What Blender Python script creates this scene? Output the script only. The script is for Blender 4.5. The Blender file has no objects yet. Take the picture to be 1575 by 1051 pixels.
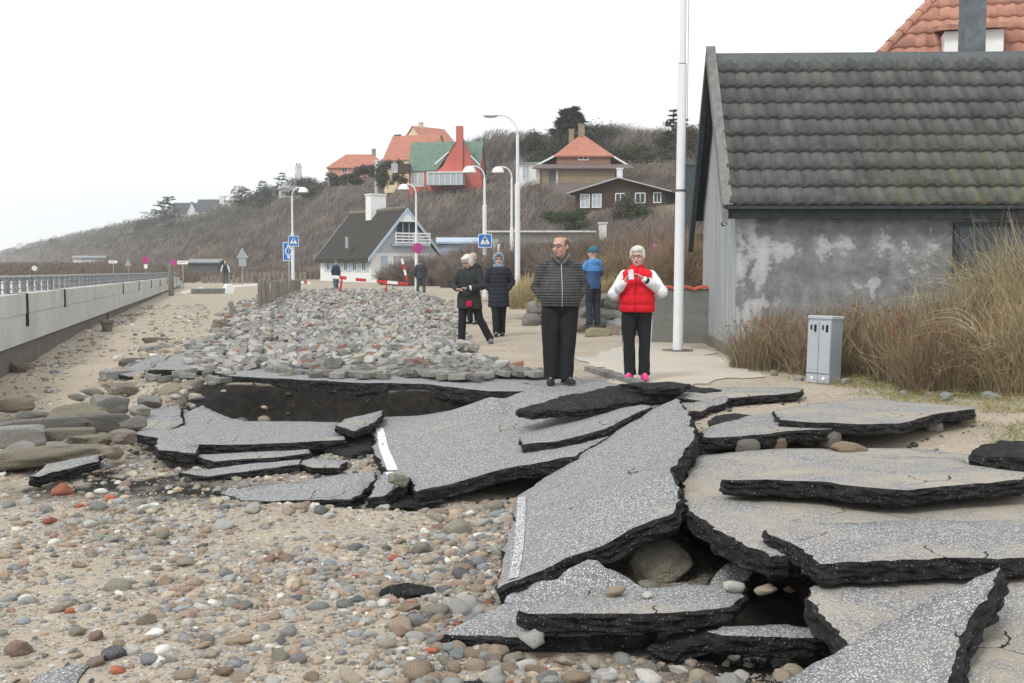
import bpy, math, random
import numpy as np
from mathutils import Vector, Matrix, noise
from mathutils.geometry import delaunay_2d_cdt
random.seed(7)
RNG = np.random.default_rng(11)
C = bpy.context.scene.collection
R = math.radians
# ---------------------------------------------------------------- camera, world, sun, exposure
FP = 1700.0; CX = 787.5; CY = 525.5; CAMZ = 1.5
PITCH = math.atan(117.5 / FP)
camd = bpy.data.cameras.new('camera'); cam = bpy.data.objects.new('camera', camd); C.objects.link(cam)
camd.sensor_width = 36.0; camd.lens = 36.0 * FP / 1575.0; camd.clip_end = 4000; camd.clip_start = 0.05
cam.location = (0, 0, CAMZ); cam.rotation_euler = (math.pi / 2 - PITCH, 0, 0)
bpy.context.scene.camera = cam
sc = bpy.context.scene
sc.view_settings.view_transform = 'Standard'; sc.view_settings.look = 'None'
sc.view_settings.gamma = 1.0; sc.view_settings.exposure = 0.28
SUN_EL, SUN_AZ = R(48), R(215)
w = bpy.data.worlds.new('World'); sc.world = w; w.use_nodes = True
nt = w.node_tree; nt.nodes.clear()
sky = nt.nodes.new('ShaderNodeTexSky'); sky.sky_type = 'NISHITA'; sky.sun_disc = False
sky.sun_elevation = SUN_EL; sky.sun_rotation = SUN_AZ
sm = nt.nodes.new('ShaderNodeVectorMath'); sm.operation = 'SCALE'; sm.inputs[3].default_value = 0.08
wmx = nt.nodes.new('ShaderNodeMix'); wmx.data_type = 'RGBA'; wmx.inputs[0].default_value = 0.90   # thick even cloud over the clear sky
wmx.inputs[7].default_value = (1.0, 1.02, 1.035, 1)
bg = nt.nodes.new('ShaderNodeBackground'); wo = nt.nodes.new('ShaderNodeOutputWorld')
nt.links.new(sky.outputs[0], sm.inputs[0]); nt.links.new(sm.outputs[0], wmx.inputs[6])
nt.links.new(wmx.outputs[2], bg.inputs[0]); nt.links.new(bg.outputs[0], wo.inputs[0])
bg.inputs[1].default_value = 1.0
sund = bpy.data.lights.new('sun', 'SUN'); sund.energy = 1.5; sund.angle = R(14); sund.color = (1, 0.97, 0.92)
sun = bpy.data.objects.new('sun', sund); C.objects.link(sun); sun.location = (0, -20, 40)
sun.rotation_euler = (math.pi / 2 - SUN_EL, 0, -R(35))   # from behind and left of the camera
sc.cycles.volume_bounces = 3; sc.cycles.max_bounces = 6; sc.cycles.diffuse_bounces = 3

# ---------------------------------------------------------------- pixel (1575 wide photo) -> world
def ray(px, py):
    a = (px - CX) / FP; b = -(py - CY) / FP
    cp, sp = math.cos(PITCH), math.sin(PITCH)
    return Vector((a, cp + b * sp, b * cp - sp))
def at(px, py, z=0.0):
    d = ray(px, py); t = (z - CAMZ) / d.z
    return Vector((d.x * t, d.y * t, z))
def atY(px, py, Y):
    d = ray(px, py); t = Y / d.y
    return Vector((d.x * t, Y, CAMZ + d.z * t))
# ---------------------------------------------------------------- noise (vectorised value noise)
def _h(ix, iy, s):
    n = (ix * 374761393 + iy * 668265263 + s * 2147483647 % 1013904223) & 0xffffffff
    n = ((n ^ (n >> 13)) * 1274126177) & 0xffffffff
    return ((n ^ (n >> 16)) & 0xffff) / 65535.0
def vn(x, y, s=0):
    x = np.asarray(x, float); y = np.asarray(y, float)
    ix = np.floor(x).astype(np.int64); iy = np.floor(y).astype(np.int64)
    fx = x - ix; fy = y - iy; fx = fx * fx * (3 - 2 * fx); fy = fy * fy * (3 - 2 * fy)
    a = _h(ix, iy, s); b = _h(ix + 1, iy, s); c = _h(ix, iy + 1, s); d = _h(ix + 1, iy + 1, s)
    return (a + (b - a) * fx) * (1 - fy) + (c + (d - c) * fx) * fy
def fbm(x, y, s=0, o=4):
    t = 0; a = 0.5; n = 0
    for k in range(o):
        t = t + a * vn(x * 2 ** k, y * 2 ** k, s + 17 * k); n += a; a *= .5
    return t / n
def sstep(a, b, x):
    t = np.clip((np.asarray(x, float) - a) / (b - a), 0, 1); return t * t * (3 - 2 * t)
def inpoly(x, y, P):
    x = np.asarray(x, float); y = np.asarray(y, float); ins = np.zeros(x.shape, bool); n = len(P)
    for i in range(n):
        x0, y0 = P[i]; x1, y1 = P[(i + 1) % n]
        c = ((y0 > y) != (y1 > y)) & (x < (x1 - x0) * (y - y0) / ((y1 - y0) or 1e-9) + x0)
        ins ^= c
    return ins
def sdist(x, y, P):
    x = np.asarray(x, float); y = np.asarray(y, float); d = np.full(x.shape, 1e9); n = len(P)
    for i in range(n):
        x0, y0 = P[i]; x1, y1 = P[(i + 1) % n]; dx, dy = x1 - x0, y1 - y0
        t = np.clip(((x - x0) * dx + (y - y0) * dy) / (dx * dx + dy * dy + 1e-12), 0, 1)
        d = np.minimum(d, np.hypot(x - x0 - t * dx, y - y0 - t * dy))
    return np.where(inpoly(x, y, P), d, -d)
# ---------------------------------------------------------------- object helpers
def tag(o, label=None, cat=None, group=None, kind=None):
    if label: o['label'] = label
    if cat: o['category'] = cat
    if group: o['group'] = group
    if kind: o['kind'] = kind
    elif cat: o['kind'] = 'thing'
    return o
def empty(name, loc, label, cat, rz=0, group=None):
    o = bpy.data.objects.new(name, None); C.objects.link(o); o.location = loc; o.rotation_euler = (0, 0, rz)
    o.empty_display_size = .1
    return tag(o, label, cat, group)
def link(name, me, parent=None, loc=None):
    o = bpy.data.objects.new(name, me); C.objects.link(o)
    if parent: o.parent = parent
    if loc is not None: o.location = loc
    return o
class MB:
    """collects shapes of ONE part"""
    def __init__(s): s.v = []; s.f = []; s.m = []; s.cur = 0
    def poly(s, pts, m=None):
        b = len(s.v); s.v += [tuple(p) for p in pts]; s.f.append(tuple(range(b, b + len(pts)))); s.m.append(s.cur if m is None else m)
    def mesh(s, vs, fs, m=None):
        b = len(s.v); s.v += [tuple(p) for p in vs]; s.f += [tuple(i + b for i in f) for f in fs]; s.m += [s.cur if m is None else m] * len(fs)
    def box(s, c, size, rz=0, M=None, bev=0):
        x, y, z = [q / 2 for q in size]
        if bev > 0:
            b = min(bev, x * .9, y * .9, z * .9); vs = []
            for k, (zz, q) in enumerate(((-z, b), (-z + b, 0), (z - b, 0), (z, b))):
                for (sx, sy) in ((-1, -1), (1, -1), (1, 1), (-1, 1)):
                    vs.append(Vector((sx * (x - q), sy * (y - q), zz)))
            fs = [(3, 2, 1, 0), (12, 13, 14, 15)]
            for k in range(3):
                for j in range(4):
                    fs.append((k * 4 + j, k * 4 + (j + 1) % 4, k * 4 + 4 + (j + 1) % 4, k * 4 + 4 + j))
        else:
            vs = [Vector((a, b_, c_)) for c_ in (-z, z) for a, b_ in ((-x, -y), (x, -y), (x, y), (-x, y))]
            fs = [(3, 2, 1, 0), (4, 5, 6, 7), (0, 1, 5, 4), (1, 2, 6, 5), (2, 3, 7, 6), (3, 0, 4, 7)]
        T = Matrix.Translation(Vector(c)) @ (M if M is not None else Matrix.Rotation(rz, 4, 'Z'))
        s.mesh([T @ v for v in vs], fs)
        return s
    def tube(s, pts, rad, n=10, cap=True):
        pts = [Vector(p) for p in pts]; rad = rad if isinstance(rad, (list, tuple)) else [rad] * len(pts)
        b = len(s.v); up = Vector((0, 0, 1)); u = None
        for i, p in enumerate(pts):
            d = (pts[min(i + 1, len(pts) - 1)] - pts[max(i - 1, 0)]).normalized()
            if u is None: u = d.cross(up if abs(d.z) < .95 else Vector((1, 0, 0))).normalized()
            else: u = (u - d * u.dot(d)).normalized()
            v_ = d.cross(u).normalized()
            for k in range(n):
                a = 2 * math.pi * k / n
                s.v.append(tuple(p + rad[i] * (math.cos(a) * u + math.sin(a) * v_)))
        for i in range(len(pts) - 1):
            for k in range(n):
                s.f.append((b + i * n + k, b + i * n + (k + 1) % n, b + i * n + n + (k + 1) % n, b + i * n + n + k)); s.m.append(s.cur)
        if cap:
            s.f.append(tuple(b + k for k in reversed(range(n)))); s.m.append(s.cur)
            s.f.append(tuple(b + (len(pts) - 1) * n + k for k in range(n))); s.m.append(s.cur)
        return s
    def ring(s, sections, n=16):
        """loft of (centre, u axis, v axis) rings, capped"""
        b = len(s.v)
        for c, u, v_ in sections:
            for k in range(n):
                a = 2 * math.pi * k / n
                s.v.append(tuple(Vector(c) + math.cos(a) * Vector(u) + math.sin(a) * Vector(v_)))
        L = len(sections)
        for i in range(L - 1):
            for k in range(n):
                s.f.append((b + i * n + k, b + i * n + (k + 1) % n, b + i * n + n + (k + 1) % n, b + i * n + n + k)); s.m.append(s.cur)
        s.f.append(tuple(b + k for k in reversed(range(n)))); s.m.append(s.cur)
        s.f.append(tuple(b + (L - 1) * n + k for k in range(n))); s.m.append(s.cur)
        return s
    def ell(s, c, r, M=None, n=14, m=9):
        M = M or Matrix.Identity(3); c = Vector(c); b = len(s.v); f0 = len(s.f)
        for i in range(1, m):
            t = math.pi * i / m
            for k in range(n):
                a = 2 * math.pi * k / n
                s.v.append(tuple(c + M @ Vector((r[0] * math.sin(t) * math.cos(a), r[1] * math.sin(t) * math.sin(a), r[2] * math.cos(t)))))
        top = len(s.v); s.v.append(tuple(c + M @ Vector((0, 0, r[2])))); s.v.append(tuple(c + M @ Vector((0, 0, -r[2]))))
        for i in range(m - 2):
            for k in range(n):
                s.f.append((b + i * n + k, b + (i + 1) * n + k, b + (i + 1) * n + (k + 1) % n, b + i * n + (k + 1) % n)); s.m.append(s.cur)
        for k in range(n):
            s.f.append((top, b + k, b + (k + 1) % n)); s.m.append(s.cur)
            s.f.append((top + 1, b + (m - 2) * n + (k + 1) % n, b + (m - 2) * n + k)); s.m.append(s.cur)
        if M.determinant() < 0: s.f[f0:] = [q[::-1] for q in s.f[f0:]]
        return s
    def build(s, name, mats, parent=None, smooth=False, origin=None):
        me = bpy.data.meshes.new(name)
        vs = s.v
        if origin is not None:
            o3 = Vector(origin); vs = [tuple(Vector(v) - o3) for v in vs]
        me.from_pydata(vs, [], s.f)
        for m in (mats if isinstance(mats, (list, tuple)) else [mats]): me.materials.append(m)
        me.polygons.foreach_set('material_index', s.m)
        if smooth: me.polygons.foreach_set('use_smooth', [True] * len(s.f))
        me.update()
        o = link(name, me, parent)
        if origin is not None: o.location = origin
        return o
def npmesh(name, V, F, mats, cols=None, smooth=False, mi=None):
    """V (n,3), F (m,3|4) -> mesh data with optional point colours"""
    V = np.ascontiguousarray(V, dtype=np.float32); F = np.ascontiguousarray(F, dtype=np.int32); k = F.shape[1]
    me = bpy.data.meshes.new(name)
    me.vertices.add(len(V)); me.vertices.foreach_set('co', V.ravel())
    me.loops.add(F.size); me.loops.foreach_set('vertex_index', F.ravel())
    me.polygons.add(len(F)); me.polygons.foreach_set('loop_start', np.arange(0, F.size, k, dtype=np.int32))
    for m in (mats if isinstance(mats, (list, tuple)) else [mats]): me.materials.append(m)
    if mi is not None: me.polygons.foreach_set('material_index', np.ascontiguousarray(mi, dtype=np.int32))
    me.polygons.foreach_set('use_smooth', np.full(len(F), smooth))
    if cols is not None:
        ca = me.color_attributes.new('Col', 'FLOAT_COLOR', 'POINT')
        c4 = np.ones((len(V), 4), np.float32); c4[:, :cols.shape[1]] = cols
        ca.data.foreach_set('color', c4.ravel())
    me.update(calc_edges=True); me.validate()
    return me
def copy_tree(o, parent=None):
    c = o.copy(); C.objects.link(c)
    if parent: c.parent = parent
    for ch in list(o.children): copy_tree(ch, c)
    return c
# ---------------------------------------------------------------- material helpers
class NT:
    def __init__(s, name):
        s.m = bpy.data.materials.new(name); s.m.use_nodes = True; s.t = s.m.node_tree; s.t.nodes.clear()
        s.out = s.t.nodes.new('ShaderNodeOutputMaterial'); s.b = s.t.nodes.new('ShaderNodeBsdfPrincipled')
        s.t.links.new(s.b.outputs[0], s.out.inputs[0]); s.co = None
        s.b.inputs['Roughness'].default_value = .85; s.b.inputs['Specular IOR Level'].default_value = .25
    def n(s, typ, **kw):
        n = s.t.nodes.new('ShaderNode' + typ)
        for k, v in kw.items(): setattr(n, k, v)
        return n
    def L(s, a, b): s.t.links.new(a, b)
    def val(s, node, key, v):
        if isinstance(v, bpy.types.NodeSocket): s.L(v, node.inputs[key])
        elif isinstance(v, tuple) and len(v) == 3 and node.inputs[key].type == 'RGBA': node.inputs[key].default_value = (*v, 1)
        else: node.inputs[key].default_value = v
    def coord(s, kind='Object', scale=(1, 1, 1)):
        if s.co is None: s.co = s.n('TexCoord')
        mp = s.n('Mapping'); mp.inputs['Scale'].default_value = scale; s.L(s.co.outputs[kind], mp.inputs[0]); return mp.outputs[0]
    def noise(s, scale, detail=4, rough=.55, vec=None, dist=0):
        n = s.n('TexNoise'); n.inputs['Scale'].default_value = scale; n.inputs['Detail'].default_value = detail
        n.inputs['Roughness'].default_value = rough; n.inputs['Distortion'].default_value = dist
        s.L(vec or s.coord(), n.inputs['Vector']); return n.outputs['Fac']
    def vor(s, scale, vec=None, out='Distance', feature='F1', rnd=1.0):
        n = s.n('TexVoronoi', feature=feature); n.inputs['Scale'].default_value = scale; n.inputs['Randomness'].default_value = rnd
        s.L(vec or s.coord(), n.inputs['Vector']); return n.outputs[out]
    def wave(s, scale, vec=None, dirn='X', typ='BANDS', prof='SIN', dist=0):
        n = s.n('TexWave', wave_type=typ, bands_direction=dirn, wave_profile=prof); n.inputs['Scale'].default_value = scale
        n.inputs['Distortion'].default_value = dist; s.L(vec or s.coord(), n.inputs['Vector']); return n.outputs['Fac']
    def ramp(s, f, *stops, interp='LINEAR'):
        r = s.n('ValToRGB'); cr = r.color_ramp; cr.interpolation = interp
        while len(cr.elements) < len(stops): cr.elements.new(.5)
        for e, (p, c) in zip(cr.elements, stops):
            e.position = p; e.color = (c, c, c, 1) if isinstance(c, (int, float)) else (*c, 1)
        s.L(f, r.inputs[0]); return r.outputs[0]
    def mix(s, f, a, b, mode='MIX'):
        m = s.n('Mix', data_type='RGBA', blend_type=mode)
        s.val(m, 0, f); s.val(m, 6, a); s.val(m, 7, b); return m.outputs[2]
    def math(s, op, a, b=0.0, clamp=False):
        m = s.n('Math', operation=op, use_clamp=clamp); s.val(m, 0, a); s.val(m, 1, b); return m.outputs[0]
    def attr(s, name='Col', out='Color'):
        a = s.n('Attribute'); a.attribute_name = name; return a.outputs[out]
    def sep(s, c):
        q = s.n('SeparateColor'); s.L(c, q.inputs[0]); return q.outputs
    def bump(s, h, dist=.01, strength=1.0, prev=None):
        b = s.n('Bump'); b.inputs['Distance'].default_value = dist; b.inputs['Strength'].default_value = strength
        s.L(h, b.inputs['Height'])
        if prev: s.L(prev, b.inputs['Normal'])
        return b.outputs[0]
    def fin(s, col=None, rough=None, normal=None, metal=None):
        if col is not None: s.val(s.b, 'Base Color', col)
        if rough is not None: s.val(s.b, 'Roughness', rough)
        if metal is not None: s.val(s.b, 'Metallic', metal)
        if normal is not None: s.L(normal, s.b.inputs['Normal'])
        return s.m
_mc = {}
def plain(name, col, rough=.7, var=.15, scale=6, bump=0, metal=0, bscale=None):
    """painted / cast surface with slight mottling"""
    if name in _mc: return _mc[name]
    t = NT(name); f = t.noise(scale, 5); c = t.mix(t.ramp(f, (.3, 0.0), (.7, 1.0)), tuple(x * (1 - var) for x in col), tuple(min(1, x * (1 + var)) for x in col))
    nr = t.bump(t.noise(bscale or scale * 8, 3), bump) if bump else None
    _mc[name] = t.fin(c, rough, nr, metal); return _mc[name]
# ---------------------------------------------------------------- main materials
def m_asphalt(name, sand=0.0, chip=.5):
    t = NT(name); o = t.coord()
    base = t.ramp(t.noise(40, 4), (.3, (.125, .127, .132)), (.7, (.20, .202, .208)))
    d = t.vor(92, o); cc = t.vor(92, o, 'Color'); r, g, b_ = t.sep(cc)[:3]
    sel = t.math('MULTIPLY', t.math('LESS_THAN', d, .43), t.math('GREATER_THAN', r, 1 - chip))
    chipcol = t.mix(g, (.42, .42, .42), (.88, .88, .87))
    c = t.mix(sel, base, chipcol)
    d2 = t.vor(170, o); r2 = t.sep(t.vor(170, o, 'Color'))[1]
    sel2 = t.math('MULTIPLY', t.math('LESS_THAN', d2, .36), t.math('GREATER_THAN', r2, .40))
    c = t.mix(sel2, c, (.48, .48, .48))
    patch = t.noise(1.3, 4, .6)
    c = t.mix(t.ramp(patch, (.35, 0.0), (.65, .3)), c, (.24, .24, .245))
    if sand > 0:
        grit = t.noise(260, 2)
        sc_ = t.mix(t.ramp(grit, (.3, 0.0), (.7, 1.0)), (.33, .28, .21), (.54, .475, .375))
        mk = t.math('ADD', t.noise(1.3, 8, .72), t.math('MULTIPLY', t.noise(110, 3), .22))
        mk = t.ramp(mk, (.70 - .3 * sand, 0.0), (.93 - .3 * sand, .90))
        c = t.mix(mk, c, sc_)
    wv = t.n('VectorMath', operation='ADD'); t.L(o, wv.inputs[0]); n3_ = t.n('TexNoise'); n3_.inputs['Scale'].default_value = 2.5; n3_.inputs['Detail'].default_value = 6; t.L(o, n3_.inputs[0]); s3 = t.n('VectorMath', operation='SCALE'); s3.inputs[3].default_value = .30; t.L(n3_.outputs[1], s3.inputs[0]); t.L(s3.outputs[0], wv.inputs[1])
    crk = t.math('MULTIPLY', t.math('LESS_THAN', t.vor(.95, wv.outputs[0], 'Distance', 'DISTANCE_TO_EDGE'), .0035), t.math('GREATER_THAN', t.noise(1.1, 3), .56))
    c = t.mix(crk, c, (.02, .02, .02))
    h = t.math('ADD', t.math('MULTIPLY', sel, .6), t.noise(120, 3)); h = t.math('SUBTRACT', h, t.math('MULTIPLY', crk, 3.0))
    return t.fin(c, .8, t.bump(h, .004))
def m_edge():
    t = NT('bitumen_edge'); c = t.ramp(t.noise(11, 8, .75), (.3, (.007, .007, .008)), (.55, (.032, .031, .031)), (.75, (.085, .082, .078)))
    wp = t.n('VectorMath', operation='ADD'); t.L(t.coord(), wp.inputs[0]); nn_ = t.n('TexNoise'); nn_.inputs['Scale'].default_value = 40; t.L(t.coord(), nn_.inputs[0]); sc2 = t.n('VectorMath', operation='SCALE'); sc2.inputs[3].default_value = .02; t.L(nn_.outputs[1], sc2.inputs[0]); t.L(sc2.outputs[0], wp.inputs[1])
    d = t.vor(105, wp.outputs[0]); r = t.sep(t.vor(105, wp.outputs[0], 'Color'))[0]
    sel = t.math('MULTIPLY', t.math('LESS_THAN', d, .30), t.math('GREATER_THAN', t.math('ADD', r, t.math('MULTIPLY', t.noise(4, 3), .3)), 1.08))
    c = t.mix(sel, c, (.42, .41, .38))
    h = t.math('ADD', t.noise(30, 6, .7), t.math('MULTIPLY', t.vor(55), .8))
    return t.fin(c, .9, t.bump(h, .03))
M = {}
M['asphalt'] = m_asphalt('asphalt_with_white_chips', 0.06, .68)
M['asphalt_sandy'] = m_asphalt('asphalt_dusted_with_sand', .60, .60)
M['asphalt_mid'] = m_asphalt('asphalt_lightly_sanded', .35, .60)
M['asphalt_far'] = m_asphalt('asphalt_worn', .18, .66)
M['edge'] = m_edge()
def m_ground():
    t = NT('beach_ground'); o = t.coord(); z = t.sep(t.attr())   # R sand, G dark soil and painted hollow shade, B gravel
    grit = t.noise(170, 3); big = t.noise(.9, 5, .6)
    sand = t.mix(t.ramp(grit, (.3, 0.0), (.7, 1.0)), (.31, .26, .195), (.53, .46, .36))
    sand = t.mix(t.ramp(big, (.35, 0.0), (.62, .75)), sand, (.33, .28, .22), 'MIX')
    d = t.vor(42, o); cc = t.sep(t.vor(42, o, 'Color'))
    peb = t.ramp(cc[0], (0.0, (.16, .15, .15)), (.2, (.33, .31, .29)), (.45, (.30, .22, .17)), (.65, (.42, .38, .33)), (.85, (.50, .50, .50)), (1.0, (.72, .70, .66)))
    d3 = t.vor(17, o); c3 = t.sep(t.vor(17, o, 'Color'))
    peb2 = t.ramp(c3[1], (0.0, (.14, .135, .13)), (.3, (.30, .29, .28)), (.6, (.36, .28, .22)), (.8, (.45, .42, .38)), (1.0, (.66, .65, .62)))
    pm = t.math('MULTIPLY', t.math('LESS_THAN', d, .44), t.math('GREATER_THAN', t.math('ADD', cc[2], z[2]), 1.0))
    pm2 = t.math('MULTIPLY', t.math('LESS_THAN', d3, .42), t.math('GREATER_THAN', t.math('ADD', c3[2], t.math('MULTIPLY', z[2], .8)), 1.15))
    c = t.mix(pm, sand, peb); c = t.mix(pm2, c, peb2)
    soil_shade = t.ramp(t.noise(9, 6, .7), (.3, (.006, .0055, .005)), (.78, (.034, .029, .024)))
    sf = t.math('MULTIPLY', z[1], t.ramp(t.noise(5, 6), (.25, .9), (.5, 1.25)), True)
    c = t.mix(sf, c, soil_shade)
    hh = t.math('ADD', t.math('MULTIPLY', pm, t.math('SUBTRACT', .5, d)), t.math('MULTIPLY', grit, .10))
    hh = t.math('ADD', hh, t.math('MULTIPLY', t.math('MULTIPLY', pm2, t.math('SUBTRACT', .5, d3)), 1.8))
    hh = t.math('ADD', hh, t.math('MULTIPLY', t.noise(7, 5, .6), .8))
    return t.fin(c, .92, t.bump(hh, .022))
M['ground'] = m_ground()
def m_stone(name, use_obj):
    t = NT(name)
    if use_obj:
        oi = t.n('ObjectInfo'); base = oi.outputs['Color']
    else: base = t.attr()
    f = t.noise(9 if use_obj else 30, 6, .65); 
    c = t.mix(.55, base, t.mix(t.ramp(f, (.3, 0.0), (.72, 1.0)), (.25, .25, .25), (.78, .78, .78)), 'OVERLAY')
    sp = t.noise(180, 2); c = t.mix(t.ramp(sp, (.62, 0.0), (.72, .45)), c, (.62, .60, .56))
    if use_obj: v = t.wave(1.6, None, 'DIAGONAL', dist=7); c = t.mix(t.ramp(v, (.985, 0.0), (1.0, .4)), c, (.7, .69, .66))
    return t.fin(c, .72, t.bump(t.noise(60, 5, .6), .006))
M['stone'] = m_stone('sea_worn_stone', True); M['stone_stuff'] = m_stone('sea_worn_shingle', False)
def m_conc(name, col, dark=.5, use_obj=False, stain=(.1, .1, .09), scale=3.):
    t = NT(name); f = t.noise(scale, 7, .62)
    c0 = t.n('ObjectInfo').outputs['Color'] if use_obj else col
    c = t.mix(t.ramp(f, (.35, 0.0), (.7, 1.0)), c0, t.mix(.5, c0, stain))
    c = t.mix(t.ramp(t.noise(70, 3), (.35, .25), (.6, 0.0)), c, tuple(x * dark for x in col))
    return t.fin(c, .9, t.bump(t.math('ADD', t.noise(40, 5), t.math('ADD', t.noise(8, 4), t.noise(90, 3))), .028))
M['paver'] = m_conc('concrete_paver', (.42, .42, .39), use_obj=True, stain=(.25, .25, .22), scale=11)
def m_paver_stuff():
    t = NT('concrete_paver_rubble'); c = t.mix(t.ramp(t.noise(9, 5), (.35, .35), (.65, 0.0)), t.attr(), (.2, .19, .17))
    return t.fin(c, .9, t.bump(t.noise(50, 4), .006))
M['paver_stuff'] = m_paver_stuff()
def m_wall():
    t = NT('sea_wall_concrete'); o = t.coord(); st = t.coord('Object', (6, 6, .5))
    f = t.noise(1.2, 7, .6); v = t.noise(1.5, 5, .65, st)
    c = t.mix(t.ramp(f, (.3, 0.0), (.7, 1.0)), (.47, .475, .45), (.62, .625, .59))
    c = t.mix(t.ramp(v, (.52, 0.0), (.78, .45)), c, (.40, .38, .31))
    c = t.mix(t.ramp(t.noise(50, 3), (.3, .2), (.5, 0.0)), c, (.3, .3, .28))
    return t.fin(c, .9, t.bump(t.math('ADD', t.noise(30, 5), f), .01))
M['sea_wall'] = m_wall()
M['wall_base'] = m_conc('wet_wall_footing', (.27, .25, .22), stain=(.12, .11, .09), scale=2.)
def m_plaster():
    """dirty render with peeled white patches"""
    t = NT('weathered_render'); o = t.coord(); drip = t.coord('Object', (3, 3, .55))
    c = t.ramp(t.noise(3.2, 8, .68), (.30, (.115, .125, .135)), (.50, (.21, .22, .23)), (.72, (.33, .345, .36)))
    c = t.mix(t.ramp(t.noise(2.2, 6, .7, drip), (.5, 0.0), (.7, .55)), c, (.15, .155, .16))
    pt = t.noise(1.5, 9, .62, o, .08)
    xs = t.n('SeparateXYZ'); t.L(o, xs.inputs[0])
    nearcorner = t.ramp(xs.outputs[0], (0.0, .12), (.9, 0.0))
    m = t.math('ADD', pt, nearcorner)
    c = t.mix(t.ramp(m, (.575, 0.0), (.60, .5), (.68, .85)), c, (.52, .53, .53))
    spots = t.vor(5.5); c = t.mix(t.ramp(spots, (.03, .7), (.05, 0.0)), c, (.10, .10, .10))
    return t.fin(c, .92, t.bump(t.math('ADD', t.noise(20, 6, .6), t.math('MULTIPLY', m, .8)), .02))
M['plaster'] = m_plaster()
def m_gable():
    t = NT('streaked_grey_render'); dr = t.coord('Object', (10, 10, .5))
    c = t.ramp(t.noise(1.5, 6, .6, dr), (.3, (.27, .29, .30)), (.62, (.40, .42, .43)), (.78, (.60, .61, .60)))
    return t.fin(c, .9, t.bump(t.noise(25, 5), .01))
M['gable'] = m_gable()
def m_rooftile(name, c0, c1, moss=0.0):
    t = NT(name); st = t.coord('Object', (2.2, 1, .35))
    c = t.mix(t.ramp(t.noise(2.5, 6, .65, st), (.3, 0.0), (.7, 1.0)), c0, c1)
    c = t.mix(t.ramp(t.noise(60, 4), (.35, .4), (.6, 0.0)), c, tuple(x * .55 for x in c0))
    if moss:
        xs = t.n('SeparateXYZ'); t.L(t.coord(), xs.inputs[0])
        g = t.math('MULTIPLY', t.ramp(t.math('MULTIPLY', xs.outputs[0], .2), (.36, 0.0), (.62, 1.0)), t.ramp(t.math('MULTIPLY', xs.outputs[2], .2), (.5, 1.0), (.80, 0.0)))
        mk = t.math('MULTIPLY', t.ramp(t.noise(2.4, 5, .7, t.coord('Object', (2.6, 1, .8))), (.46, 0.0), (.70, .75)), g)
        c = t.mix(mk, c, (.19, .185, .05))
    br = t.n('TexBrick'); br.inputs['Scale'].default_value = 1.0; br.inputs['Brick Width'].default_value = .215; br.inputs['Row Height'].default_value = .29; br.inputs['Mortar Size'].default_value = 0.0; br.offset = 0; br.inputs[1].default_value = (.72, .72, .72, 1); br.inputs[2].default_value = (1.15, 1.15, 1.12, 1); xz = t.n('SeparateXYZ'); t.L(t.coord(), xz.inputs[0]); cx_ = t.n('CombineXYZ'); t.L(xz.outputs[0], cx_.inputs[0]); t.L(xz.outputs[2], cx_.inputs[1]); t.L(cx_.outputs[0], br.inputs[0])
    c = t.mix(.8, c, br.outputs[0], 'MULTIPLY')
    ls = t.vor(7, None, 'Distance'); c = t.mix(t.ramp(ls, (.05, .5), (.075, 0.0)), c, (.34, .35, .30))
    return t.fin(c, .8, t.bump(t.noise(70, 4), .004))
M['grey_tile'] = m_rooftile('grey_concrete_tile', (.085, .089, .087), (.165, .168, .16), 1)
M['ridge'] = m_conc('ridge_capping', (.19, .21, .215), stain=(.12, .13, .13), scale=4)
M['dark_trim'] = plain('dark_weathered_board', (.045, .055, .058), .8, .3, 12, .004)
M['barge'] = plain('grey_weathered_board', (.20, .195, .185), .85, .25, 9, .004)
M['black'] = plain('black_gap', (.012, .012, .013), .9, .2)
M['white'] = plain('white_paint', (.80, .81, .80), .55, .05)
M['offwhite'] = plain('off_white_render', (.68, .68, .66), .8, .08, 2)
M['pole'] = plain('white_lacquered_pole', (.72, .735, .76), .35, .06, 2)
M['galv'] = plain('galvanised_steel', (.36, .375, .38), .5, .12, 5, 0, .3)
M['glass'] = plain('dark_window_glass', (.05, .06, .07), .15, .3, 3)
M['curtain'] = plain('pale_curtained_glass', (.42, .47, .49), .3, .25, 3)
M['ltblue'] = plain('pale_blue_boards', (.44, .53, .63), .7, .08, 4)
M['blue'] = plain('sign_blue', (.03, .17, .52), .45, .08)
M['red'] = plain('red_enamel', (.55, .05, .045), .5, .08)
M['magenta'] = plain('faded_no_stopping_face', (.36, .05, .30), .5, .1)
M['signback'] = plain('bare_sign_back', (.33, .37, .38), .5, .08)
M['dkgrey'] = plain('dark_grey_metal', (.10, .11, .115), .6, .2)
M['cabinet'] = plain('cabinet_grey', (.30, .335, .37), .55, .12, 3, .001)
M['cabinet_door'] = plain('cabinet_door_grey', (.40, .435, .47), .5, .08, 3)
M['orange_tile'] = None
def m_farroof(name, c0, c1, fx=9.0, fz=9.0):
    """roof covering of pantiles: courses run level, rolls run down the slope"""
    t = NT(name); o = t.coord()
    c = t.mix(t.ramp(t.noise(1.2, 5), (.3, 0.0), (.7, 1.0)), c0, c1)
    wz = t.wave(fz / 6.283 * 1.0, o, 'Z', prof='SAW'); c = t.mix(t.ramp(wz, (.0, .55), (.22, 0.0)), c, tuple(x * .5 for x in c0))
    wx = t.wave(fx / 6.283, o, 'X')
    return t.fin(c, .8, t.bump(t.math('ADD', wx, wz), .03))
M['orange_far'] = m_farroof('orange_pantiles', (.42, .165, .11), (.52, .23, .165), 9, 5)
M['orange_near'] = m_rooftile('orange_clay_tile', (.40, .19, .14), (.52, .285, .215))
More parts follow.
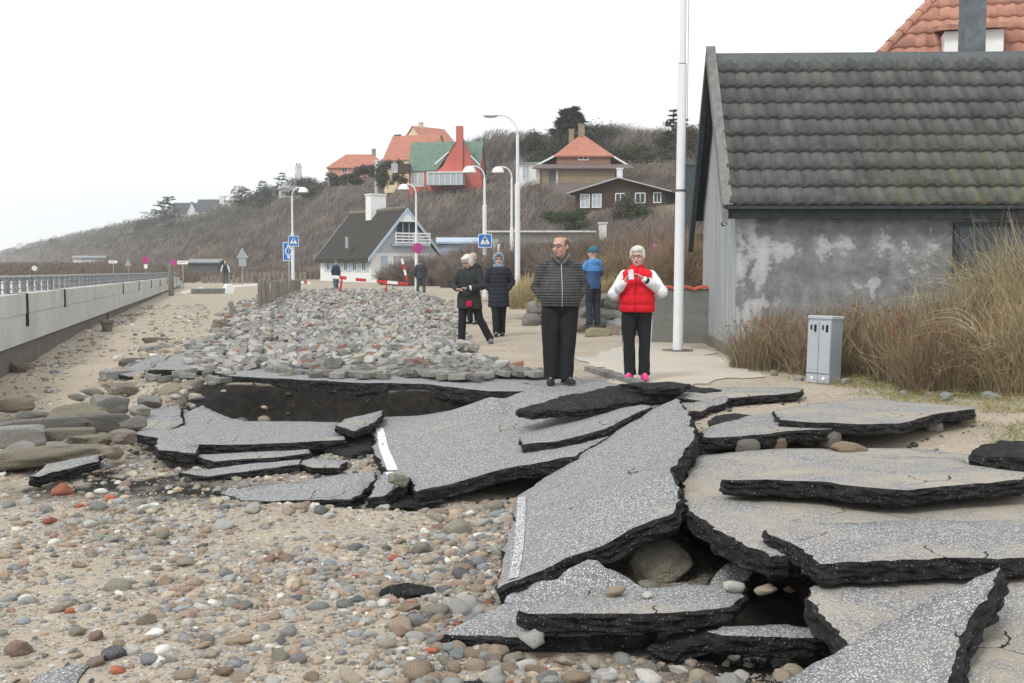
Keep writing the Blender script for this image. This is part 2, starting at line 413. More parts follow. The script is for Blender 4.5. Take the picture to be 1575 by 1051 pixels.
M['green_far'] = m_farroof('green_roof_tiles', (.12, .20, .155), (.19, .27, .215), 6, 7)
M['darkroof'] = m_farroof('dark_slate_roof', (.075, .08, .09), (.12, .13, .145), 9, 9)
M['brownroof'] = m_farroof('brown_felt_roof', (.13, .10, .09), (.19, .155, .14), 5, 5)
M['greyroof'] = plain('grey_felt_roof', (.26, .285, .29), .8, .12, 3)
M['redwall'] = plain('red_limewash', (.52, .135, .11), .85, .1, 2)
M['yellowwall'] = plain('yellow_limewash', (.72, .60, .38), .85, .07, 2)
M['orangewall'] = plain('apricot_limewash', (.62, .33, .24), .85, .07, 2)
def m_brick(name, a, b, mo):
    t = NT(name); bk = t.n('TexBrick'); bk.inputs['Scale'].default_value = 4.0; t.L(t.coord('Object', (1, 1, 1)), bk.inputs[0])
    bk.inputs[1].default_value = (*a, 1); bk.inputs[2].default_value = (*b, 1); bk.inputs[3].default_value = (*mo, 1)
    mp = t.n('CombineXYZ'); xs = t.n('SeparateXYZ'); t.L(t.coord(), xs.inputs[0])
    t.L(t.math('ADD', xs.outputs[0], xs.outputs[1]), mp.inputs[0]); t.L(xs.outputs[2], mp.inputs[1]); t.L(mp.outputs[0], bk.inputs[0])
    return t.fin(t.mix(t.ramp(t.noise(1.5, 5), (.3, .3), (.7, 0.0)), bk.outputs[0], tuple(x * .6 for x in a)), .9)
M['brick_brown'] = m_brick('brown_brickwork', (.27, .13, .09), (.33, .17, .12), (.30, .26, .22))
M['brick_yellow'] = m_brick('yellow_brickwork', (.27, .205, .13), (.33, .255, .165), (.36, .31, .24))
M['wood_dark'] = plain('dark_stained_boards', (.075, .052, .04), .85, .3, 6, .004)
def m_timber():
    t = NT('grey_driftwood_timber'); st = t.coord('Object', (14, 14, .8))
    c = t.ramp(t.noise(3, 6, .65, st), (.25, (.10, .085, .07)), (.55, (.235, .21, .18)), (.8, (.36, .34, .31)))
    return t.fin(c, .9, t.bump(t.noise(3, 5, .6, st), .01))
M['timber'] = m_timber()
def m_thatch():
    t = NT('old_thatch'); st = t.coord('Object', (5, 5, 2))
    c = t.ramp(t.noise(2.5, 7, .7, st), (.25, (.035, .034, .032)), (.6, (.085, .082, .075)), (.8, (.15, .145, .12)))
    return t.fin(c, .95, t.bump(t.noise(14, 6, .7, st), .08))
M['thatch'] = m_thatch()
M['thatch_ridge'] = plain('heather_ridge', (.20, .19, .15), .95, .4, 6, .05)
def m_col(name, rough=.9, tr=0):
    t = NT(name); c = t.attr()
    return t.fin(t.mix(t.ramp(t.noise(3, 4), (.35, .25), (.65, 0.0)), c, (.05, .045, .035)), rough)
M['twig'] = m_col('bare_twigs'); M['leaf'] = m_col('foliage'); M['grass'] = m_col('dry_grass')
M['bark'] = plain('tree_bark', (.10, .08, .065), .95, .3, 8, .01)
M['rosehip'] = plain('rosehip', (.25, .04, .02), .5, .2)
def m_hill():
    t = NT('hill_soil'); c = t.ramp(t.noise(.12, 7, .65), (.3, (.10, .085, .075)), (.5, (.155, .125, .115)), (.7, (.19, .165, .125)))
    return t.fin(c, .95, t.bump(t.noise(2.0, 6, .7), .35))
M['hill'] = m_hill()
M['cliff_stone'] = m_conc('pale_rough_concrete', (.40, .37, .29), use_obj=True, stain=(.22, .20, .14), scale=3)
# ---------------------------------------------------------------- ground sheet
def w2(px, py, z=0.0):
    p = at(px, py, z); return (p.x, p.y)
PLAT = [w2(300, 452), w2(318, 480), w2(300, 515), w2(262, 545), w2(248, 571), w2(300, 577), w2(352, 584), w2(450, 586), w2(560, 592), w2(650, 595), w2(738, 598),
        w2(790, 603), w2(960, 622), w2(1075, 700), w2(1130, 745, -.1), w2(1205, 785, -.1), w2(1275, 820, -.1), w2(1315, 880, -.13), w2(1330, 985, -.13), (1.62, 3.2),
        (1.7, -2), (60, -2), (60, 200), (-14, 200)]
def G(x, y):
    x = np.asarray(x, float); y = np.asarray(y, float)
    sd = sdist(x, y, PLAT) + (fbm(x * 2.3, y * 2.3, 5, 4) - .5) * .22
    wide = sstep(-3.0, -4.6, x) * 1.3 + .16 + .5 * sstep(16, 24, y)
    m = sstep(-wide, .10, sd)
    zb = -.50 + .22 * sstep(13.5, 18, y) * sstep(-3.5, -6, x) + .20 * sstep(17, 30, y) + .1 * sstep(30, 60, y)
    zb = zb + (fbm(x * .8, y * .8, 3, 4) - .5) * .13 + (fbm(x * 5, y * 5, 31, 3) - .5) * .03
    zb = zb - .16 * np.exp(-((x - 1.45) ** 2 + (y - 6.1) ** 2) / .45)
    zb = zb + .16 * np.exp(-((x + 1.55) ** 2 / .9 + (y - 8.7) ** 2 / .03)) * 0.5
    zp = -.13 + .13 * sstep(9.2, 12.2, y) + (fbm(x * .9, y * .9, 9, 4) - .5) * .05 * sstep(80, 20, y)
    zp = zp + .10 * sstep(4.2, 6.5, x) * sstep(15, 9, y)
    zp = zp - .07 * np.exp(-(sd / .7) ** 2) * sstep(12.0, 12.8, y) * sstep(18, 15, y)
    zp = zp + (fbm(x * 6, y * 6, 77, 3) - .5) * .012
    zp = zp + .9 * sstep(0, 1.6, x - .2 - .0 * y) * sstep(25.2, 28.5, y) * sstep(75, 55, y) * sstep(.018, .05, x / y) + .0
    return zb + (zp - zb) * m
def G1(x, y): return float(G(np.array([x]), np.array([y]))[0])
def axis(lo, hi, flo, fhi, step, grow=1.12):
    a = list(np.arange(flo, fhi, step)); s = step; v = fhi
    while v < hi: a.append(v); s *= grow; v += s
    a.append(hi); s = step; v = flo; b = []
    while v > lo: v -= s; b.append(max(v, lo)); s *= grow
    return np.array(sorted(set(b + a)))
gx = axis(-880, 480, -5.2, 5.6, .05, 1.09); gy = axis(-8, 1640, 4.0, 16.5, .05, 1.035)
XX, YY = np.meshgrid(gx, gy); ZZ = G(XX, YY)
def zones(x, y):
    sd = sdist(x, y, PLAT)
    soil_shade = np.exp(-((sd + .12) / .28) ** 2) * sstep(-3.6, -2.6, x)
    soil_shade = soil_shade + sstep(-1.5, -.9, sd) * sstep(.12, -.02, sd) * sstep(11.7, 12.3, y) * sstep(-4.7, -3.9, x) * sstep(22, 17, y)
    soil_shade = soil_shade + sstep(.0, -.12, sd) * np.exp(-((x - 1.4) ** 2 + (y - 5.9) ** 2) / .7) * 1.2  # shade under the overhanging slabs, painted black into the hollow's floor
    soil_shade = soil_shade + 1.0 * np.exp(-((x + 3.9) ** 2 / 1.8 + (y - 10.3) ** 2 / .55)) * sstep(.35, .6, fbm(x * 2, y * 2, 44, 4))
    soil_shade = soil_shade + .7 * np.exp(-((x + 3.0) ** 2 / 2.2 + (y - 9.5) ** 2 / .16)) * (.4 + fbm(x * 3, y * 3, 91, 3)) + .6 * np.exp(-((x + 3.3) ** 2 / .5 + (y - 12.9) ** 2 / .5))
    soil_shade = soil_shade + .5 * np.exp(-(sd / .5) ** 2) * sstep(-3.0, -4.5, x) * sstep(20, 13, y) * sstep(.4, .6, fbm(x * 3, y * 3, 4, 3))
    onp = sstep(-.1, .2, sd)
    grav = (1 - onp) * (.38 + .75 * fbm(x * .7, y * .7, 21, 4)) * sstep(18, 12, y) + onp * (.12 + .25 * fbm(x, y, 5, 3))
    grav = grav + (1 - onp) * sstep(16, 22, y) * .25
    return np.clip(soil_shade, 0, 1), np.clip(grav, 0, 1)
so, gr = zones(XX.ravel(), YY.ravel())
nx, ny = len(gx), len(gy)
I = np.arange(nx * ny).reshape(ny, nx)
F = np.stack([I[:-1, :-1], I[:-1, 1:], I[1:, 1:], I[1:, :-1]], -1).reshape(-1, 4)
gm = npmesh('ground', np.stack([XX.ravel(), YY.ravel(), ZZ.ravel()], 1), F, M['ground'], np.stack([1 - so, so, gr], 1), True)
tag(link('ground', gm), kind='structure')
# ---------------------------------------------------------------- rock templates
import bmesh
def ico(sub):
    bm = bmesh.new(); bmesh.ops.create_icosphere(bm, subdivisions=sub, radius=1.0)
    v = np.array([q.co[:] for q in bm.verts]); f = np.array([[l.index for l in q.verts] for q in bm.faces]); bm.free(); return v, f
ICO = {k: ico(k) for k in (1, 2, 3, 4)}
def n3(v, s): return noise.noise(Vector(v) * s)
def rockshape(sub, p, amp, seed, fr=1.4, cuts=0):
    v, f = ICO[sub]; rn = random.Random(seed); off = Vector((rn.random() * 50, rn.random() * 50, rn.random() * 50)); out = []
    planes = [(Vector((rn.uniform(-1, 1), rn.uniform(-1, 1), rn.uniform(-1, 1))).normalized(), rn.uniform(.55, .8) if p < 5 else rn.uniform(1.12, 1.4)) for _ in range(cuts)]
    for q in v:
        r = 1 / (abs(q[0]) ** p + abs(q[1]) ** p + abs(q[2]) ** p) ** (1 / p)
        c = Vector(q) * r
        for n_, d in planes:
            e = c.dot(n_)
            if e > d: c -= n_ * (e - d) * .92
        c = c * (1 + amp * noise.noise(c * fr + off) + amp * .35 * noise.noise(c * fr * 3 + off))
        out.append(c[:])
    return np.array(out), f
# ---------------------------------------------------------------- broken asphalt slabs
SLABS = []
def slab(name, pts, label, thick=.10, mat='asphalt', jag=.022, group=None, lines=(), keep=0.0, layers=6, seed=None, cat='asphalt slab', bend=1.0, parent_line_mat='white'):
    rn = random.Random(seed if seed is not None else hash(label) % 9973 if False else sum(map(ord, label)))
    W = [at(*p) for p in pts]
    ar = sum(W[i].x * W[(i + 1) % len(W)].y - W[(i + 1) % len(W)].x * W[i].y for i in range(len(W)))
    if ar < 0: W.reverse()
    cen = sum(W, Vector()) / len(W)
    A = np.array([[p.x - cen.x, p.y - cen.y, 1] for p in W]); bz = np.array([p.z for p in W])
    reg = np.diag([.02, .02, 0.0]); k = np.linalg.solve(A.T @ A + reg, A.T @ bz); res = bz - A @ k
    nrm = Vector((-k[0], -k[1], 1)).normalized(); CP = np.array([[p.x, p.y] for p in W])
    def zt(x, y):
        d = (CP[:, 0] - x) ** 2 + (CP[:, 1] - y) ** 2 + 1e-5; ww = 1 / d ** 1.1
        return k[0] * (x - cen.x) + k[1] * (y - cen.y) + k[2] + bend * float((ww * res).sum() / ww.sum()) + .010 * noise.noise(Vector((x * 2.2, y * 2.2, 3))) 
    out = []
    for i in range(len(W)):
        a, b = W[i], W[(i + 1) % len(W)]; L = (Vector((b.x - a.x, b.y - a.y))).length
        n = max(1, int(L / .045)); pn = Vector((b.y - a.y, a.x - b.x)).normalized() if L > 1e-6 else Vector((0, 0))
        for j in range(n):
            t = j / n; x = a.x + (b.x - a.x) * t; y = a.y + (b.y - a.y) * t
            e = min(t, 1 - t) * 4; e = min(1, e)
            o = jag * (1.6 * noise.noise(Vector((x * 3.1, y * 3.1, 7.7))) + noise.noise(Vector((x * 11, y * 11, 1.7))) + rn.uniform(-.45, .45)) * e
            out.append(Vector((x + pn.x * o, y + pn.y * o)))
    P2 = [(p.x, p.y) for p in out]
    xs = [p[0] for p in P2]; ys = [p[1] for p in P2]; st = .13 if max(max(xs) - min(xs), max(ys) - min(ys)) > 1.2 else .07
    qx, qy = np.meshgrid(np.arange(min(xs), max(xs), st), np.arange(min(ys), max(ys), st))
    qx = qx.ravel() + RNG.uniform(-.3, .3, qx.size) * st; qy = qy.ravel() + RNG.uniform(-.3, .3, qy.size) * st
    keep_ = sdist(qx, qy, P2) > st * .45
    vin = [Vector(p) for p in P2] + [Vector((a, b)) for a, b in zip(qx[keep_], qy[keep_])]
    vo, eo, fo, ov, oe, of = delaunay_2d_cdt(vin, [], [list(range(len(P2)))], 1, 1e-5)
    # map boundary
    V = []; nT = len(vo)
    for p in vo: V.append(Vector((p.x, p.y, zt(p.x, p.y))) - cen)
    idx = {}
    for i, lst in enumerate(ov):
        for q in lst: idx[q] = i
    B = []
    for i in range(len(P2)):
        q = idx.get(i)
        if q is not None and (not B or B[-1] != q): B.append(q)
    if B[0] == B[-1]: B.pop()
    FT = [tuple(f) for f in fo if len(f) == 3]
    FTn = []
    for f in FT:
        a, b, c = [V[i] for i in f]
        if (b - a).cross(c - a).z < 0: f = (f[0], f[2], f[1])
        FTn.append(f)
    F = list(FTn); MI = [0] * len(F)
    nb = len(B); cm = Vector((0, 0, 0)); rings = [B]
    for l in range(1, layers + 1):
        tt = l / layers; r = []
        for j, q in enumerate(B):
            a = V[B[(j + 1) % nb]]; c = V[B[j - 1]]; tan = (a - c); on = tan.cross(nrm)
            on = on.normalized() if on.length > 1e-8 else Vector((0, 0, 0))
            p = V[q] + cen
            bulge = .030 * noise.noise(Vector((p.x * 8, p.y * 8, l * 1.3))) + .020 * noise.noise(Vector((p.x * 22, p.y * 22, l * 2.3))) + (.010 if l < layers else -.02)
            th = thick * tt * (1 + .16 * noise.noise(Vector((p.x * 2.1, p.y * 2.1, 9))) * (tt))
            r.append(len(V)); V.append(V[q] - nrm * th + on * bulge)
        rings.append(r)
    for l in range(layers):
        for j in range(nb):
            F.append((rings[l][j], rings[l + 1][j], rings[l + 1][(j + 1) % nb], rings[l][(j + 1) % nb])); MI.append(1)
    bot = {}
    for i in range(nT):
        if i in bot: continue
    m_ = dict(zip(B, rings[-1]))
    for f in FTn:
        g = []
        for i in f:
            if i not in m_:
                m_[i] = len(V); p = V[i] + cen
                V.append(V[i] - nrm * thick * (1 + .2 * noise.noise(Vector((p.x * 4, p.y * 4, 2)))))
            g.append(m_[i])
        F.append((g[0], g[2], g[1])); MI.append(1)
    me = bpy.data.meshes.new(name); me.from_pydata([v[:] for v in V], [], F)
    me.materials.append(M[mat]); me.materials.append(M['edge']); me.polygons.foreach_set('material_index', MI)
    me.polygons.foreach_set('use_smooth', [m == 0 for m in MI]); me.update()
    o = link(name, me); o.location = cen; tag(o, label, cat, group)
    SLABS.append(P2)
    for ln in lines:     # painted road line: strip along pixels, 3 mm above the surface
        pa = [at(*q) for q in ln[0]]; pb = [at(*q) for q in ln[1]]; m = MB(); n = 26
        def ip(P, t):
            t *= len(P) - 1; i = min(int(t), len(P) - 2); return P[i].lerp(P[i + 1], t - i)
        g = [[ip(pa, j / n), ip(pa, j / n).lerp(ip(pb, j / n), .5), ip(pb, j / n)] for j in range(n + 1)]
        g = [[Vector((q.x, q.y, zt(q.x, q.y) + .006)) for q in r_] for r_ in g]
        vs = [q for r_ in g for q in r_]; fs = []
        for j in range(n):
            for c_ in range(2): fs.append((j * 3 + c_, j * 3 + c_ + 1, j * 3 + 4 + c_, j * 3 + 3 + c_))
        m.mesh([q - cen for q in vs], fs); m.build('painted_line', M[parent_line_mat], o)
    return o
def m_line():
    t = NT('worn_road_paint'); s = t.math('LESS_THAN', t.vor(75), .33)
    c = t.mix(t.ramp(t.noise(16, 5), (.30, .0), (.46, 1.0)), (.22, .22, .22), (.80, .80, .78)); c = t.mix(s, c, (.86, .86, .84))
    return t.fin(c, .8, t.bump(t.noise(100, 3), .003))
M['line'] = m_line()
def m_line2():
    t = NT('faint_road_paint'); s = t.math('LESS_THAN', t.vor(72), .40)
    c = t.mix(s, (.26, .26, .265), (.85, .85, .84)); return t.fin(c, .8, t.bump(t.noise(100, 3), .003))
M['line_faint'] = m_line2()
A_ = 'asphalt_slab'
# road shelf at the top of the scarp
slab('road_edge', [(229, 569, .02), (262, 548, .02), (330, 530, .02), (420, 545, .015), (560, 560, .015), (700, 572, .01), (830, 578, .01), (930, 585, .0), (1010, 600, .0), (930, 608, 0), (840, 606, .0), (800, 602, .0), (755, 602, .01), (650, 590, .02), (560, 589, .02), (450, 583, .02), (352, 579, .02), (330, 572, .02), (262, 569, .02)],
     'long jagged lip of road surface overhanging the dark bank, paving blocks on it', .17, 'asphalt_far', .03)
slab(A_, [(590, 633, -.40), (660, 634, -.34), (735, 632, -.27), (778, 640, -.16), (757, 626, -.07), (752, 611, .012), (800, 604, .02), (850, 600, .02), (960, 610, .02), (1015, 622, .02), (985, 650, -.02), (920, 680, -.10), (885, 702, -.14), (800, 716, -.24), (705, 741, -.33), (640, 757, -.36), (622, 735, -.37), (596, 724, -.39), (577, 700, -.41), (574, 655, -.41)],
     'widest sunken sheet of grey asphalt with a bold white painted line down its left edge', .12, 'asphalt_far', .03, lines=[([(578, 660, -.4), (583, 690, -.4), (596, 724, -.39)], [(588, 660, -.4), (596, 690, -.4), (612, 724, -.38)])], parent_line_mat='line')
slab(A_, [(803, 684, -.13), (860, 678, -.09), (930, 660, -.01), (985, 632, .06), (1003, 626, .08), (985, 622, .035), (940, 630, .0), (860, 650, -.09), (800, 668, -.18)],
     'thin curled wedge of asphalt on the wide sunken sheet, dark edge rising rightwards', .085, 'asphalt_far', .015)
slab(A_, [(1040, 613, .14), (1052, 628, .14), (1062, 650, .13), (1068, 670, .12), (1050, 700, .10), (1030, 722, .10), (1038, 745, .05), (1047, 768, .01), (1035, 790, -.05), (930, 838, -.20), (850, 870, -.29), (764, 905, -.37), (772, 870, -.38), (780, 835, -.37), (790, 790, -.37), (797, 762, -.35), (850, 728, -.26), (900, 695, -.13), (950, 662, -.04), (1000, 632, .06)],
     'largest tilted slab, faint painted stripe on it, one corner over the black hollow', .135, 'asphalt', .022, lines=[([(796, 765, -.35), (794, 805, -.36), (790, 850, -.36), (781, 895, -.36)], [(809, 765, -.33), (808, 805, -.34), (805, 850, -.35), (797, 892, -.35)])], parent_line_mat='line_faint')
slab(A_, [(1064, 655, .05), (1080, 672, .0), (1068, 700, -.02), (1052, 735, -.05), (1040, 728, 0), (1034, 718, .06), (1048, 698, .06)],
     'crumbling dark chunk wedged against the right edge of the largest tilted slab', .11, 'edge', .03, seed=4)
# slabs piled below
slab(A_, [(775, 925, -.42), (800, 905, -.40), (845, 893, -.33), (880, 872, -.27), (905, 861, -.24), (945, 878, -.30), (1000, 908, -.36), (960, 925, -.42), (850, 935, -.44)],
     'triangular speckled slab pushed up between the largest tilted slab and the sandy one', .09, 'asphalt', .015)
slab(A_, [(803, 934, -.27), (835, 924, -.28), (930, 912, -.29), (1060, 901, -.30), (1146, 900, -.30), (1145, 918, -.29), (1122, 934, -.28), (1040, 941, -.27), (900, 944, -.26), (812, 944, -.26)],
     'flat speckled slab dusted with sand, lying below the black hollow', .10, 'asphalt_mid', .018)
slab(A_, [(680, 975, -.42), (735, 945, -.42), (780, 925, -.42), (840, 925, -.42), (900, 960, -.41), (1010, 965, -.41), (985, 976, -.41), (850, 979, -.41), (740, 977, -.42)],
     'low pointed slab whose left tip reaches into the shingle under the sandy slab', .085, 'asphalt', .02)
slab(A_, [(1000, 990, -.42), (1040, 972, -.40), (1095, 962, -.37), (1110, 976, -.39), (1075, 985, -.42), (1030, 1002, -.46)],
     'black hump of broken asphalt left of the curved dark slab at lower right', .10, 'edge', .03)
slab(A_, [(1087, 972, -.36), (1130, 964, -.36), (1210, 960, -.37), (1278, 968, -.38), (1292, 980, -.39), (1250, 982, -.38), (1180, 980, -.37), (1110, 978, -.36)],
     'curved dark slab with a narrow speckled top near the bottom of the hollow', .11, 'asphalt', .02)
slab(A_, [(1088, 905, -.46), (1104, 880, -.38), (1118, 867, -.34), (1163, 868, -.34), (1150, 892, -.40), (1128, 905, -.45)],
     'plain grey plate leaning beside the tan boulder in the hollow', .05, 'asphalt_far', .006)
# plateau layers on the right
slab(A_, [(1050, 752, -.05), (1056, 725, -.045), (1075, 700, -.03), (1200, 690, -.02), (1400, 690, -.02), (1500, 700, -.02), (1640, 760, -.03), (1680, 830, -.03), (1400, 845, -.035), (1230, 850, -.035), (1184, 856, -.04), (1150, 842, -.04), (1112, 820, -.04), (1085, 800, -.045), (1060, 785, -.05)],
     'broad intact road sheet on the right, its crumbling edge running down to the black hollow', .15, 'asphalt_sandy', .035, layers=6)
slab(A_, [(1178, 814, .03), (1260, 806, .03), (1400, 800, .02), (1560, 800, .01), (1700, 800, .01), (1700, 855, .02), (1560, 858, .03), (1480, 858, .035), (1400, 860, .035), (1330, 866, .035), (1262, 868, .03), (1240, 852, .03), (1216, 834, .03), (1182, 822, .03)],
     'nearest thick slab with a straight dark front edge crossing to the right side', .115, 'asphalt_mid', .02, layers=7)
slab(A_, [(1245, 905, -.10), (1300, 890, -.10), (1420, 880, -.10), (1560, 880, -.10), (1700, 900, -.10), (1700, 1120, -.10), (1360, 1120, -.11), (1318, 1010, -.11), (1300, 985, -.11), (1270, 955, -.11), (1256, 930, -.10)],
     'lowest sand-covered road sheet at lower right, gravel strewn over it', .13, 'asphalt_sandy', .03, layers=7)
slab(A_, [(1538, 872, .12), (1500, 890, .08), (1430, 925, .03), (1340, 970, -.05), (1250, 1020, -.16), (1150, 1085, -.30), (1440, 1110, -.02), (1458, 1050, -.02), (1470, 1010, .0), (1485, 970, .03), (1505, 930, .07), (1530, 900, .10)],
     'upturned pointed slab at the bottom right corner, tip raised above the sandy sheet', .12, 'asphalt', .02, layers=7)
slab(A_, [(1110, 738, .09), (1180, 738, .11), (1260, 742, .12), (1330, 750, .125), (1395, 753, .125), (1450, 748, .125), (1520, 744, .13), (1572, 738, .14), (1590, 728, .13), (1490, 716, .06), (1478, 704, .02), (1400, 702, .0), (1280, 708, .0), (1180, 722, .04)],
     'long raised slab with a deep shadow under its front edge, fully sanded on top', .105, 'asphalt_sandy', .02, layers=7)
slab(A_, [(1078, 664, .06), (1095, 655, .06), (1150, 640, .04), (1210, 632, .03), (1250, 640, .04), (1280, 660, .08), (1205, 664, .09), (1175, 668, .09), (1130, 672, .08), (1085, 672, .07)],
     'humped slab left of the wavy sandy one, speckled top and ragged black rim', .11, 'asphalt_mid', .02)
slab(A_, [(1200, 646, .13), (1260, 650, .13), (1330, 653, .12), (1385, 651, .12), (1420, 642, .12), (1455, 635, .12), (1497, 630, .12), (1490, 626, .11), (1420, 620, .07), (1340, 612, .03), (1250, 620, .03), (1190, 632, .06)],
     'wavy sandy slab resting on loose rubble in front of the grass verge', .10, 'asphalt_sandy', .016)
slab(A_, [(795, 630, .06), (830, 620, .10), (880, 606, .14), (930, 597, .17), (965, 590, .18), (1010, 590, .18), (1062, 592, .16), (1110, 600, .13), (1060, 606, .11), (1010, 611, .10), (950, 619, .08), (880, 630, .06), (820, 635, .05)],
     'overturned black crust with small stones on it, just in front of the standing people', .08, 'edge', .035, seed=9)
slab(A_, [(955, 591, .22), (985, 588, .24), (1030, 587, .24), (1062, 590, .22), (1050, 597, .21), (1000, 598, .2)],
     'small rough black piece on top of the overturned crust', .06, 'edge', .03, seed=19)
slab(A_, [(1055, 600, .13), (1120, 596, .12), (1180, 596, .11), (1235, 598, .11), (1225, 604, .11), (1175, 608, .10), (1120, 613, .09), (1080, 616, .08), (1040, 612, .10)],
     'narrow pale-topped slab pointing right towards the grey cabinet', .085, 'asphalt_sandy', .014)
slab(A_, [(1040, 620, .12), (1075, 617, .10), (1116, 609, .12), (1119, 614, .10), (1108, 622, .06), (1080, 632, .04), (1058, 634, .05)],
     'short black-edged piece behind the upper end of the largest tilted slab', .12, 'asphalt_mid', .02)
slab(A_, [(1100, 640, .02), (1130, 636, .02), (1165, 640, .0), (1130, 650, .0), (1095, 654, .0)],
     'small broken flake behind the humped slab', .05, 'edge', .02)
slab(A_, [(1494, 694, .13), (1512, 684, .15), (1540, 678, .16), (1600, 682, .16), (1600, 704, .13), (1548, 704, .12), (1505, 702, .12)],
     'rough black lump of road crust at the right edge of the picture', .14, 'edge', .035, layers=7)
# left group below the scarp
slab(A_, [(208, 640, -.30), (232, 630, -.28), (276, 624, -.27), (281, 650, -.32), (262, 660, -.33), (235, 662, -.34), (205, 660, -.34)],
     'leftmost upright piece of speckled asphalt leaning at the foot of the scarp', .08, 'asphalt_mid', .015)
slab(A_, [(284, 655, -.36), (282, 636, -.33), (312, 624, -.28), (345, 640, -.33), (372, 650, -.37), (330, 656, -.38)],
     'small pointed slab half buried under the dark bank', .06, 'asphalt', .012)
slab(A_, [(203, 667, -.31), (240, 655, -.34), (330, 652, -.36), (400, 647, -.37), (520, 650, -.37), (531, 664, -.36), (530, 676, -.34), (450, 681, -.33), (380, 684, -.33), (305, 684, -.33), (300, 697, -.35), (243, 692, -.33), (243, 674, -.31)],
     'long flat slab left of the white painted line, straight black front edge', .10, 'asphalt_far', .018)
slab(A_, [(517, 655, -.25), (530, 645, -.26), (560, 638, -.27), (588, 632, -.28), (586, 640, -.26), (566, 655, -.26), (545, 663, -.26)],
     'small tilted plate stacked on the end of the long flat slab', .08, 'asphalt_mid', .012)
slab(A_, [(297, 700, -.40), (340, 698, -.40), (420, 694, -.39), (475, 691, -.38), (478, 697, -.38), (420, 704, -.39), (330, 710, -.40)],
     'upper of two narrow slabs below the long flat slab', .085, 'asphalt_mid', .014)
slab(A_, [(275, 727, -.43), (330, 720, -.43), (400, 712, -.42), (463, 707, -.40), (460, 714, -.40), (400, 722, -.42), (320, 733, -.43)],
     'lower of two narrow slabs below the long flat slab', .08, 'asphalt_far', .014)
slab(A_, [(455, 712, -.42), (480, 705, -.42), (532, 710, -.42), (522, 720, -.42), (480, 719, -.42)],
     'small diamond-shaped slab on the pebbles', .06, 'asphalt_mid', .01)
slab(A_, [(334, 756, -.46), (390, 749, -.45), (460, 742, -.44), (520, 730, -.40), (575, 725, -.38), (577, 738, -.38), (556, 760, -.42), (540, 768, -.42), (450, 770, -.44), (372, 770, -.46)],
     'flat triangular slab lying on the shingle in front of the painted line', .08, 'asphalt', .018)
slab(A_, [(577, 742, -.34), (590, 726, -.34), (612, 724, -.33), (628, 734, -.32), (622, 742, -.33), (590, 764, -.37), (566, 766, -.38)],
     'blocky chunk carrying the end of the white line, beside a broken paver', .10, 'asphalt', .015, lines=[([(592, 727, -.34), (600, 738, -.34)], [(604, 726, -.33), (612, 736, -.33)])], parent_line_mat='line')
slab(A_, [(486, 738, -.44), (500, 732, -.43), (532, 730, -.42), (520, 736, -.43)], 'thin dark shard on the back of the triangular slab', .03, 'edge', .006)
slab(A_, [(45, 732, -.36), (72, 714, -.34), (110, 706, -.33), (155, 699, -.32), (152, 710, -.35), (100, 722, -.37), (60, 734, -.38)],
     'isolated speckled slab beside the long tan kerb block at far left', .09, 'asphalt_mid', .014)
slab(A_, [(30, 1075, -.47), (60, 1036, -.46), (110, 1022, -.46), (142, 1021, -.46), (118, 1050, -.47), (70, 1080, -.47)],
     'bit of speckled asphalt poking out of the shingle in the bottom left corner', .05, 'asphalt', .01)
slab(A_, [(588, 911, -.45), (604, 902, -.44), (628, 897, -.43), (664, 903, -.45), (668, 910, -.46), (630, 916, -.46)],
     'thin dark flake of asphalt alone on the shingle left of the largest tilted slab', .03, 'edge', .008, seed=3)
slab(A_, [(565, 775, -.46), (620, 764, -.45), (680, 762, -.45), (680, 770, -.45), (600, 782, -.46)],
     'dark strip of asphalt half buried in pebbles below the wide sunken sheet', .04, 'edge', .012)
slab(A_, [(700, 1049, -.46), (740, 1046, -.46), (770, 1050, -.46), (760, 1062, -.46), (710, 1062, -.46)], 'dark scrap of asphalt at the bottom edge among large stones', .03, 'edge', .01)
slab(A_, [(180, 575, -.10), (215, 556, -.04), (240, 546, .0), (262, 548, .0), (232, 566, -.04), (200, 580, -.10)], 'grey slab sloping down left of the road lip', .08, 'asphalt_far', .012)
slab(A_, [(520, 676, -.42), (572, 664, -.42), (574, 690, -.42), (540, 700, -.43), (500, 690, -.43)], 'dark broken layer under the small tilted plate', .07, 'edge', .02)
# crumbs broken off the slab rims
_rg = np.random.default_rng(99); _cx, _cy = [], []
for P in SLABS:
    for a in P:
        if _rg.random() < .55:
            _cx.append(a[0] + _rg.normal(0, .05)); _cy.append(a[1] - abs(_rg.normal(0, .07)) + .02)
CRUMB = (np.array(_cx), np.array(_cy))
# ---------------------------------------------------------------- boulders, kerbs and concrete lumps
def rock(name, px, py, z, size, label, cat, col, p=2.6, amp=.12, rz=0, ry=0, rx=0, seed=0, mat='cliff_stone', cuts=0, sub=4, group=None):
    if p >= 5: cuts = 9; amp += .02
    v, f = rockshape(sub, p, amp, seed, cuts=cuts)
    me = npmesh(name, v * np.array(size) / 2, f, M[mat], None, p < 4 and not cuts)
    o = link(name, me); o.location = at(px, py, z); o.rotation_euler = (rx, ry, rz); o.color = (*col, 1)
    o['label'] = label; o['category'] = cat
    if group: o['group'] = group
    return o
TAN = (.30, .27, .205); GR = (.40, .40, .37); DK = (.15, .145, .14); BR = (.28, .22, .17)
rock('boulder', 1012, 872, -.46, (.42, .34, .32), 'tan pitted boulder inside the black hollow beside the grey plate', 'boulder', (.52, .47, .37), 2.6, .16, .3, seed=3, cuts=2)
rock('boulder', 1306, 692, -.02, (.30, .2, .14), 'brown flat-topped boulder in front of the wavy sandy slab', 'boulder', (.33, .25, .18), 2.5, .14, .1, seed=5, cuts=3)
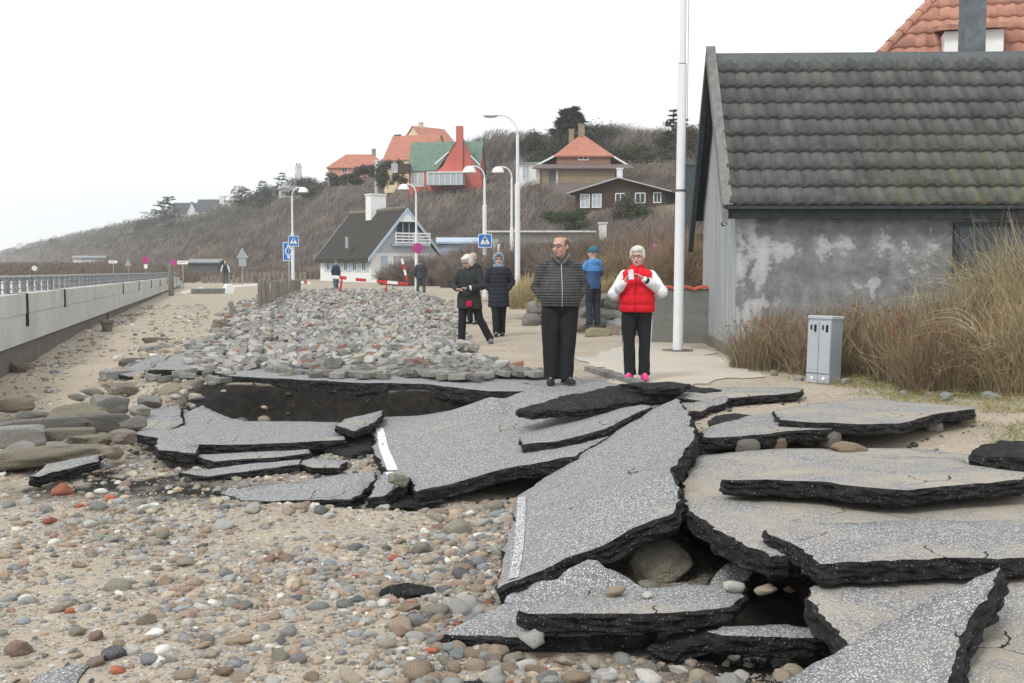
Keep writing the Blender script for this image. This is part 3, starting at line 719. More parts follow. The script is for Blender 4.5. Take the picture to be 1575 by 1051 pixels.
rock('boulder', 1500, 706, .0, (.0001, .0001, .0001), 'x', 'x', GR) if False else None
rock('kerb_block', 20, 672, -.30, (.62, .2, .22), 'light grey kerb block at the left picture edge', 'kerb block', (.42, .42, .40), 9, .05, .55, seed=6)
rock('kerb_block', 62, 655, -.26, (.95, .18, .16), 'long dark kerb block slanting behind the light grey one', 'kerb block', (.22, .215, .21), 9, .05, .60, seed=7)
rock('concrete_lump', 122, 640, -.24, (.62, .38, .27), 'biggest knobbly tan concrete lump, topmost of the heap on the left', 'concrete lump', TAN, 2.4, .42, .4, seed=8, cuts=3)
rock('kerb_block', 168, 622, -.20, (.42, .26, .22), 'squat grey kerb block behind the knobbly tan lump', 'kerb block', (.33, .325, .31), 9, .05, .75, .15, seed=9)
rock('kerb_block', 165, 650, -.30, (.50, .14, .2), 'narrow dark kerb block right of the knobbly tan lump', 'kerb block', (.20, .195, .19), 9, .05, .9, .1, seed=10)
rock('kerb_block', 100, 668, -.33, (.62, .18, .13), 'thin brownish kerb block lying below the knobbly tan lump', 'kerb block', (.26, .235, .21), 9, .05, .25, seed=11)
rock('concrete_lump', 136, 684, -.36, (.5, .26, .2), 'short tan concrete lump above the isolated speckled slab', 'concrete lump', TAN, 3.0, .34, .45, seed=12, cuts=2)
rock('kerb_block', 66, 703, -.36, (1.15, .27, .19), 'longest tan kerb block, rough concrete foot of a kerb, at far left', 'kerb block', (.31, .28, .215), 3.4, .26, .50, seed=13)
rock('kerb_block', 192, 578, -.14, (.75, .24, .18), 'pale kerb block propped against the bank left of the road lip', 'kerb block', (.44, .43, .41), 9, .05, .85, .08, seed=14)
rock('kerb_block', 225, 598, -.22, (1.1, .34, .12), 'long brown plank-like kerb slanting down the bank', 'kerb block', (.30, .26, .215), 7, .08, .78, .05, .25, seed=15)
rock('boulder', 264, 606, -.20, (.34, .26, .28), 'tan boulder stuck in the dark bank under the left end of the road lip', 'boulder', (.36, .32, .23), 2.4, .18, 0, seed=16, cuts=1)
rock('driftwood_log', 250, 526, -.06, (.85, .2, .16), 'curved dark log on the sand above the pale kerb block', 'log', (.17, .14, .115), 2.4, .2, .35, .12, seed=17)
rock('kerb_block', 205, 560, -.12, (.45, .2, .2), 'dark stubby log-like block beside the grey sloping slab', 'kerb block', (.17, .155, .145), 3.5, .16, .5, seed=18)
rock('kerb_block', 232, 540, -.05, (.36, .24, .18), 'light grey square block beside the curved dark log', 'kerb block', (.40, .395, .38), 9, .04, .8, seed=19)
rock('kerb_block', 252, 535, -.02, (.3, .3, .2), 'white-grey block leaning on the paving rubble', 'kerb block', (.50, .50, .48), 9, .04, .3, .4, seed=20)
rock('driftwood_log', 206, 489, -.14, (1.1, .28, .2), 'dark rounded log lying by the sea wall behind the concrete bollard', 'log', (.17, .155, .14), 2.6, .16, .25, seed=21)
rock('boulder', 24, 624, -.30, (.48, .3, .18), 'flat brown boulder on the sand at the left picture edge', 'boulder', (.30, .24, .19), 2.6, .14, .1, seed=22)
rock('boulder', 27, 568, -.22, (.46, .34, .24), 'dark rough rock at the foot of the sea wall', 'boulder', (.23, .21, .18), 2.4, .25, .4, seed=23, cuts=2)
rock('kerb_block', 343, 504, .05, (.5, .3, .26), 'brown tilted block at the left edge of the paving rubble', 'kerb block', (.26, .23, .20), 6, .1, .7, .35, seed=24)
rock('kerb_block', 358, 478, .18, (.16, .12, .55), 'upright grey kerb stump at the left edge of the paving rubble', 'kerb block', (.32, .32, .31), 7, .08, .2, -.3, seed=25)
rock('boulder', 918, 514, .05, (.62, .4, .26), 'mossy tan boulder under the person in the blue jacket', 'boulder', (.38, .33, .22), 2.6, .15, .15, seed=26, cuts=2)
rock('boulder', 944, 511, .06, (.42, .34, .28), 'reddish boulder right of the mossy tan one', 'boulder', (.33, .22, .17), 2.4, .15, .6, seed=27, cuts=2)
rock('boulder', 966, 514, .03, (.42, .3, .2), 'low grey boulder next to the reddish one', 'boulder', (.33, .35, .35), 2.4, .15, .1, seed=28)
rock('broken_paver', 612, 738, -.27, (.17, .10, .09), 'broken grey-green paver balancing on the end of the white line', 'paver', (.36, .36, .30), 7, .1, .6, .4, seed=29, sub=3)
rock('sand_hump', 420, 826, -.44, (.0001,) * 3, 'x', 'x', GR) if False else None
for k, (px, py, sx, col, rz, lb) in enumerate([(395, 572, .22, (.40, .39, .33), .1, 'a'),]): pass
for k, (px, py, s_, col, lb, rz_) in enumerate([(205, 650, (.3, .18, .14), (.24, .23, .22), 'dark angular chunk touching the left end of the long flat slab', .5), (190, 672, (.26, .2, .14), (.34, .30, .26), 'brownish angular chunk above the isolated speckled slab', 1.1),
        (230, 618, (.3, .2, .16), (.30, .29, .27), 'grey chunk in the bank right of the squat kerb block', .2), (215, 632, (.22, .16, .12), (.40, .39, .36), 'pale chunk between the bank and the leftmost upright piece', .9), (90, 690, (.24, .16, .12), (.33, .32, .30), 'grey chunk between the two tan lumps', .4),
        (172, 696, (.2, .15, .12), (.38, .30, .25), 'pinkish chunk right of the isolated speckled slab', 1.3), (30, 690, (.3, .2, .14), (.36, .355, .34), 'grey chunk on the left edge behind the longest tan block', .1), (50, 640, (.34, .14, .1), (.22, .21, .2), 'thin dark chunk behind the long dark kerb block', .7),
        (140, 603, (.36, .16, .12), (.33, .31, .28), 'greyish brown chunk behind the pale kerb block', .8), (250, 578, (.26, .16, .12), (.42, .41, .38), 'light chunk right under the left end of the road lip', .3), (118, 612, (.2, .14, .1), (.25, .24, .23), 'little dark chunk above the knobbly tan lump', .6), (196, 600, (.3, .12, .12), (.25, .22, .19), 'narrow dark brown chunk on the bank beside the long brown plank', .9)]):
    rock('rubble_chunk', px, py, -.30 + (700 - py) * .0012, s_, lb, 'rubble', col, 5 if k % 2 else 3, .16, rz_, .1 * (k % 3), .1, seed=140 + k, cuts=3, sub=3)
# rubble blocks under the wavy slab
for k, (px, py, s, col, lb) in enumerate([(1150, 690, .2, (.17, .165, .16), 'dark rubble block under the humped slab, leftmost of four'), (1196, 683, .16, (.28, .18, .13), 'brown rounded rubble stone under the humped slab'),
        (1240, 672, .2, (.20, .195, .19), 'dark square rubble block under the left end of the wavy sandy slab'), (1276, 676, .2, (.19, .18, .165), 'tall grey rubble block under the wavy sandy slab'),
        (1436, 656, .16, (.42, .40, .36), 'pale stone under the right half of the wavy sandy slab'), (1483, 646, .22, (.34, .27, .20), 'tan stone at the right end of the wavy sandy slab')]):
    rock('rubble_stone', px, py, -.02, (s, s * .8, s * .8), lb, 'stone', col, 3.5, .1, k * .7, seed=40 + k, sub=3)
# dry stone wall: boulders, each its own
k = 0; WB = []
BW = []
for (x0, x1, y0, y1, n) in ((812, 862, 446, 486, 7), (893, 1004, 466, 508, 26)):
    rows = 2 if n < 10 else 3
    for r_ in range(rows):
        m_ = max(2, n // rows)
        for i in range(m_):
            px = x0 + (x1 - x0) * (i + .5 * (r_ % 2) + random.uniform(.1, .5)) / m_; Yd = (27.5 if n < 10 else 24.6) + r_ * .15
            zz = .16 + r_ * .26 + random.uniform(-.05, .05)
            BW.append((px, zz, Yd))
sizes = ['small', 'medium', 'large']
for (px, zz, Yd) in BW:
    s = random.uniform(.34, .6); c = random.choice([(.30, .30, .28), (.36, .36, .33), (.26, .25, .23), (.34, .31, .27), (.40, .41, .40)])
    v, f = rockshape(3, random.uniform(2.1, 3), .16, 60 + k, cuts=2)
    o = link('wall_boulder', npmesh('wall_boulder', v * np.array((s, s * .8, s * .72)) / 2, f, M['cliff_stone'], None, False)); p = atY(px, 450, Yd)
    o.location = (p.x, Yd, zz); o.rotation_euler = (random.uniform(-.2, .2), random.uniform(-.4, .4), random.uniform(0, 3)); o.color = (*c, 1)
    left = px < 870
    tag(o, 'grey boulder of the low dry stone wall ' + ('behind the man in the grey cardigan' if left else 'behind the person in the blue jacket'), 'boulder', 'boulders of the dry stone wall'); k += 1; WB.append(o)
    rw_ = 'bottom' if zz < .3 else 'middle' if zz < .56 else 'top'; o['label'] = '%s boulder, %s course of the wall behind the %s' % ('brownish' if c[0] > c[2] * 1.08 else 'pale grey' if c[0] > .35 else 'grey', rw_, 'stout man' if left else 'person in blue')
from functools import partial
LATER = [WB]
# ---------------------------------------------------------------- beach stones and shingle
PAL = [((.22, .22, .21), 'grey'), ((.31, .305, .29), 'grey'), ((.12, .122, .125), 'dark grey'), ((.40, .39, .36), 'pale grey'), ((.30, .225, .16), 'brown'), ((.36, .28, .205), 'sandy brown'),
       ((.28, .19, .15), 'reddish brown'), ((.25, .265, .275), 'bluish grey'), ((.60, .58, .53), 'whitish'), ((.43, .37, .28), 'cream'), ((.25, .20, .16), 'brown'), ((.34, .11, .06), 'brick red'), ((.26, .245, .19), 'olive grey')]
PW = np.array([14, 14, 7, 13, 14, 14, 5, 7, 6, 10, 11, .9, 9.]); PW /= PW.sum()
def near_slab(x, y, mg=0.0):
    r = np.zeros(x.shape, bool)
    for P in SLABS:
        a = np.array(P); bx0, by0 = a.min(0) - .1; bx1, by1 = a.max(0) + .1
        q = (x > bx0) & (x < bx1) & (y > by0) & (y < by1)
        if q.any():
            sub_ = np.where(q)[0]; sdv = sdist(x[sub_], y[sub_], P); r[sub_[sdv > mg]] = True
    return r
def area_stones(n, x0, x1, y0, y1, rmin, rmax, power, zone, seed):
    rg = np.random.default_rng(seed)
    x = rg.uniform(x0, x1, n); y = rg.uniform(y0, y1, n); r = rmin * (rmax / rmin) ** (rg.random(n) ** power)
    k = zone(x, y, rg.random(n)); return x[k], y[k], r[k]
def frus(x, y, m=.05): return np.abs(x) < y * (.4632 + m)
def z_beach(x, y, u):
    sd = sdist(x, y, PLAT); d = .08 + 1.75 * fbm(x * .75, y * .75, 21, 4) ** 2.4
    d = d * (1 - .9 * np.exp(-((x + 1.6) ** 2 / 1.0 + (y - 8.2) ** 2 / .25))) * (1 - .75 * np.exp(-((x + 1.0) ** 2 / .35 + (y - 6.3) ** 2 / .3)))
    d = d * (1 - .8 * np.exp(-((x + 3.6) ** 2 / 1.5 + (y - 10.0) ** 2 / .5)))
    d = d + .9 * np.exp(-((x + .15 - (y - 7) * .02) ** 2 / .25)) * sstep(10.5, 8, y)
    return (sd < -.05) & frus(x, y) & (u < d) & ~((sd > -.75) & (y > 12.4) & (x > -4.0))
def z_left(x, y, u):
    sd = sdist(x, y, PLAT); wl = -3.65 - .2515 * y
    d = .10 + 1.0 * 1.6 * np.exp(-((x - wl - .45) / .45) ** 2) + .7 * np.exp(-(sd / .9) ** 2)
    return (sd < .1) & (x > wl + .05) & frus(x, y) & (u < d) & ~((sd > -.9) & (y > 12.4) & (y < 16) & (x > -4.3))
def z_right(x, y, u):
    return (sdist(x, y, PLAT) > .15) & frus(x, y) & (u < .08 + .9 * np.exp(-((x - .9) ** 2 / 1.5 + (y - 13.0) ** 2 / 1.0)) + .5 * np.exp(-((x - 2.2) ** 2 / 3. + (y - 5) ** 2 / .6)))
parts = [area_stones(60000, -4.2, 1.6, 4.5, 8.5, .006, .058, 3.7, z_beach, 1), area_stones(34000, -6, 1.5, 8.5, 14.2, .009, .066, 3.3, z_beach, 2),
         area_stones(11000, -14, 0, 12, 42, .02, .10, 2.4, z_left, 3), area_stones(5200, -.5, 6, 4.2, 15, .006, .03, 2.6, z_right, 4),
         area_stones(900, -6.5, -3.0, 12.5, 24, .045, .13, 1.6, lambda x, y, u: (np.abs(sdist(x, y, PLAT) + .35) < .5) & frus(x, y) & (u < .75), 15), area_stones(330, -.6, 1.5, 4.6, 9.2, .045, .085, 1.3, z_beach, 5)]
sx = np.concatenate([p[0] for p in parts]); sy = np.concatenate([p[1] for p in parts]); sr = np.concatenate([p[2] for p in parts])
ok = ~near_slab(sx, sy, -.3 * 0); 
# stones may sit on low slabs only when tiny
sx, sy, sr = sx[ok], sy[ok], sr[ok]
# picked out stones read off the photograph: px, py, half width px, palette index
PICK = [(152, 783, 14, 0), (250, 822, 14, 12), (342, 805, 18, 3), (390, 787, 15, 3), (468, 782, 14, 6), (240, 785, 12, 3), (413, 856, 13, 6), (440, 854, 12, 6), (287, 862, 17, 12), (122, 868, 13, 5),
        (175, 1006, 22, 2), (28, 994, 26, 6), (253, 888, 16, 4), (548, 915, 12, 2), (617, 962, 20, 5), (630, 934, 17, 4), (668, 938, 22, 12), (365, 977, 20, 5), (461, 1011, 17, 0), (318, 980, 12, 0),
        (345, 1030, 17, 6), (205, 1000, 14, 8), (650, 838, 18, 12), (705, 808, 22, 12), (690, 832, 14, 5), (735, 860, 15, 7), (722, 838, 14, 3), (741, 796, 16, 3), (676, 800, 12, 6), (744, 765, 12, 4),
        (805, 737, 13, 3), (826, 735, 14, 4), (786, 736, 9, 3), (998, 1030, 27, 8), (1076, 1016, 22, 9), (1176, 960, 18, 9), (996, 967, 11, 8), (883, 1038, 26, 4), (790, 1004, 22, 12), (815, 1000, 26, 3),
        (700, 1022, 16, 4), (730, 1020, 17, 5), (760, 1040, 26, 3), (870, 1008, 20, 9), (945, 963, 17, 5), (1063, 722, 12, 6), (1196, 682, 12, 6), (1128, 955, 16, 8), (1139, 1016, 16, 8), (1212, 958, 9, 6),
        (940, 1052, 20, 0), (660, 855, 14, 9), (600, 868, 10, 3), (610, 905, 10, 3), (720, 920, 18, 3), (735, 900, 14, 4), (700, 930, 22, 3), (745, 870, 12, 7), (752, 917, 11, 11), (705, 954, 11, 11), (95, 757, 18, 11), (78, 802, 13, 11),
        (190, 743, 13, 6), (40, 772, 12, 3), (15, 915, 16, 0), (180, 900, 20, 12), (240, 870, 10, 4), (455, 910, 12, 2), (515, 870, 9, 5), (560, 845, 10, 3), (905, 912, 12, 9), (833, 918, 12, 8), (590, 1020, 18, 3), (540, 1035, 20, 9), (480, 1040, 16, 4), (420, 1045, 14, 8)]
px_, py_, pr_, pc_ = [], [], [], []
for (a, b, h, ci) in PICK:
    q = at(a, b, -.45); on = near_slab(np.array([q.x]), np.array([q.y]))[0]
    px_.append(q.x); py_.append(q.y); pr_.append(h / FP * q.y); pc_.append(ci)
d2 = np.full(sx.shape, 1e9)
for a, b, c_ in zip(px_, py_, pr_): d2 = np.minimum(d2, np.hypot(sx - a, sy - b) - c_ * .8)
ok = d2 > sr * .5; sx, sy, sr = sx[ok], sy[ok], sr[ok]
sc_i = np.searchsorted(np.cumsum(PW), RNG.random(len(sx))).clip(0, len(PAL) - 1)
sx = np.concatenate([np.array(px_), sx]); sy = np.concatenate([np.array(py_), sy]); sr = np.concatenate([np.array(pr_), sr]); sc_i = np.concatenate([np.array(pc_), sc_i])
score = sr / sy; score[:len(PICK)] += 1; score[sdist(sx, sy, PLAT) > .1] *= .3
inview = np.abs(sx) < sy * .462
score[~inview] = 0
order = np.argsort(-score); ind = order[:295]; rest = order[295:]
TEMPL = []
for k in range(14):
    v, f = rockshape(3, 2 + .3 * (k % 3), .26, 200 + k, 1.1, cuts=(0, 2, 4, 6)[k % 4])
    TEMPL.append((v, f))
SM = [npmesh('beach_stone', v * np.array([1, .78, .52]), f, M['stone'], None, True) for v, f in TEMPL]
gz = G(sx, sy); 
def topx(x, y, z):
    q = Vector((x, y, z - CAMZ)); cp, sp = math.cos(PITCH), math.sin(PITCH); dep = q.y * cp - q.z * sp; return CX + FP * q.x / dep, CY - FP * (q.y * sp + q.z * cp) / dep
def szone(x, y):
    px, py = topx(x, y, -.45)
    if px > 960 and py < 975: return 'in the black hollow' if px < 1290 else 'strewn over the sandy road'
    if py > 985: return ('near the bottom left corner' if px < 190 else 'on the bottom edge right of the corner scrap' if px < 440 else 'on the bottom edge under the sandy patch' if px < 660 else 'in front of the low pointed slab' if px < 900 else 'in front of the curved dark slab')
    if px > 560 and py > 740: return 'near the stripe of the largest slab' if py < 880 else 'below the lone dark flake' if px < 690 else 'left of the low pointed slab'
    if py > 880: return 'on the lower left shingle' if px < 300 else 'on the shingle left of the lone flake'
    if py > 800: return 'on the middle left shingle' if px < 300 else 'beside the bare sandy patch'
    if px > 300: return 'in front of the flat triangular slab' if py > 740 else 'among the narrow broken slabs'
    return 'near the long tan kerb'
ORD = ['first', 'second', 'third', 'fourth', 'fifth', 'sixth', 'seventh', 'eighth', 'ninth', 'tenth', 'eleventh', 'twelfth', 'thirteenth', 'fourteenth', 'fifteenth', 'sixteenth', 'seventeenth', 'eighteenth', 'nineteenth', 'twentieth', 'twenty-first']
def ordinals(objs):
    """look-alikes of one class are told apart by their order from the left"""
    cl = {}
    for o in objs: cl.setdefault(o['label'], []).append(o)
    for lab, L in cl.items():
        if len(L) == 1: L[0].pop('group', None) if False else None
        elif len(L) <= 21:
            L.sort(key=lambda o: topx(*o.location)[0])
            for k, o in enumerate(L): o['label'] = '%s from left: %s' % (ORD[k], lab)
STN = []
for i in ind:
    x, y, r = float(sx[i]), float(sy[i]), float(sr[i]); o = link('beach_stone', SM[random.randrange(14)])
    col, cn = PAL[int(sc_i[i])]; g_ = random.uniform(.88, 1.1)
    hs = random.uniform(.8, 1.35)
    z0 = float(gz[i])
    if near_slab(np.array([x]), np.array([y]))[0]: z0 = -.27 if (y < 6.6 and x > .1 and y < 6) else (-.40 if x < 1.2 else -.05)
    o.location = (x, y, z0 + r * .18 * hs); o.scale = (r, r, r * hs)
    o.rotation_euler = (random.uniform(-.3, .3), random.uniform(-.3, .3), random.uniform(0, 6.3)); o.color = (*[c * g_ for c in col], 1)
    size = 'big' if r > .085 else ('medium' if r > .05 else 'small')
    lab = '%s %s stone %s' % (size, cn, szone(x, y)); tag(o, lab, 'stone', 'loose stones of the beach'); STN.append(o)
ordinals(STN); ordinals(WB)
def scatter(name, T, pos, scl, rot, tilt, cols, mat, smooth=True, tidx=None):
    """many copies of template shapes in one mesh"""
    Vs, Fs, Cs = [], [], []; base = 0
    for k in range(len(T)):
        q = np.where((np.arange(len(pos)) % len(T)) == k)[0] if tidx is None else np.where(tidx == k)[0]
        if not len(q): continue
        v, f = T[k]; n = len(v)
        ca, sa = np.cos(rot[q]), np.sin(rot[q]); vv = v[None] * scl[q][:, None, :]
        tx, ty = tilt[q, 0], tilt[q, 1]
        y1 = vv[..., 1] * np.cos(tx)[:, None] - vv[..., 2] * np.sin(tx)[:, None]; z1 = vv[..., 1] * np.sin(tx)[:, None] + vv[..., 2] * np.cos(tx)[:, None]
        x2 = vv[..., 0] * np.cos(ty)[:, None] + z1 * np.sin(ty)[:, None]; z2 = -vv[..., 0] * np.sin(ty)[:, None] + z1 * np.cos(ty)[:, None]
        X = x2 * ca[:, None] - y1 * sa[:, None]; Y = x2 * sa[:, None] + y1 * ca[:, None]
        P = np.stack([X, Y, z2], -1) + pos[q][:, None, :]
        Vs.append(P.reshape(-1, 3)); Fs.append((f[None] + (base + np.arange(len(q)) * n)[:, None, None]).reshape(-1, f.shape[1]))
        Cs.append(np.repeat(cols[q], n, 0)); base += len(q) * n
    return npmesh(name, np.concatenate(Vs), np.concatenate(Fs), mat, np.concatenate(Cs), smooth)
T1 = [rockshape(1, 2.2, .25, 300 + k) for k in range(8)]; T2 = [rockshape(2, 2.3, .25, 320 + k, 1.1, cuts=(0, 3, 6)[k % 3]) for k in range(12)]
palc = np.array([p[0] for p in PAL])
bigm = score[rest] > .0065
for part_, T, nm, lb in ((rest[bigm], T2, 'shingle', 'loose pebbles and cobbles covering the beach between the broken slabs'), (rest[~bigm], T1, 'gravel', 'fine gravel and small stones scattered over the sand')):
    n = len(part_); r = sr[part_]; rr = np.random.default_rng(5)
    scl = np.stack([r * rr.uniform(.85, 1.25, n), r * rr.uniform(.6, .95, n), r * rr.uniform(.38, .7, n)], 1)
    pos = np.stack([sx[part_], sy[part_], gz[part_] + scl[:, 2] * .15], 1)
    cols = palc[sc_i[part_]] * rr.uniform(.8, 1.15, (n, 1))
    tag(link(nm, scatter(nm, T, pos, scl, rr.uniform(0, 6.3, n), rr.uniform(-.3, .3, (n, 2)), cols, M['stone_stuff'], T is T2)), lb, 'shingle', kind='stuff')
kx, ky = CRUMB; kk0 = ~near_slab(kx, ky, .0); kx, ky = kx[kk0], ky[kk0]; n = len(kx); rr = np.random.default_rng(6); r = rr.uniform(.008, .030, n) * np.where(rr.random(n) < .12, 1.7, 1)
TC = [rockshape(1, 3.5, .3, 500 + k, cuts=5) for k in range(6)]; cl_ = np.array([.03, .03, .031]) * rr.uniform(.6, 3.2, (n, 1))
tag(link('asphalt_crumbs', scatter('asphalt_crumbs', TC, np.stack([kx, ky, G(kx, ky) + r * .3], 1), np.stack([r, r * .8, r * .6], 1), rr.uniform(0, 6, n), rr.uniform(-.5, .5, (n, 2)), cl_, M['stone_stuff'], False)), 'black crumbs of asphalt fallen along the broken slab edges', 'crumbs', kind='stuff')
# ---------------------------------------------------------------- paving block rubble
PAVE = [w2(262, 577), w2(300, 543), w2(340, 505), w2(350, 478), w2(395, 456), w2(470, 442), w2(620, 441), w2(680, 462), w2(715, 515), w2(752, 560), w2(842, 584), w2(800, 588), w2(700, 588), w2(560, 581), w2(400, 577)]
def prism(poly, h, bv=.006):
    n = len(poly); c = np.array(poly); vs = []; s_ = 1 - bv / np.abs(c).max() * 1.6
    for z, k_ in ((-h / 2, s_), (-h / 2 + bv, 1), (h / 2 - bv, 1), (h / 2, s_)):
        for p in c: vs.append((p[0] * k_, p[1] * k_, z))
    fs = []
    for l in range(3):
        for j in range(n): fs.append((l * n + j, l * n + (j + 1) % n, l * n + n + (j + 1) % n, l * n + n + j))
    for j in range(1, n - 1, 2):
        b = 3 * n; fs.append((b, b + j, b + j + 1, b + min(j + 2, n - 1)) if j + 2 < n + 0 else (b, b + j, b + j + 1, b + j + 1))
        fs.append((0, min(j + 2, n - 1), j + 1, j))
    return np.array(vs), np.array([f for f in fs if len(set(f)) == 4])
hexp = [(-.11, 0), (-.065, -.07), (.065, -.07), (.11, 0), (.065, .07), (-.065, .07)]
rect = [(-.105, -.052), (.105, -.052), (.105, .052), (-.105, .052)]
sq = [(-.07, -.07), (.07, -.07), (.07, .07), (-.07, .07)]
PT = [prism(hexp, .075), prism(rect, .07), prism(sq, .07), prism(hexp, .08)]
rg = np.random.default_rng(77)
bx = np.array(PAVE); n = 34000
X = rg.uniform(bx[:, 0].min(), bx[:, 0].max(), n); Y = 13.6 + (62 - 13.6) * rg.random(n) ** 1.7
dd = sdist(X, Y, PAVE) + (vn(X * 1.5, Y * 1.5, 3) - .5) * .9
kk = (dd > -.05) & (rg.random(n) < np.clip(.16 + dd * .85, 0, .93)) & (rg.random(n) < .55 + .9 * fbm(X * 1.4, Y * 1.4, 61, 3)) & (np.abs(X) < Y * .47)
kk &= rg.random(n) < np.where(Y < 22, 1, 22 / Y * .95)
X, Y, dd = X[kk], Y[kk], dd[kk]; n = len(X)
mound = .03 + .13 * sstep(.1, 1.2, dd) * (.35 + .9 * fbm(X * .8, Y * .8, 8, 3))
zz = G(X, Y) + .035 + rg.random(n) * mound
front = zz * 0 + (Y < 15.2); zz = np.where(Y < 14.6, np.maximum(G(X, Y), .02) + .04 + rg.random(n) * .03, zz)
tl = np.clip(mound * 6, .08, .75)[:, None] * rg.normal(0, .62, (n, 2)); tl[Y < 14.5] *= .8
cidx = rg.random(n); base = np.array([.385, .375, .35])
cols = base[None] * rg.uniform(.55, 1.28, (n, 1)) + rg.normal(0, .006, (n, 3))
isred = cidx < np.where(Y < 18, .055, .03); isdark = (cidx > .9); isyel = (cidx > .86) & ~isdark
cols[isred] = np.array([.30, .14, .10]) * rg.uniform(.8, 1.2, (isred.sum(), 1)); cols[isdark] = np.array([.17, .17, .165]); cols[isyel] = np.array([.38, .36, .27])
cols = cols.clip(.02, .8)
tix = np.where(isred | (rg.random(n) < .25), 1, np.where(rg.random(n) < .15, 2, 0))
pos = np.stack([X, Y, zz], 1); rot = rg.uniform(0, 6.28, n)
order = np.argsort(Y - dd * .2); ii = order[:300]; jj = order[300:]
PAVS = []; PM = []
for k, nm in ((0, 'paving_block'), (1, 'brick'), (2, 'paving_block')):
    PM.append(npmesh(nm, *PT[k], M['paver'], None, False))
for i in ii:
    red = bool(isred[i]); nm = 'brick' if red else 'paving_block'; o = link(nm, PM[int(tix[i])])
    o.location = pos[i]; o.rotation_euler = (tl[i, 0], tl[i, 1], rot[i]); o.color = (*cols[i], 1)
    p = pos[i]; qx_, qy_ = topx(*p); row = 'front' if p[1] < 14.35 else 'second' if p[1] < 14.8 else 'third'
    place = ('left end of the lip' if qx_ < 340 else 'small half-buried slab' if qx_ < 420 else 'long flat slab' if qx_ < 520 else 'small tilted plate' if qx_ < 600 else 'wide sunken sheet' if qx_ < 730 else 'right end of the bank')
    cn = 'red' if red else 'dark grey' if isdark[i] else 'yellowish' if isyel[i] else ('light grey' if cols[i].mean() > .36 else 'mid grey' if cols[i].mean() > .30 else 'dull grey')
    sh = 'brick' if red else ('hexagonal paver' if tix[i] == 0 else 'rectangular paver' if tix[i] == 1 else 'square paver')
    lab = '%s %s, %s row above the %s' % (cn, sh, row, place)
    tag(o, lab, 'brick' if red else 'paving block', 'loose red bricks' if red else 'loose paving blocks'); PAVS.append(o)
ordinals(PAVS)
sel = jj
tag(link('paving_rubble', scatter('paving_rubble', PT[:3], pos[sel], np.ones((len(sel), 3)), rot[sel], tl[sel], cols[sel], M['paver_stuff'], False, tix[sel])), 'wide field of torn-up grey paving blocks with a few red bricks', 'paving rubble', kind='stuff')
# ---------------------------------------------------------------- hill: one long bluff running away to the left
U_ = np.array([-.468, .883]); N_ = np.array([.883, .468]); T0 = np.array([-12., 112.])
RY = np.array([100, 170, 187, 225, 267, 354, 428, 690, 986, 1540.]); RZ = np.array([17.2, 18.8, 21.2, 25.6, 25.0, 23.4, 23.5, 23.5, 22.5, 23.5])
RX = 12 - .53 * (RY - 188); RS = (RX - T0[0]) * U_[0] + (RY - T0[1]) * U_[1]
PADS = []   # (x, y, z, radius) level shelves cut for the houses
def hillz(x, y):
    x = np.asarray(x, float); y = np.asarray(y, float)
    s = (x - T0[0]) * U_[0] + (y - T0[1]) * U_[1]; d = (x - T0[0]) * N_[0] + (y - T0[1]) * N_[1]
    H = np.interp(s, RS, RZ); t = np.clip((d + 6 * (vn(s / 25, s * 0, 4) - .5)) / 60, 0, 1)
    z = H * (t ** 1.05) * (1 + .10 * (fbm(s / 30, d / 18, 2, 3) - .5) * (t > 0)) + .0
    z = z - .0012 * np.clip(d - 62, 0, 999) ** 1.5 * 2
    far = sstep(90, 400, y)
    lump = (fbm(x / 5, y / 5, 6, 3) - .4) * (1.6 + 2.0 * far) * sstep(0, .08, t)
    gully = (vn(s / 11 + d / 26, d / 60, 15) - .5) * 1.8 * sstep(.05, .3, t) * (1 - sstep(.85, 1, t))
    z = z + lump + gully
    for (a, b, c, r) in PADS:
        wgt = np.exp(-(((x - a) ** 2 + (y - b) ** 2) / r ** 2) ** 1.5); z = z + (c - z) * wgt
    return z
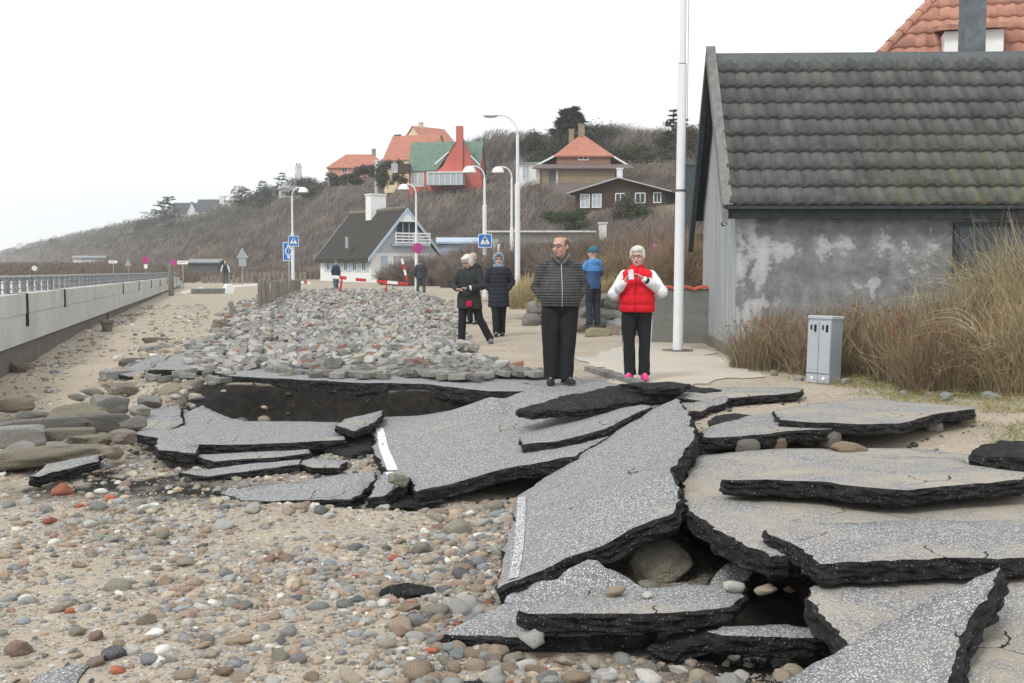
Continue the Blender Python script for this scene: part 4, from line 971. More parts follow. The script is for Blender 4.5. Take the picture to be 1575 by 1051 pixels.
# ---------------------------------------------------------------- house builder
def lid(mb, pts, t):
    a = [Vector(p) for p in pts]; b = [p - Vector((0, 0, t)) for p in a]; n = len(a)
    mb.poly(a); mb.poly(list(reversed(b)))
    for i in range(n): mb.poly([a[i], b[i], b[(i + 1) % n], a[(i + 1) % n]])
def house(name, label, base, yaw, w, L, hw, hr, wall, roof, ridge='y', ov=.35, hip=0, chim=(), wins=(), barge=None, cat='house', found=2.5, rt=.16, gable=None, pad=None, doors=(), shutters=None, ridgecap=None, bd=.32):
    root = empty(name, base, label, cat, yaw)
    if pad is not False:
        cx = base[0] + math.cos(yaw) * w / 2 - math.sin(yaw) * L / 2; cy = base[1] + math.sin(yaw) * w / 2 + math.cos(yaw) * L / 2
        PADS.append((cx, cy, base[2] - .1, pad or max(w, L) * .62))
    La, Lb = (L, w) if ridge == 'y' else (w, L)
    P = (lambda a, b, z: Vector((b, a, z))) if ridge == 'y' else (lambda a, b, z: Vector((a, b, z)))
    m = MB(); m.box((w / 2, L / 2, (hw - found) / 2), (w, L, hw + found)); 
    m.build('wall', wall, root)
    if hip == 0:
        for k, a in enumerate((0.002, La - .222)):
            g = MB(); q = [P(a, 0, hw), P(a, Lb, hw), P(a, Lb / 2, hw + hr)]; q2 = [v + P(.22, 0, 0) for v in q]
            g.poly(q); g.poly(list(reversed(q2)))
            for i in range(3): g.poly([q[i], q2[i], q2[(i + 1) % 3], q[(i + 1) % 3]])
            g.build('gable', gable or wall, root)
    sl = hr / (Lb / 2); e = ov * sl; r = MB(); hh = hw + hr + .05
    o_ = ov if hip == 0 else 0
    ra, rb = (-ov, La + ov) if hip == 0 else (hip, La - hip)
    for (b0, sgn) in ((-ov, 1), (Lb + ov, -1)):
        lid(r, [P(-ov, b0, hw - e + .05), P(La + ov, b0, hw - e + .05), P(rb, Lb / 2, hh), P(ra, Lb / 2, hh)], rt)
    if hip:
        for (a0, a1) in ((-ov, ra), (La + ov, rb)):
            lid(r, [P(a0, -ov, hw - e + .05), P(a0, Lb + ov, hw - e + .05), P(a1, Lb / 2, hh)], rt)
    ro = r.build('roof', roof, root)
    if ridgecap:
        rc = MB(); rc.tube([P(ra, Lb / 2, hh), P((ra + rb) / 2, Lb / 2, hh - .05), P(rb, Lb / 2, hh)], .22, 8); rc.build('ridge_cap', ridgecap, ro)
    if barge is not None and hip == 0:
        for a in (-ov, La + ov):
            for sgn in (0, 1):
                g = MB(); b0 = -ov if sgn == 0 else Lb + ov
                p0 = P(a, b0, hw - e + .06); p1 = P(a, Lb / 2, hh + .02); dn = Vector((0, 0, -bd)); th = P(-.07 if a < 0 else .07, 0, 0)
                q = [p0, p1, p1 + dn, p0 + dn]; q2 = [v + th for v in q]
                g.poly(q); g.poly(list(reversed(q2)))
                for i in range(4): g.poly([q[i], q2[i], q2[(i + 1) % 4], q[(i + 1) % 4]])
                g.build('bargeboard', barge, root)
    for (x, y, zt, sz, mt) in chim:
        g = MB(); g.box((x, y, (zt + hw) / 2), (sz, sz, zt - hw)); g.box((x, y, zt + .04), (sz + .12, sz + .12, .14)); g.build('chimney', mt, ro)
    for wd in wins:
        face, u, z, ww, wh = wd[:5]; kind = wd[5] if len(wd) > 5 else 'glass'; fr = M['white']
        def bx(mb, du, dz, su, sz, pr):
            if face == 'F': mb.box((u + du, -pr / 2, z + dz), (su, pr, sz))
            elif face == 'S': mb.box((-pr / 2, u + du, z + dz), (pr, su, sz))
            else: mb.box((w + pr / 2, u + du, z + dz), (pr, su, sz))
        f = MB()
        for (du, dz, su, sz) in ((-ww / 2, 0, .09, wh + .09), (ww / 2, 0, .09, wh + .09), (0, -wh / 2, ww + .09, .09), (0, wh / 2, ww + .09, .09), (0, 0, .06, wh)):
            bx(f, du, dz, su, sz, .07 if su < ww else .075)
        fo = f.build('window', fr if kind != 'dark' else M['dkgrey'], root)
        g = MB(); bx(g, 0, 0, ww - .04, wh - .04, .03); g.build('pane', M['curtain'] if kind == 'curtain' else M['glass'], fo)
        if shutters and kind == 'shut':
            for sd_ in (-1, 1):
                g = MB(); bx(g, sd_ * (ww / 2 + .32), 0, .5, wh + .1, .05); g.build('shutter', shutters, fo)
    return root
BR_ = M['brick_yellow']
# thatched white house at the foot of the bluff
A = Vector((-12.1, 95, 0)); Bp = Vector((-6.5, 98.4, 0)); yaw = math.atan2(Bp.y - A.y, Bp.x - A.x)
th = house('thatched_house', 'long low white house with dark thatched roof, blue gable and tall white chimney', A, yaw, 6.55, 11.7, 2.55, 3.85, M['white'], M['thatch'], 'y', .45,
      wins=[('S', 1.4 + k * 2.05, 1.55, .85, 1.15, 'shut') for k in range(5)] + [('F', 3.0, 1.55, 1.9, 1.5, 'curtain')], found=.5, rt=.35, gable=plain('pale_lilac_boards', (.52, .55, .60), .7, .08, 4), pad=False, shutters=M['ltblue'], barge=M['ltblue'], ridgecap=M['thatch_ridge'])
g = MB(); g.box((3.3, 6.2, 6.2), (1.5, 1.2, 3.4)); g.box((3.3, 6.2, 7.93), (1.65, 1.35, .12)); g.build('chimney', M['white'], th)
g = MB(); g.poly([(2.45, -.46, 5.25), (4.15, -.46, 5.25), (3.3, -.46, 6.2)]); g.poly([(4.15, -.40, 5.25), (2.45, -.40, 5.25), (3.3, -.40, 6.2)]); g.build('gable_peak', M['white'], th)
g = MB(); g.box((3.3, -.03, 4.3), (1.9, .1, 1.75)); bo = g.build('balcony_door', M['glass'], th)
g = MB(); [g.box((3.3 + d, -.1, 4.3), (.08, .06, 1.75)) for d in (-.95, -.3, .3, .95)]; g.build('door_frame', M['ltblue'], bo)
g = MB(); g.box((3.6, -.45, 3.25), (3.4, .9, .14)); g.build('balcony_floor', M['ltblue'], th)
g = MB(); [g.box((3.6, -.9, 3.45 + k * .26), (3.4, .06, .13)) for k in range(4)]; [g.box((x, -.86, 3.75), (.09, .05, 1.0)) for x in (1.95, 3.6, 5.2)]; g.build('balcony_rail', M['white'], th)
for u in (1.25, 5.0):
    g = MB(); g.box((u if u < 2 else 4.75, -.03, 1.55), (.62, .06, 1.5)); g.build('shutter', M['ltblue'], th)
g = MB(); g.box((-.42, 4.2, 3.5), (.10, .5, 1.0)); g.build('roof_hatch', M['galv'], th)
an = house('annexe', 'pale blue boarded flat annexe to the right of the thatched house', (-6.6, 100.5, 0), .05, 7.6, 4, 3.6, .4, M['ltblue'], M['ltblue'], 'x', .3, found=.5, pad=False, cat='building', wins=[('F', 1.5, 1.8, 1.2, 1.2), ('F', 4.6, 1.8, 1.2, 1.2)])
# houses on the bluff
def hp(px, py, Y): return atY(px, py, Y)
h1 = house('red_house', 'red house with green tiled roof and tall red chimney on the bluff', hp(629, 285, 180), -.12, 11.4, 7, 2.6, 4.6, M['redwall'], M['green_far'], 'x', .25,
      wins=[('F', .9, .9, 1.0, 2.2, 'curtain'), ('F', 2.0, .9, .9, 2.2, 'curtain'), ('F', 3.4, 1.0, .9, 1.9, 'curtain')], pad=8)
g = MB()
for q in [[(5.6, -2.6, -2), (9.9, -2.6, -2), (11.9, -2.6, -2)],]: pass
prof = [(3.4, -1.2), (12.3, -1.2), (12.0, 1.6), (11.2, 3.0), (10.2, 5.2), (8.9, 7.3), (8.3, 7.3), (7.0, 5.2), (5.9, 2.9), (4.6, 1.8), (3.4, 1.5)]
gg = [(x, -1.6, z) for x, z in prof]; g2 = [(x, -1.3, z) for x, z in prof]
g.poly(gg); g.poly(list(reversed(g2)))
for i in range(len(prof)): g.poly([gg[i], g2[i], g2[(i + 1) % len(prof)], gg[(i + 1) % len(prof)]])
g.box((8.6, -1.55, 4.3), (1.05, .9, 9.6)); g.build('curved_gable', M['redwall'], h1)
g = MB(); lid(g, [(4.9, -1.75, 2.4), (8.6, -1.75, 7.55), (8.6, 3, 7.55), (4.9, 3, 2.4)], .18); lid(g, [(11.5, -1.75, 2.4), (8.6, -1.75, 7.55), (8.6, 3, 7.55), (11.5, 3, 2.4)], .18); cr = g.build('cross_roof', M['green_far'], h1)
g = MB(); lid(g, [(4.6, -1.9, 3.3), (6.9, -1.9, 5.2), (6.9, -1.55, 5.2), (4.6, -1.55, 3.3)], .22); g.build('bargeboard', M['white'], cr); g = MB(); lid(g, [(11.9, -1.9, 3.0), (10.4, -1.9, 4.5), (10.4, -1.55, 4.5), (11.9, -1.55, 3.0)], .22); g.build('bargeboard', M['white'], cr)
g = MB(); g.box((6.7, -3.0, .6), (5.6, 2.6, 1.9)); g.build('sun_porch', M['curtain'], h1)
g = MB(); g.box((6.7, -3.0, 1.65), (5.9, 2.9, .18)); [g.box((4.0 + k * .9, -4.33, .6), (.1, .08, 1.9)) for k in range(7)]; g.build('porch_frame', M['white'], h1)
g = MB(); g.box((-1.1, -.6, 2.6), (2.8, 1.4, 1.5)); g.build('balcony', M['wood_dark'], h1); g = MB(); g.box((-2.5, -.7, 2.6), (.1, 1.5, 1.5)); g.box((-2.0, -1.35, 2.6), (.9, .08, 1.5)); g.build('balcony_screen', M['curtain'], h1)
h2 = house('yellow_house', 'apricot gabled house with steep orange roof directly behind the red house', hp(591, 275, 196), -.35, 9, 8, 3.4, 4.4, M['yellowwall'], M['orange_far'], 'x', .25, pad=6, wins=[('F', 4, 1.6, 1.4, 1.3)])
h3 = house('yellow_house', 'highest yellow gabled house with orange roof peeking over the green roof', hp(652, 250, 226), .75, 8, 7, 4.6, 3.0, M['yellowwall'], M['orange_far'], 'x', .25, chim=((2.0, 3.5, 8.4, .8, M['yellowwall']),), pad=6, wins=[('E', 3.5, 5.2, 1.0, 1.2)])
h4 = house('orange_roofed_house', 'wide low house showing only a long orange hipped roof left of the yellow houses', hp(505, 268, 235), .05, 12.5, 8, 1.6, 2.9, M['orangewall'], M['orange_far'], 'x', .4, hip=3.4, chim=((9.3, 4, 5.6, .8, M['brick_yellow']),), pad=9, wins=[('F', 3.4, .8, 1, .9)])
h5 = house('white_house', 'white gabled house with tall white chimney standing above the left slope', hp(444, 300, 300), .5, 6.5, 9, 2.4, 2.4, M['offwhite'], M['greyroof'], 'y', .5, chim=((4.2, 4.5, 8.2, 1.5, M['offwhite']), (1.0, 3.5, 4.2, .9, M['offwhite'])), barge=M['white'], pad=8, wins=[('F', 3.2, 1.3, 1.6, 1.2)])
g = MB(); [g.tube([(3.8 + k * .8, 4.5, 8.2), (3.8 + k * .8, 4.5, 9.0)], .2, 8) for k in (0, 1)]; g.build('chimney_pot', M['brick_brown'], h5)
h6 = house('slate_roofed_house', 'left one of two white houses with dark slate roofs on the far skyline', hp(266, 338, 440), .15, 8.5, 7, 2.6, 4.2, M['white'], M['darkroof'], 'x', .3, pad=10, wins=[('F', 2.4, 1.4, 1.2, 1.3), ('F', 6, 1.4, 1.2, 1.3)])
g = MB(); lid(g, [(5.6, -1.6, 3.2), (7.4, -1.6, 7.2), (7.4, 4, 7.2), (5.6, 4, 3.2)], .25); lid(g, [(9.2, -1.6, 3.2), (7.4, -1.6, 7.2), (7.4, 4, 7.2), (9.2, 4, 3.2)], .25); g.build('cross_roof', M['darkroof'], h6)
g = MB(); g.poly([(5.7, -1.3, 0), (9.1, -1.3, 0), (9.1, -1.3, 3.1), (7.4, -1.3, 6.9), (5.7, -1.3, 3.1)]); g.poly([(9.1, 0, 0), (5.7, 0, 0), (5.7, 0, 3.1), (7.4, 0, 6.9), (9.1, 0, 3.1)]); g.box((7.4, -.66, 1.5), (3.38, 1.26, 3.0)); g.build('porch', M['white'], h6)
h7 = house('slate_roofed_house', 'right one of two white houses with dark slate roofs on the far skyline', hp(301, 336, 430), -.1, 9.5, 7, 3.0, 4.4, M['white'], M['darkroof'], 'x', .3, chim=((9.8, 3, 8.6, 1.9, M['offwhite']),), pad=10, wins=[('F', 2, 1.6, 1.5, 1.4), ('F', 5, 1.6, 1.5, 1.4), ('F', 7.6, 4.2, 1.2, 1.0)])
h8 = house('flat_roofed_house', 'small dark flat roofed extension on the far skyline right of the slate roofed houses', hp(345, 327, 425), 0, 8, 6, 4.4, .3, M['offwhite'], M['darkroof'], 'x', .4, pad=8, wins=[('F', 4, 2.6, 2.6, 1.2)])
# brick house with hipped orange roof
h9 = house('brick_house', 'brown brick house with a hipped orange roof and two chimneys on the bluff', hp(856, 276, 130), 0, 6.3, 7, 2.9, 2.55, M['brick_brown'], M['orange_far'], 'x', .3, hip=2.9, chim=((1.95, 4.2, 6.2, .62, M['brick_yellow']), (3.1, 3.5, 6.7, .72, M['brick_yellow'])), pad=8, wins=[('F', 3.1, 2.45, 1.1, .42)])
for nm, pts in (('side_roof', [(-2.3, -.2, 1.75), (-2.3, 6, 1.75), (-.05, 6, 2.9), (-.05, -.2, 2.9)]), ('side_roof', [(8.3, -.2, 1.75), (8.3, 6, 1.75), (6.35, 6, 2.9), (6.35, -.2, 2.9)])):
    g = MB(); lid(g, pts, .22); g.build(nm, M['white'], h9)
for x0, x1 in ((-1.9, -.004), (6.304, 7.9)):
    g = MB(); g.box(((x0 + x1) / 2, 3, .3), (x1 - x0, 5.6, 3.0)); g.build('side_wing', M['brick_brown'], h9)
    g = MB(); g.box(((x0 + x1) / 2, .17, 1.35), (.75, .08, .4)); g.build('window', M['white'], h9)
g = MB(); g.box((2.4, -2.0, -1.2), (8.2, 3.6, 4.1)); g.build('front_range', M['brick_yellow'], h9)
g = MB(); lid(g, [(-2.9, -4.4, .95), (8.6, -4.4, .95), (8.4, -.05, 1.75), (-2.2, -.05, 1.75)], .14); g.build('lean_to_roof', M['brownroof'], h9)
g = MB(); g.box((-.6, -3.83, -.2), (.85, .08, 1.7)); g.build('door', M['dkgrey'], h9); g = MB(); g.box((-.1, -3.84, -.2), (.14, .1, 1.7)); g.build('door_frame', M['white'], h9)
_p = hp(856, 276, 130); PADS.append((_p.x + 2.5, _p.y - 6.5, _p.z - .2, 5.0)); PADS.append((_p.x + 1.0, _p.y - 9.0, _p.z - .6, 4.0))
h10 = house('flat_white_house', 'white flat roofed house half hidden behind the tallest street lamp', hp(796, 278, 133), -.1, 4.2, 5, 2.1, .15, M['white'], M['greyroof'], 'x', .35, pad=5, wins=[('F', 1.0, 1.0, .8, 1.5, 'curtain'), ('F', 2.6, .9, .8, 1.2, 'curtain')])
h11 = house('dark_cottage', 'black boarded cottage with a shallow grey roof and white chimney', hp(885, 325, 112), -.30, 9.1, 6.5, 1.95, 1.25, M['wood_dark'], M['greyroof'], 'y', .7, gable=M['wood_dark'], chim=((4.0, 2.6, 4.3, .55, M['offwhite']),), barge=plain('grey_white_trim', (.42, .43, .43), .8), pad=8, rt=.09, bd=.13,
      wins=[('F', 4.6, 1.2, .95, .95), ('F', 6.6, 1.2, .95, .95), ('F', 8.3, 1.2, .7, .95), ('F', 1.0, 1.0, .9, 1.3, 'curtain'), ('F', 2.2, 1.0, .9, 1.3, 'curtain')])
h12 = house('garage', 'low dark shed with pale flat roof right of the black cottage', hp(1012, 332, 116), 0, 3.4, 4, 1.9, .12, M['wood_dark'], M['greyroof'], 'x', .3, pad=4, cat='shed', doors=())
h13 = house('dark_tower', 'dark blue-green boarded building glimpsed between flagpole and grey house', hp(1051, 342, 70), 0, 3.2, 3.5, 3.7, .1, plain('blue_green_boards', (.055, .075, .085), .8, .2, 4), M['dkgrey'], 'x', .08, pad=False, cat='building')
h14 = house('beach_pavilion', 'low white beach pavilion on the distant dune at far left', hp(112, 405, 330), .1, 9, 5, 1.7, .5, M['offwhite'], M['greyroof'], 'x', .5, pad=False, cat='building', wins=[('F', 5, 1.2, 5, .8, 'curtain')])
h15 = house('beach_hut', 'low hut with a pale roof edge beyond the end of the sea wall', hp(290, 420, 135), -.05, 3.6, 3, 1.35, .3, M['dkgrey'], M['greyroof'], 'x', .3, pad=False, cat='hut')
h16 = house('white_cabin', 'tiny white gabled cabin on the far left skyline', hp(24, 384, 1150), 0, 9, 8, 3, 4.5, M['white'], M['white'], 'y', .5, pad=14)
# hidden terrace roof edge and box chimney in the scrub
g = MB(); g.box((0, 0, 0), (9.2, 3.0, .14)); g.box((0, .5, -.5), (8.8, 1.8, .86)); o = g.build('garden_shelter', [M['offwhite']]); o.location = atY(832, 357, 95); tag(o, 'long white roof edge of a garden shelter among scrub below the black cottage', 'shelter')
g = MB(); g.box((0, 0, -.5), (.62, .62, 1.7)); g.box((0, 0, .42), (.78, .78, .12)); o = g.build('garden_chimney', M['offwhite']); o.location = atY(927, 351, 94); tag(o, 'small white square chimney standing in brown scrub below the cottage', 'chimney')
g = MB(); g.box((0, 0, 0), (.9, .9, .75)); [g.tube([(sx_, sy_, -2.6), (sx_, sy_, -.3)], .05, 6) for sx_ in (-.4, .4) for sy_ in (-.4, .4)]; o = g.build('viewing_platform', M['offwhite']); o.scale = (2.6, 2.6, 2.2); o.location = atY(587, 254, 205); tag(o, 'white raised platform on thin legs left of the yellow house', 'platform')
# hill sheet
sg = np.concatenate([np.arange(-95, 120, 1.6), np.geomspace(120, 1690, 230)]); dg = np.concatenate([[-30, -12, -6], np.arange(-3, 70, 1.2), np.geomspace(70, 260, 22)])
SS, DD = np.meshgrid(sg, dg); HX = T0[0] + SS * U_[0] + DD * N_[0]; HY = T0[1] + SS * U_[1] + DD * N_[1]
HZ = hillz(HX, HY); HZ = np.where(DD < -2, -.6, HZ - .15)
okx = (HX < 470) & (HY < 1630) & (HX > -870) & (HY > 20)
I = np.arange(SS.size).reshape(SS.shape); F = np.stack([I[:-1, :-1], I[:-1, 1:], I[1:, 1:], I[1:, :-1]], -1).reshape(-1, 4)
okf = okx.ravel()[F].all(1); F = F[okf]
hm = npmesh('hill', np.stack([HX.ravel(), HY.ravel(), HZ.ravel()], 1), F[:, ::-1], M['hill'], None, True); tag(link('hill', hm), kind='structure')
# ---------------------------------------------------------------- grey house on the right (nearest building)
yaw = R(-2.0); GA = Vector((3.68, 18.2, 0)); root = empty('grey_house', GA, 'old grey rendered house with peeling walls and mossy dark tiled roof at right', 'house', yaw)
W_, D_ = 9.5, 3.8; HW, HR = 2.74, 2.46
def gl(x, y, z): return Vector((x, y, z))
m = MB(); m.box((W_ / 2, D_ / 2, HW / 2 - .2), (W_, D_, HW + .4)); m.build('wall', M['plaster'], root)
m = MB(); m.box((-.012, D_ / 2 + .0, HW / 2 - .2), (.02, D_ + .02, HW + .4)); q = [(-.02, .0, HW), (-.02, D_, HW), (-.02, D_ / 2, HW + HR - .1)]; q2 = [(.2, a, b) for _, a, b in q]
m.poly(list(reversed(q))); m.poly(q2); [m.poly([q[i], q2[i], q2[(i + 1) % 3], q[(i + 1) % 3]]) for i in range(3)]; m.build('gable', M['gable'], root)
sl = HR / (D_ / 2); ov = .22; x0r, x1r = -.16, W_ + .3
NC = 9; ang = math.atan2(HR, D_ / 2); SLn = math.hypot(HR, D_ / 2) + ov / math.cos(ang)
cl = SLn / NC
def tiled(side):
    """rows of curved concrete tiles, each course lapping the one below"""
    V, F = [], []; period = .215; seg = 8; nx_ = int((x1r - x0r) / period * seg)
    for r_ in range(NC):
        s0 = r_ * cl; s1 = (r_ + 1) * cl + .05
        rows = [(s0, .062, 0), (s0 + .004, .062 + .0, 1), ((s0 + s1) / 2, .045, 1), (s1, .018, 1)]
        rows = [(s0, .006), (s0, .085), (s1, .014)]
        b = len(V)
        for (s_, hgt) in rows:
            for i in range(nx_ + 1):
                x = x0r + i * period / seg; ph = (i % seg) / seg
                wv = .026 * math.sin(2 * math.pi * ph) + .009 * math.sin(4 * math.pi * ph + .8) + .004 * noise.noise(Vector((int(i / seg) * 3.1, r_ * 7.7, 0)))
                h_ = hgt + wv * (1.2 if hgt > .02 else .62)
                rs_ = .012 * noise.noise(Vector((x * .5, r_ * .6, 1))) + .008 * noise.noise(Vector((int(i / seg) * 1.7, r_ * 3.1, 5))); h_ += rs_; y = -ov + s_ * math.cos(ang) - math.sin(ang) * h_; z = HW - ov * sl + s_ * math.sin(ang) + math.cos(ang) * h_
                sag = -(.012 if hgt > .05 else 0) * math.cos(2 * math.pi * ph)
                V.append((x, y if side else D_ - y, z + sag))
        for k in range(2):
            for i in range(nx_):
                a = b + k * (nx_ + 1) + i; f = (a, a + 1, a + nx_ + 2, a + nx_ + 1); F.append(f if side else f[::-1])
    me = npmesh('roof', np.array(V), np.array(F), M['grey_tile'], None, True); return me
ro = link('roof', tiled(True), root)
ro2 = link('rear_roof', tiled(False), root)
m = MB()
for s in (0, 1):
    e = [(-.20, -ov, HW - ov * sl), (W_ + .28, -ov, HW - ov * sl), (W_ + .28, D_ / 2, HW + HR), (-.20, D_ / 2, HW + HR)]
    if s: e = [(a, D_ - b, c) for a, b, c in e]
    lid(m, e, .08)
m.build('roof_deck', M['dark_trim'], ro)
m = MB()
y_ = D_ / 2; zt = HW + HR + .03
m.poly([(x0r, y_ - .13, zt - .15), (x1r, y_ - .13, zt - .15), (x1r, y_ - .03, zt + .05), (x0r, y_ - .03, zt + .05)])
m.poly([(x0r, y_ - .03, zt + .05), (x1r, y_ - .03, zt + .05), (x1r, y_ + .03, zt + .05), (x0r, y_ + .03, zt + .05)])
m.poly([(x1r, y_ + .13, zt - .15), (x0r, y_ + .13, zt - .15), (x0r, y_ + .03, zt + .05), (x1r, y_ + .03, zt + .05)]); m.build('ridge_capping', M['ridge'], ro)
for s in (0, 1):   # bargeboards
    m = MB(); a = Vector((-.27, -ov - .05, HW - ov * sl - .08)); b = Vector((-.27, D_ / 2, HW + HR + .16))
    if s: a = Vector((-.27, D_ + ov + .12, HW - ov * sl - .30)); 
    dn = Vector((0, 0, -.20)); th_ = Vector((.09, 0, 0)); q = [a, b, b + dn, a + dn]
    if s: q = [a, b, b + dn * 1.3, a + dn * 2.0]
    q2 = [v + th_ for v in q]; m.poly(q); m.poly(list(reversed(q2))); [m.poly([q[i], q2[i], q2[(i + 1) % 4], q[(i + 1) % 4]]) for i in range(4)]
    m.build('bargeboard', M['barge'] if not s else M['dark_trim'], root)
    if not s:
        m = MB(); b = Vector((-.27, D_ / 2 + .02, HW + HR + .19)); 
        a2 = a + Vector((0, -.035, .10)); b2 = b + Vector((0, -.035, .02)); wd = Vector((.16, 0, 0)); dp = Vector((0, .05, -.03))
        q = [a2, a2 + wd, b2 + wd, b2]; q2 = [v + dp for v in q]; m.poly(q); m.poly(list(reversed(q2))); [m.poly([q[i], q2[i], q2[(i + 1) % 4], q[(i + 1) % 4]]) for i in range(4)]
        m.build('verge_board', M['barge'], root)
m = MB(); m.box((W_ / 2, -.19, HW - ov * sl - .11), (W_ + .42, .05, .19)); m.box((W_ / 2, -.26, HW - ov * sl - .03), (W_ + .4, .12, .05)); m.build('fascia', M['dark_trim'], root)
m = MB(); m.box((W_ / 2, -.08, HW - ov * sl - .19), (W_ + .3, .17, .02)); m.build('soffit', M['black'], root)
pts = [(-.25 + .05 * math.cos(t * .55) * (1 - t / 14), -.24, HW - ov * sl - .30 + .05 * math.sin(t * .55) * (1 - t / 14)) for t in range(12)]
m = MB(); m.tube([(-.20, -.24, HW - ov * sl - .02), (-.20, -.24, HW - ov * sl - .26)] + pts, .012, 6); m.build('iron_hook', M['black'], root)
m = MB(); m.box((4.3, -.03, 1.72), (1.6, .10, .95)); wf = m.build('window', M['dark_trim'], root); m = MB(); m.box((4.3, -.05, 1.72), (1.44, .09, .79)); m.build('pane', M['glass'], wf)
m = MB(); m.box((W_ / 2 - .02, -.03, -.0), (W_ + .1, .08, .35)); m.box((-.06, D_ / 2, -.0), (.10, D_, .33)); m.build('plinth', M['wall_base'], root)
m = MB()   # flue standing behind the ridge
m.box((4.55, D_ / 2 + .35, HW + HR + .55), (.36, .36, 2.4), bev=.05); m.build('flue', plain('sooty_zinc', (.13, .15, .165), .7, .25, 6, .004), root)
# orange roofed house behind
hb = empty('orange_tiled_house', (7.05, 26, -.2), 'house behind with orange clay tiles and two white dormers above the grey ridge', 'house', R(-14))
m = MB(); m.box((6, 4, 2.6), (9.6, 7, 5.3)); m.build('wall', M['offwhite'], hb)
def tileplane(name, p0, p1, p2, p3, nc, period, mat, parent):
    """p0-p1 eave, p3-p2 top edge; courses lap, rolls run up the slope"""
    p0, p1, p2, p3 = map(Vector, (p0, p1, p2, p3)); V, F = [], []; n_ = (p1 - p0).cross(p3 - p0).normalized(); seg = 6
    for r_ in range(nc):
        t0, t1 = r_ / nc, (r_ + 1.12) / nc; b = len(V); rows = ((t0, .03), (t0, .095), (t1, .02)); N = None
        Lb = (p1 - p0).length; nn = int(Lb / period * seg)
        for (t, hg) in rows:
            a = p0.lerp(p3, min(t, 1)); c = p1.lerp(p2, min(t, 1)); e = (p1 - p0).normalized(); l0 = (a - p0).dot(e); l1 = (c - p0).dot(e)
            for i in range(nn + 1):
                lx = min(max(i * period / seg, l0), l1); q = a + e * (lx - l0); V.append(q + n_ * (hg + .025 * math.sin(2 * math.pi * lx / period)))
        for k_ in range(2):
            for i in range(nn): a_ = b + k_ * (nn + 1) + i; F.append((a_, a_ + 1, a_ + nn + 2, a_ + nn + 1))
    return link(name, npmesh(name, np.array([v[:] for v in V]), np.array(F), mat, None, True), parent)
# steep front plane with hipped left end
tp = tileplane('roof', (-.2, 0, 4.7), (12, 0, 4.7), (12, 4.2, 9.6), (4.0, 4.2, 9.6), 13, .30, M['orange_near'], hb)
tileplane('hip_end_roof', (-.2, 8.4, 4.7), (-.2, 0, 4.7), (4.0, 4.2, 9.6), (4.0, 4.21, 9.6), 13, .30, M['orange_near'], hb)
m = MB(); N = 17
for i in range(N):
    t = i / N; a = Vector((-.2, 0, 4.78)).lerp(Vector((4.0, 4.2, 9.7)), t); b = Vector((-.2, 0, 4.78)).lerp(Vector((4.0, 4.2, 9.7)), t + 1.15 / N); m.tube([a, b], [.13, .10], 8)
m.build('hip_tiles', M['orange_near'], hb)
def dormer(x, w_, z0, lab):
    d = MB(); y0 = (z0 - 4.7) * 4.2 / 4.9; d.box((x, y0 + .45, z0 + .35), (w_, 1.4, .62)); dd_ = d.build('dormer', M['white'], hb)
    d = MB(); lid(d, [(x - w_ / 2 - .15, y0 - .45, z0 + .78), (x + w_ / 2 + .15, y0 - .45, z0 + .78), (x + w_ / 2 + .15, y0 + 1.6, z0 + 1.12), (x - w_ / 2 - .15, y0 + 1.6, z0 + 1.12)], .12); d.build('dormer_roof', M['orange_near'] if lab else M['galv'], dd_)
dormer(3.6, 1.3, 6.55, 1); dormer(6.3, 2.0, 6.65, 0)
# low garden wall with red tile coping
wl_ = empty('garden_wall', (2.75, 21.2, 0), 'low grey rendered garden wall with scalloped red tile coping behind the flagpole', 'wall', R(-3))
m = MB(); m.box((.95, .12, .42), (2.4, .24, 1.24)); m.build('wall_body', m_conc('rough_grey_render', (.30, .31, .28), stain=(.16, .16, .14), scale=3), wl_)
V, F = [], []; n = 96
for i in range(n + 1):
    x = -.28 + i * 2.5 / n; h_ = .045 * abs(math.sin(math.pi * (x + .28) / .34))
    V += [(x, -.04, 1.035 + h_), (x, .12, 1.07 + h_), (x, .28, 1.035 + h_), (x, -.04, 1.012 + h_)]
for i in range(n):
    a = i * 4; F += [(a, a + 4, a + 5, a + 1), (a + 1, a + 5, a + 6, a + 2), (a + 3, a + 7, a + 4, a)]
link('tile_coping', npmesh('tile_coping', np.array(V), np.array(F), plain('red_coping_tile', (.42, .09, .05), .8, .2, 8), None, False), wl_)
# ---------------------------------------------------------------- sea wall and its railing
def wallY(px): return 3.65 / ((787.5 - px) / 1700 - .2515)
def WP(Y, off=0, z=0): return Vector((-3.65 - .2515 * Y + off * .97, Y + off * .244, z))     # off > 0 towards the beach
wt = lambda Y: 1.02 - .33 * (Y - 16) / 60
sw = empty('sea_wall', WP(16), 'long pale concrete sea wall receding along the left side of the beach', 'wall')
o0 = WP(16)
def wseg(name, Ya, Yb, za, zb, ha, hb_, o1, o2, mat, par=sw):
    m = MB(); q = [WP(Ya, o1, za), WP(Yb, o1, zb), WP(Yb, o2, zb), WP(Ya, o2, za)]; p = [WP(Ya, o1, ha), WP(Yb, o1, hb_), WP(Yb, o2, hb_), WP(Ya, o2, ha)]
    q = [v - o0 for v in q]; p = [v - o0 for v in p]; m.poly(list(reversed(q))); m.poly(p); [m.poly([q[i], q[(i + 1) % 4], p[(i + 1) % 4], p[i]]) for i in range(4)]
    return m.build(name, mat, par)
wseg('footing', 13, 78, -.9, -.9, .16, .10, -.5, -.06, M['wall_base'])
lt = lambda Y: wt(Y) - .36 + .10 * (Y - 13) / 65
wseg('lower_wall', 13, 78, .162, .102, lt(13), lt(78), -.5, 0, M['sea_wall'])
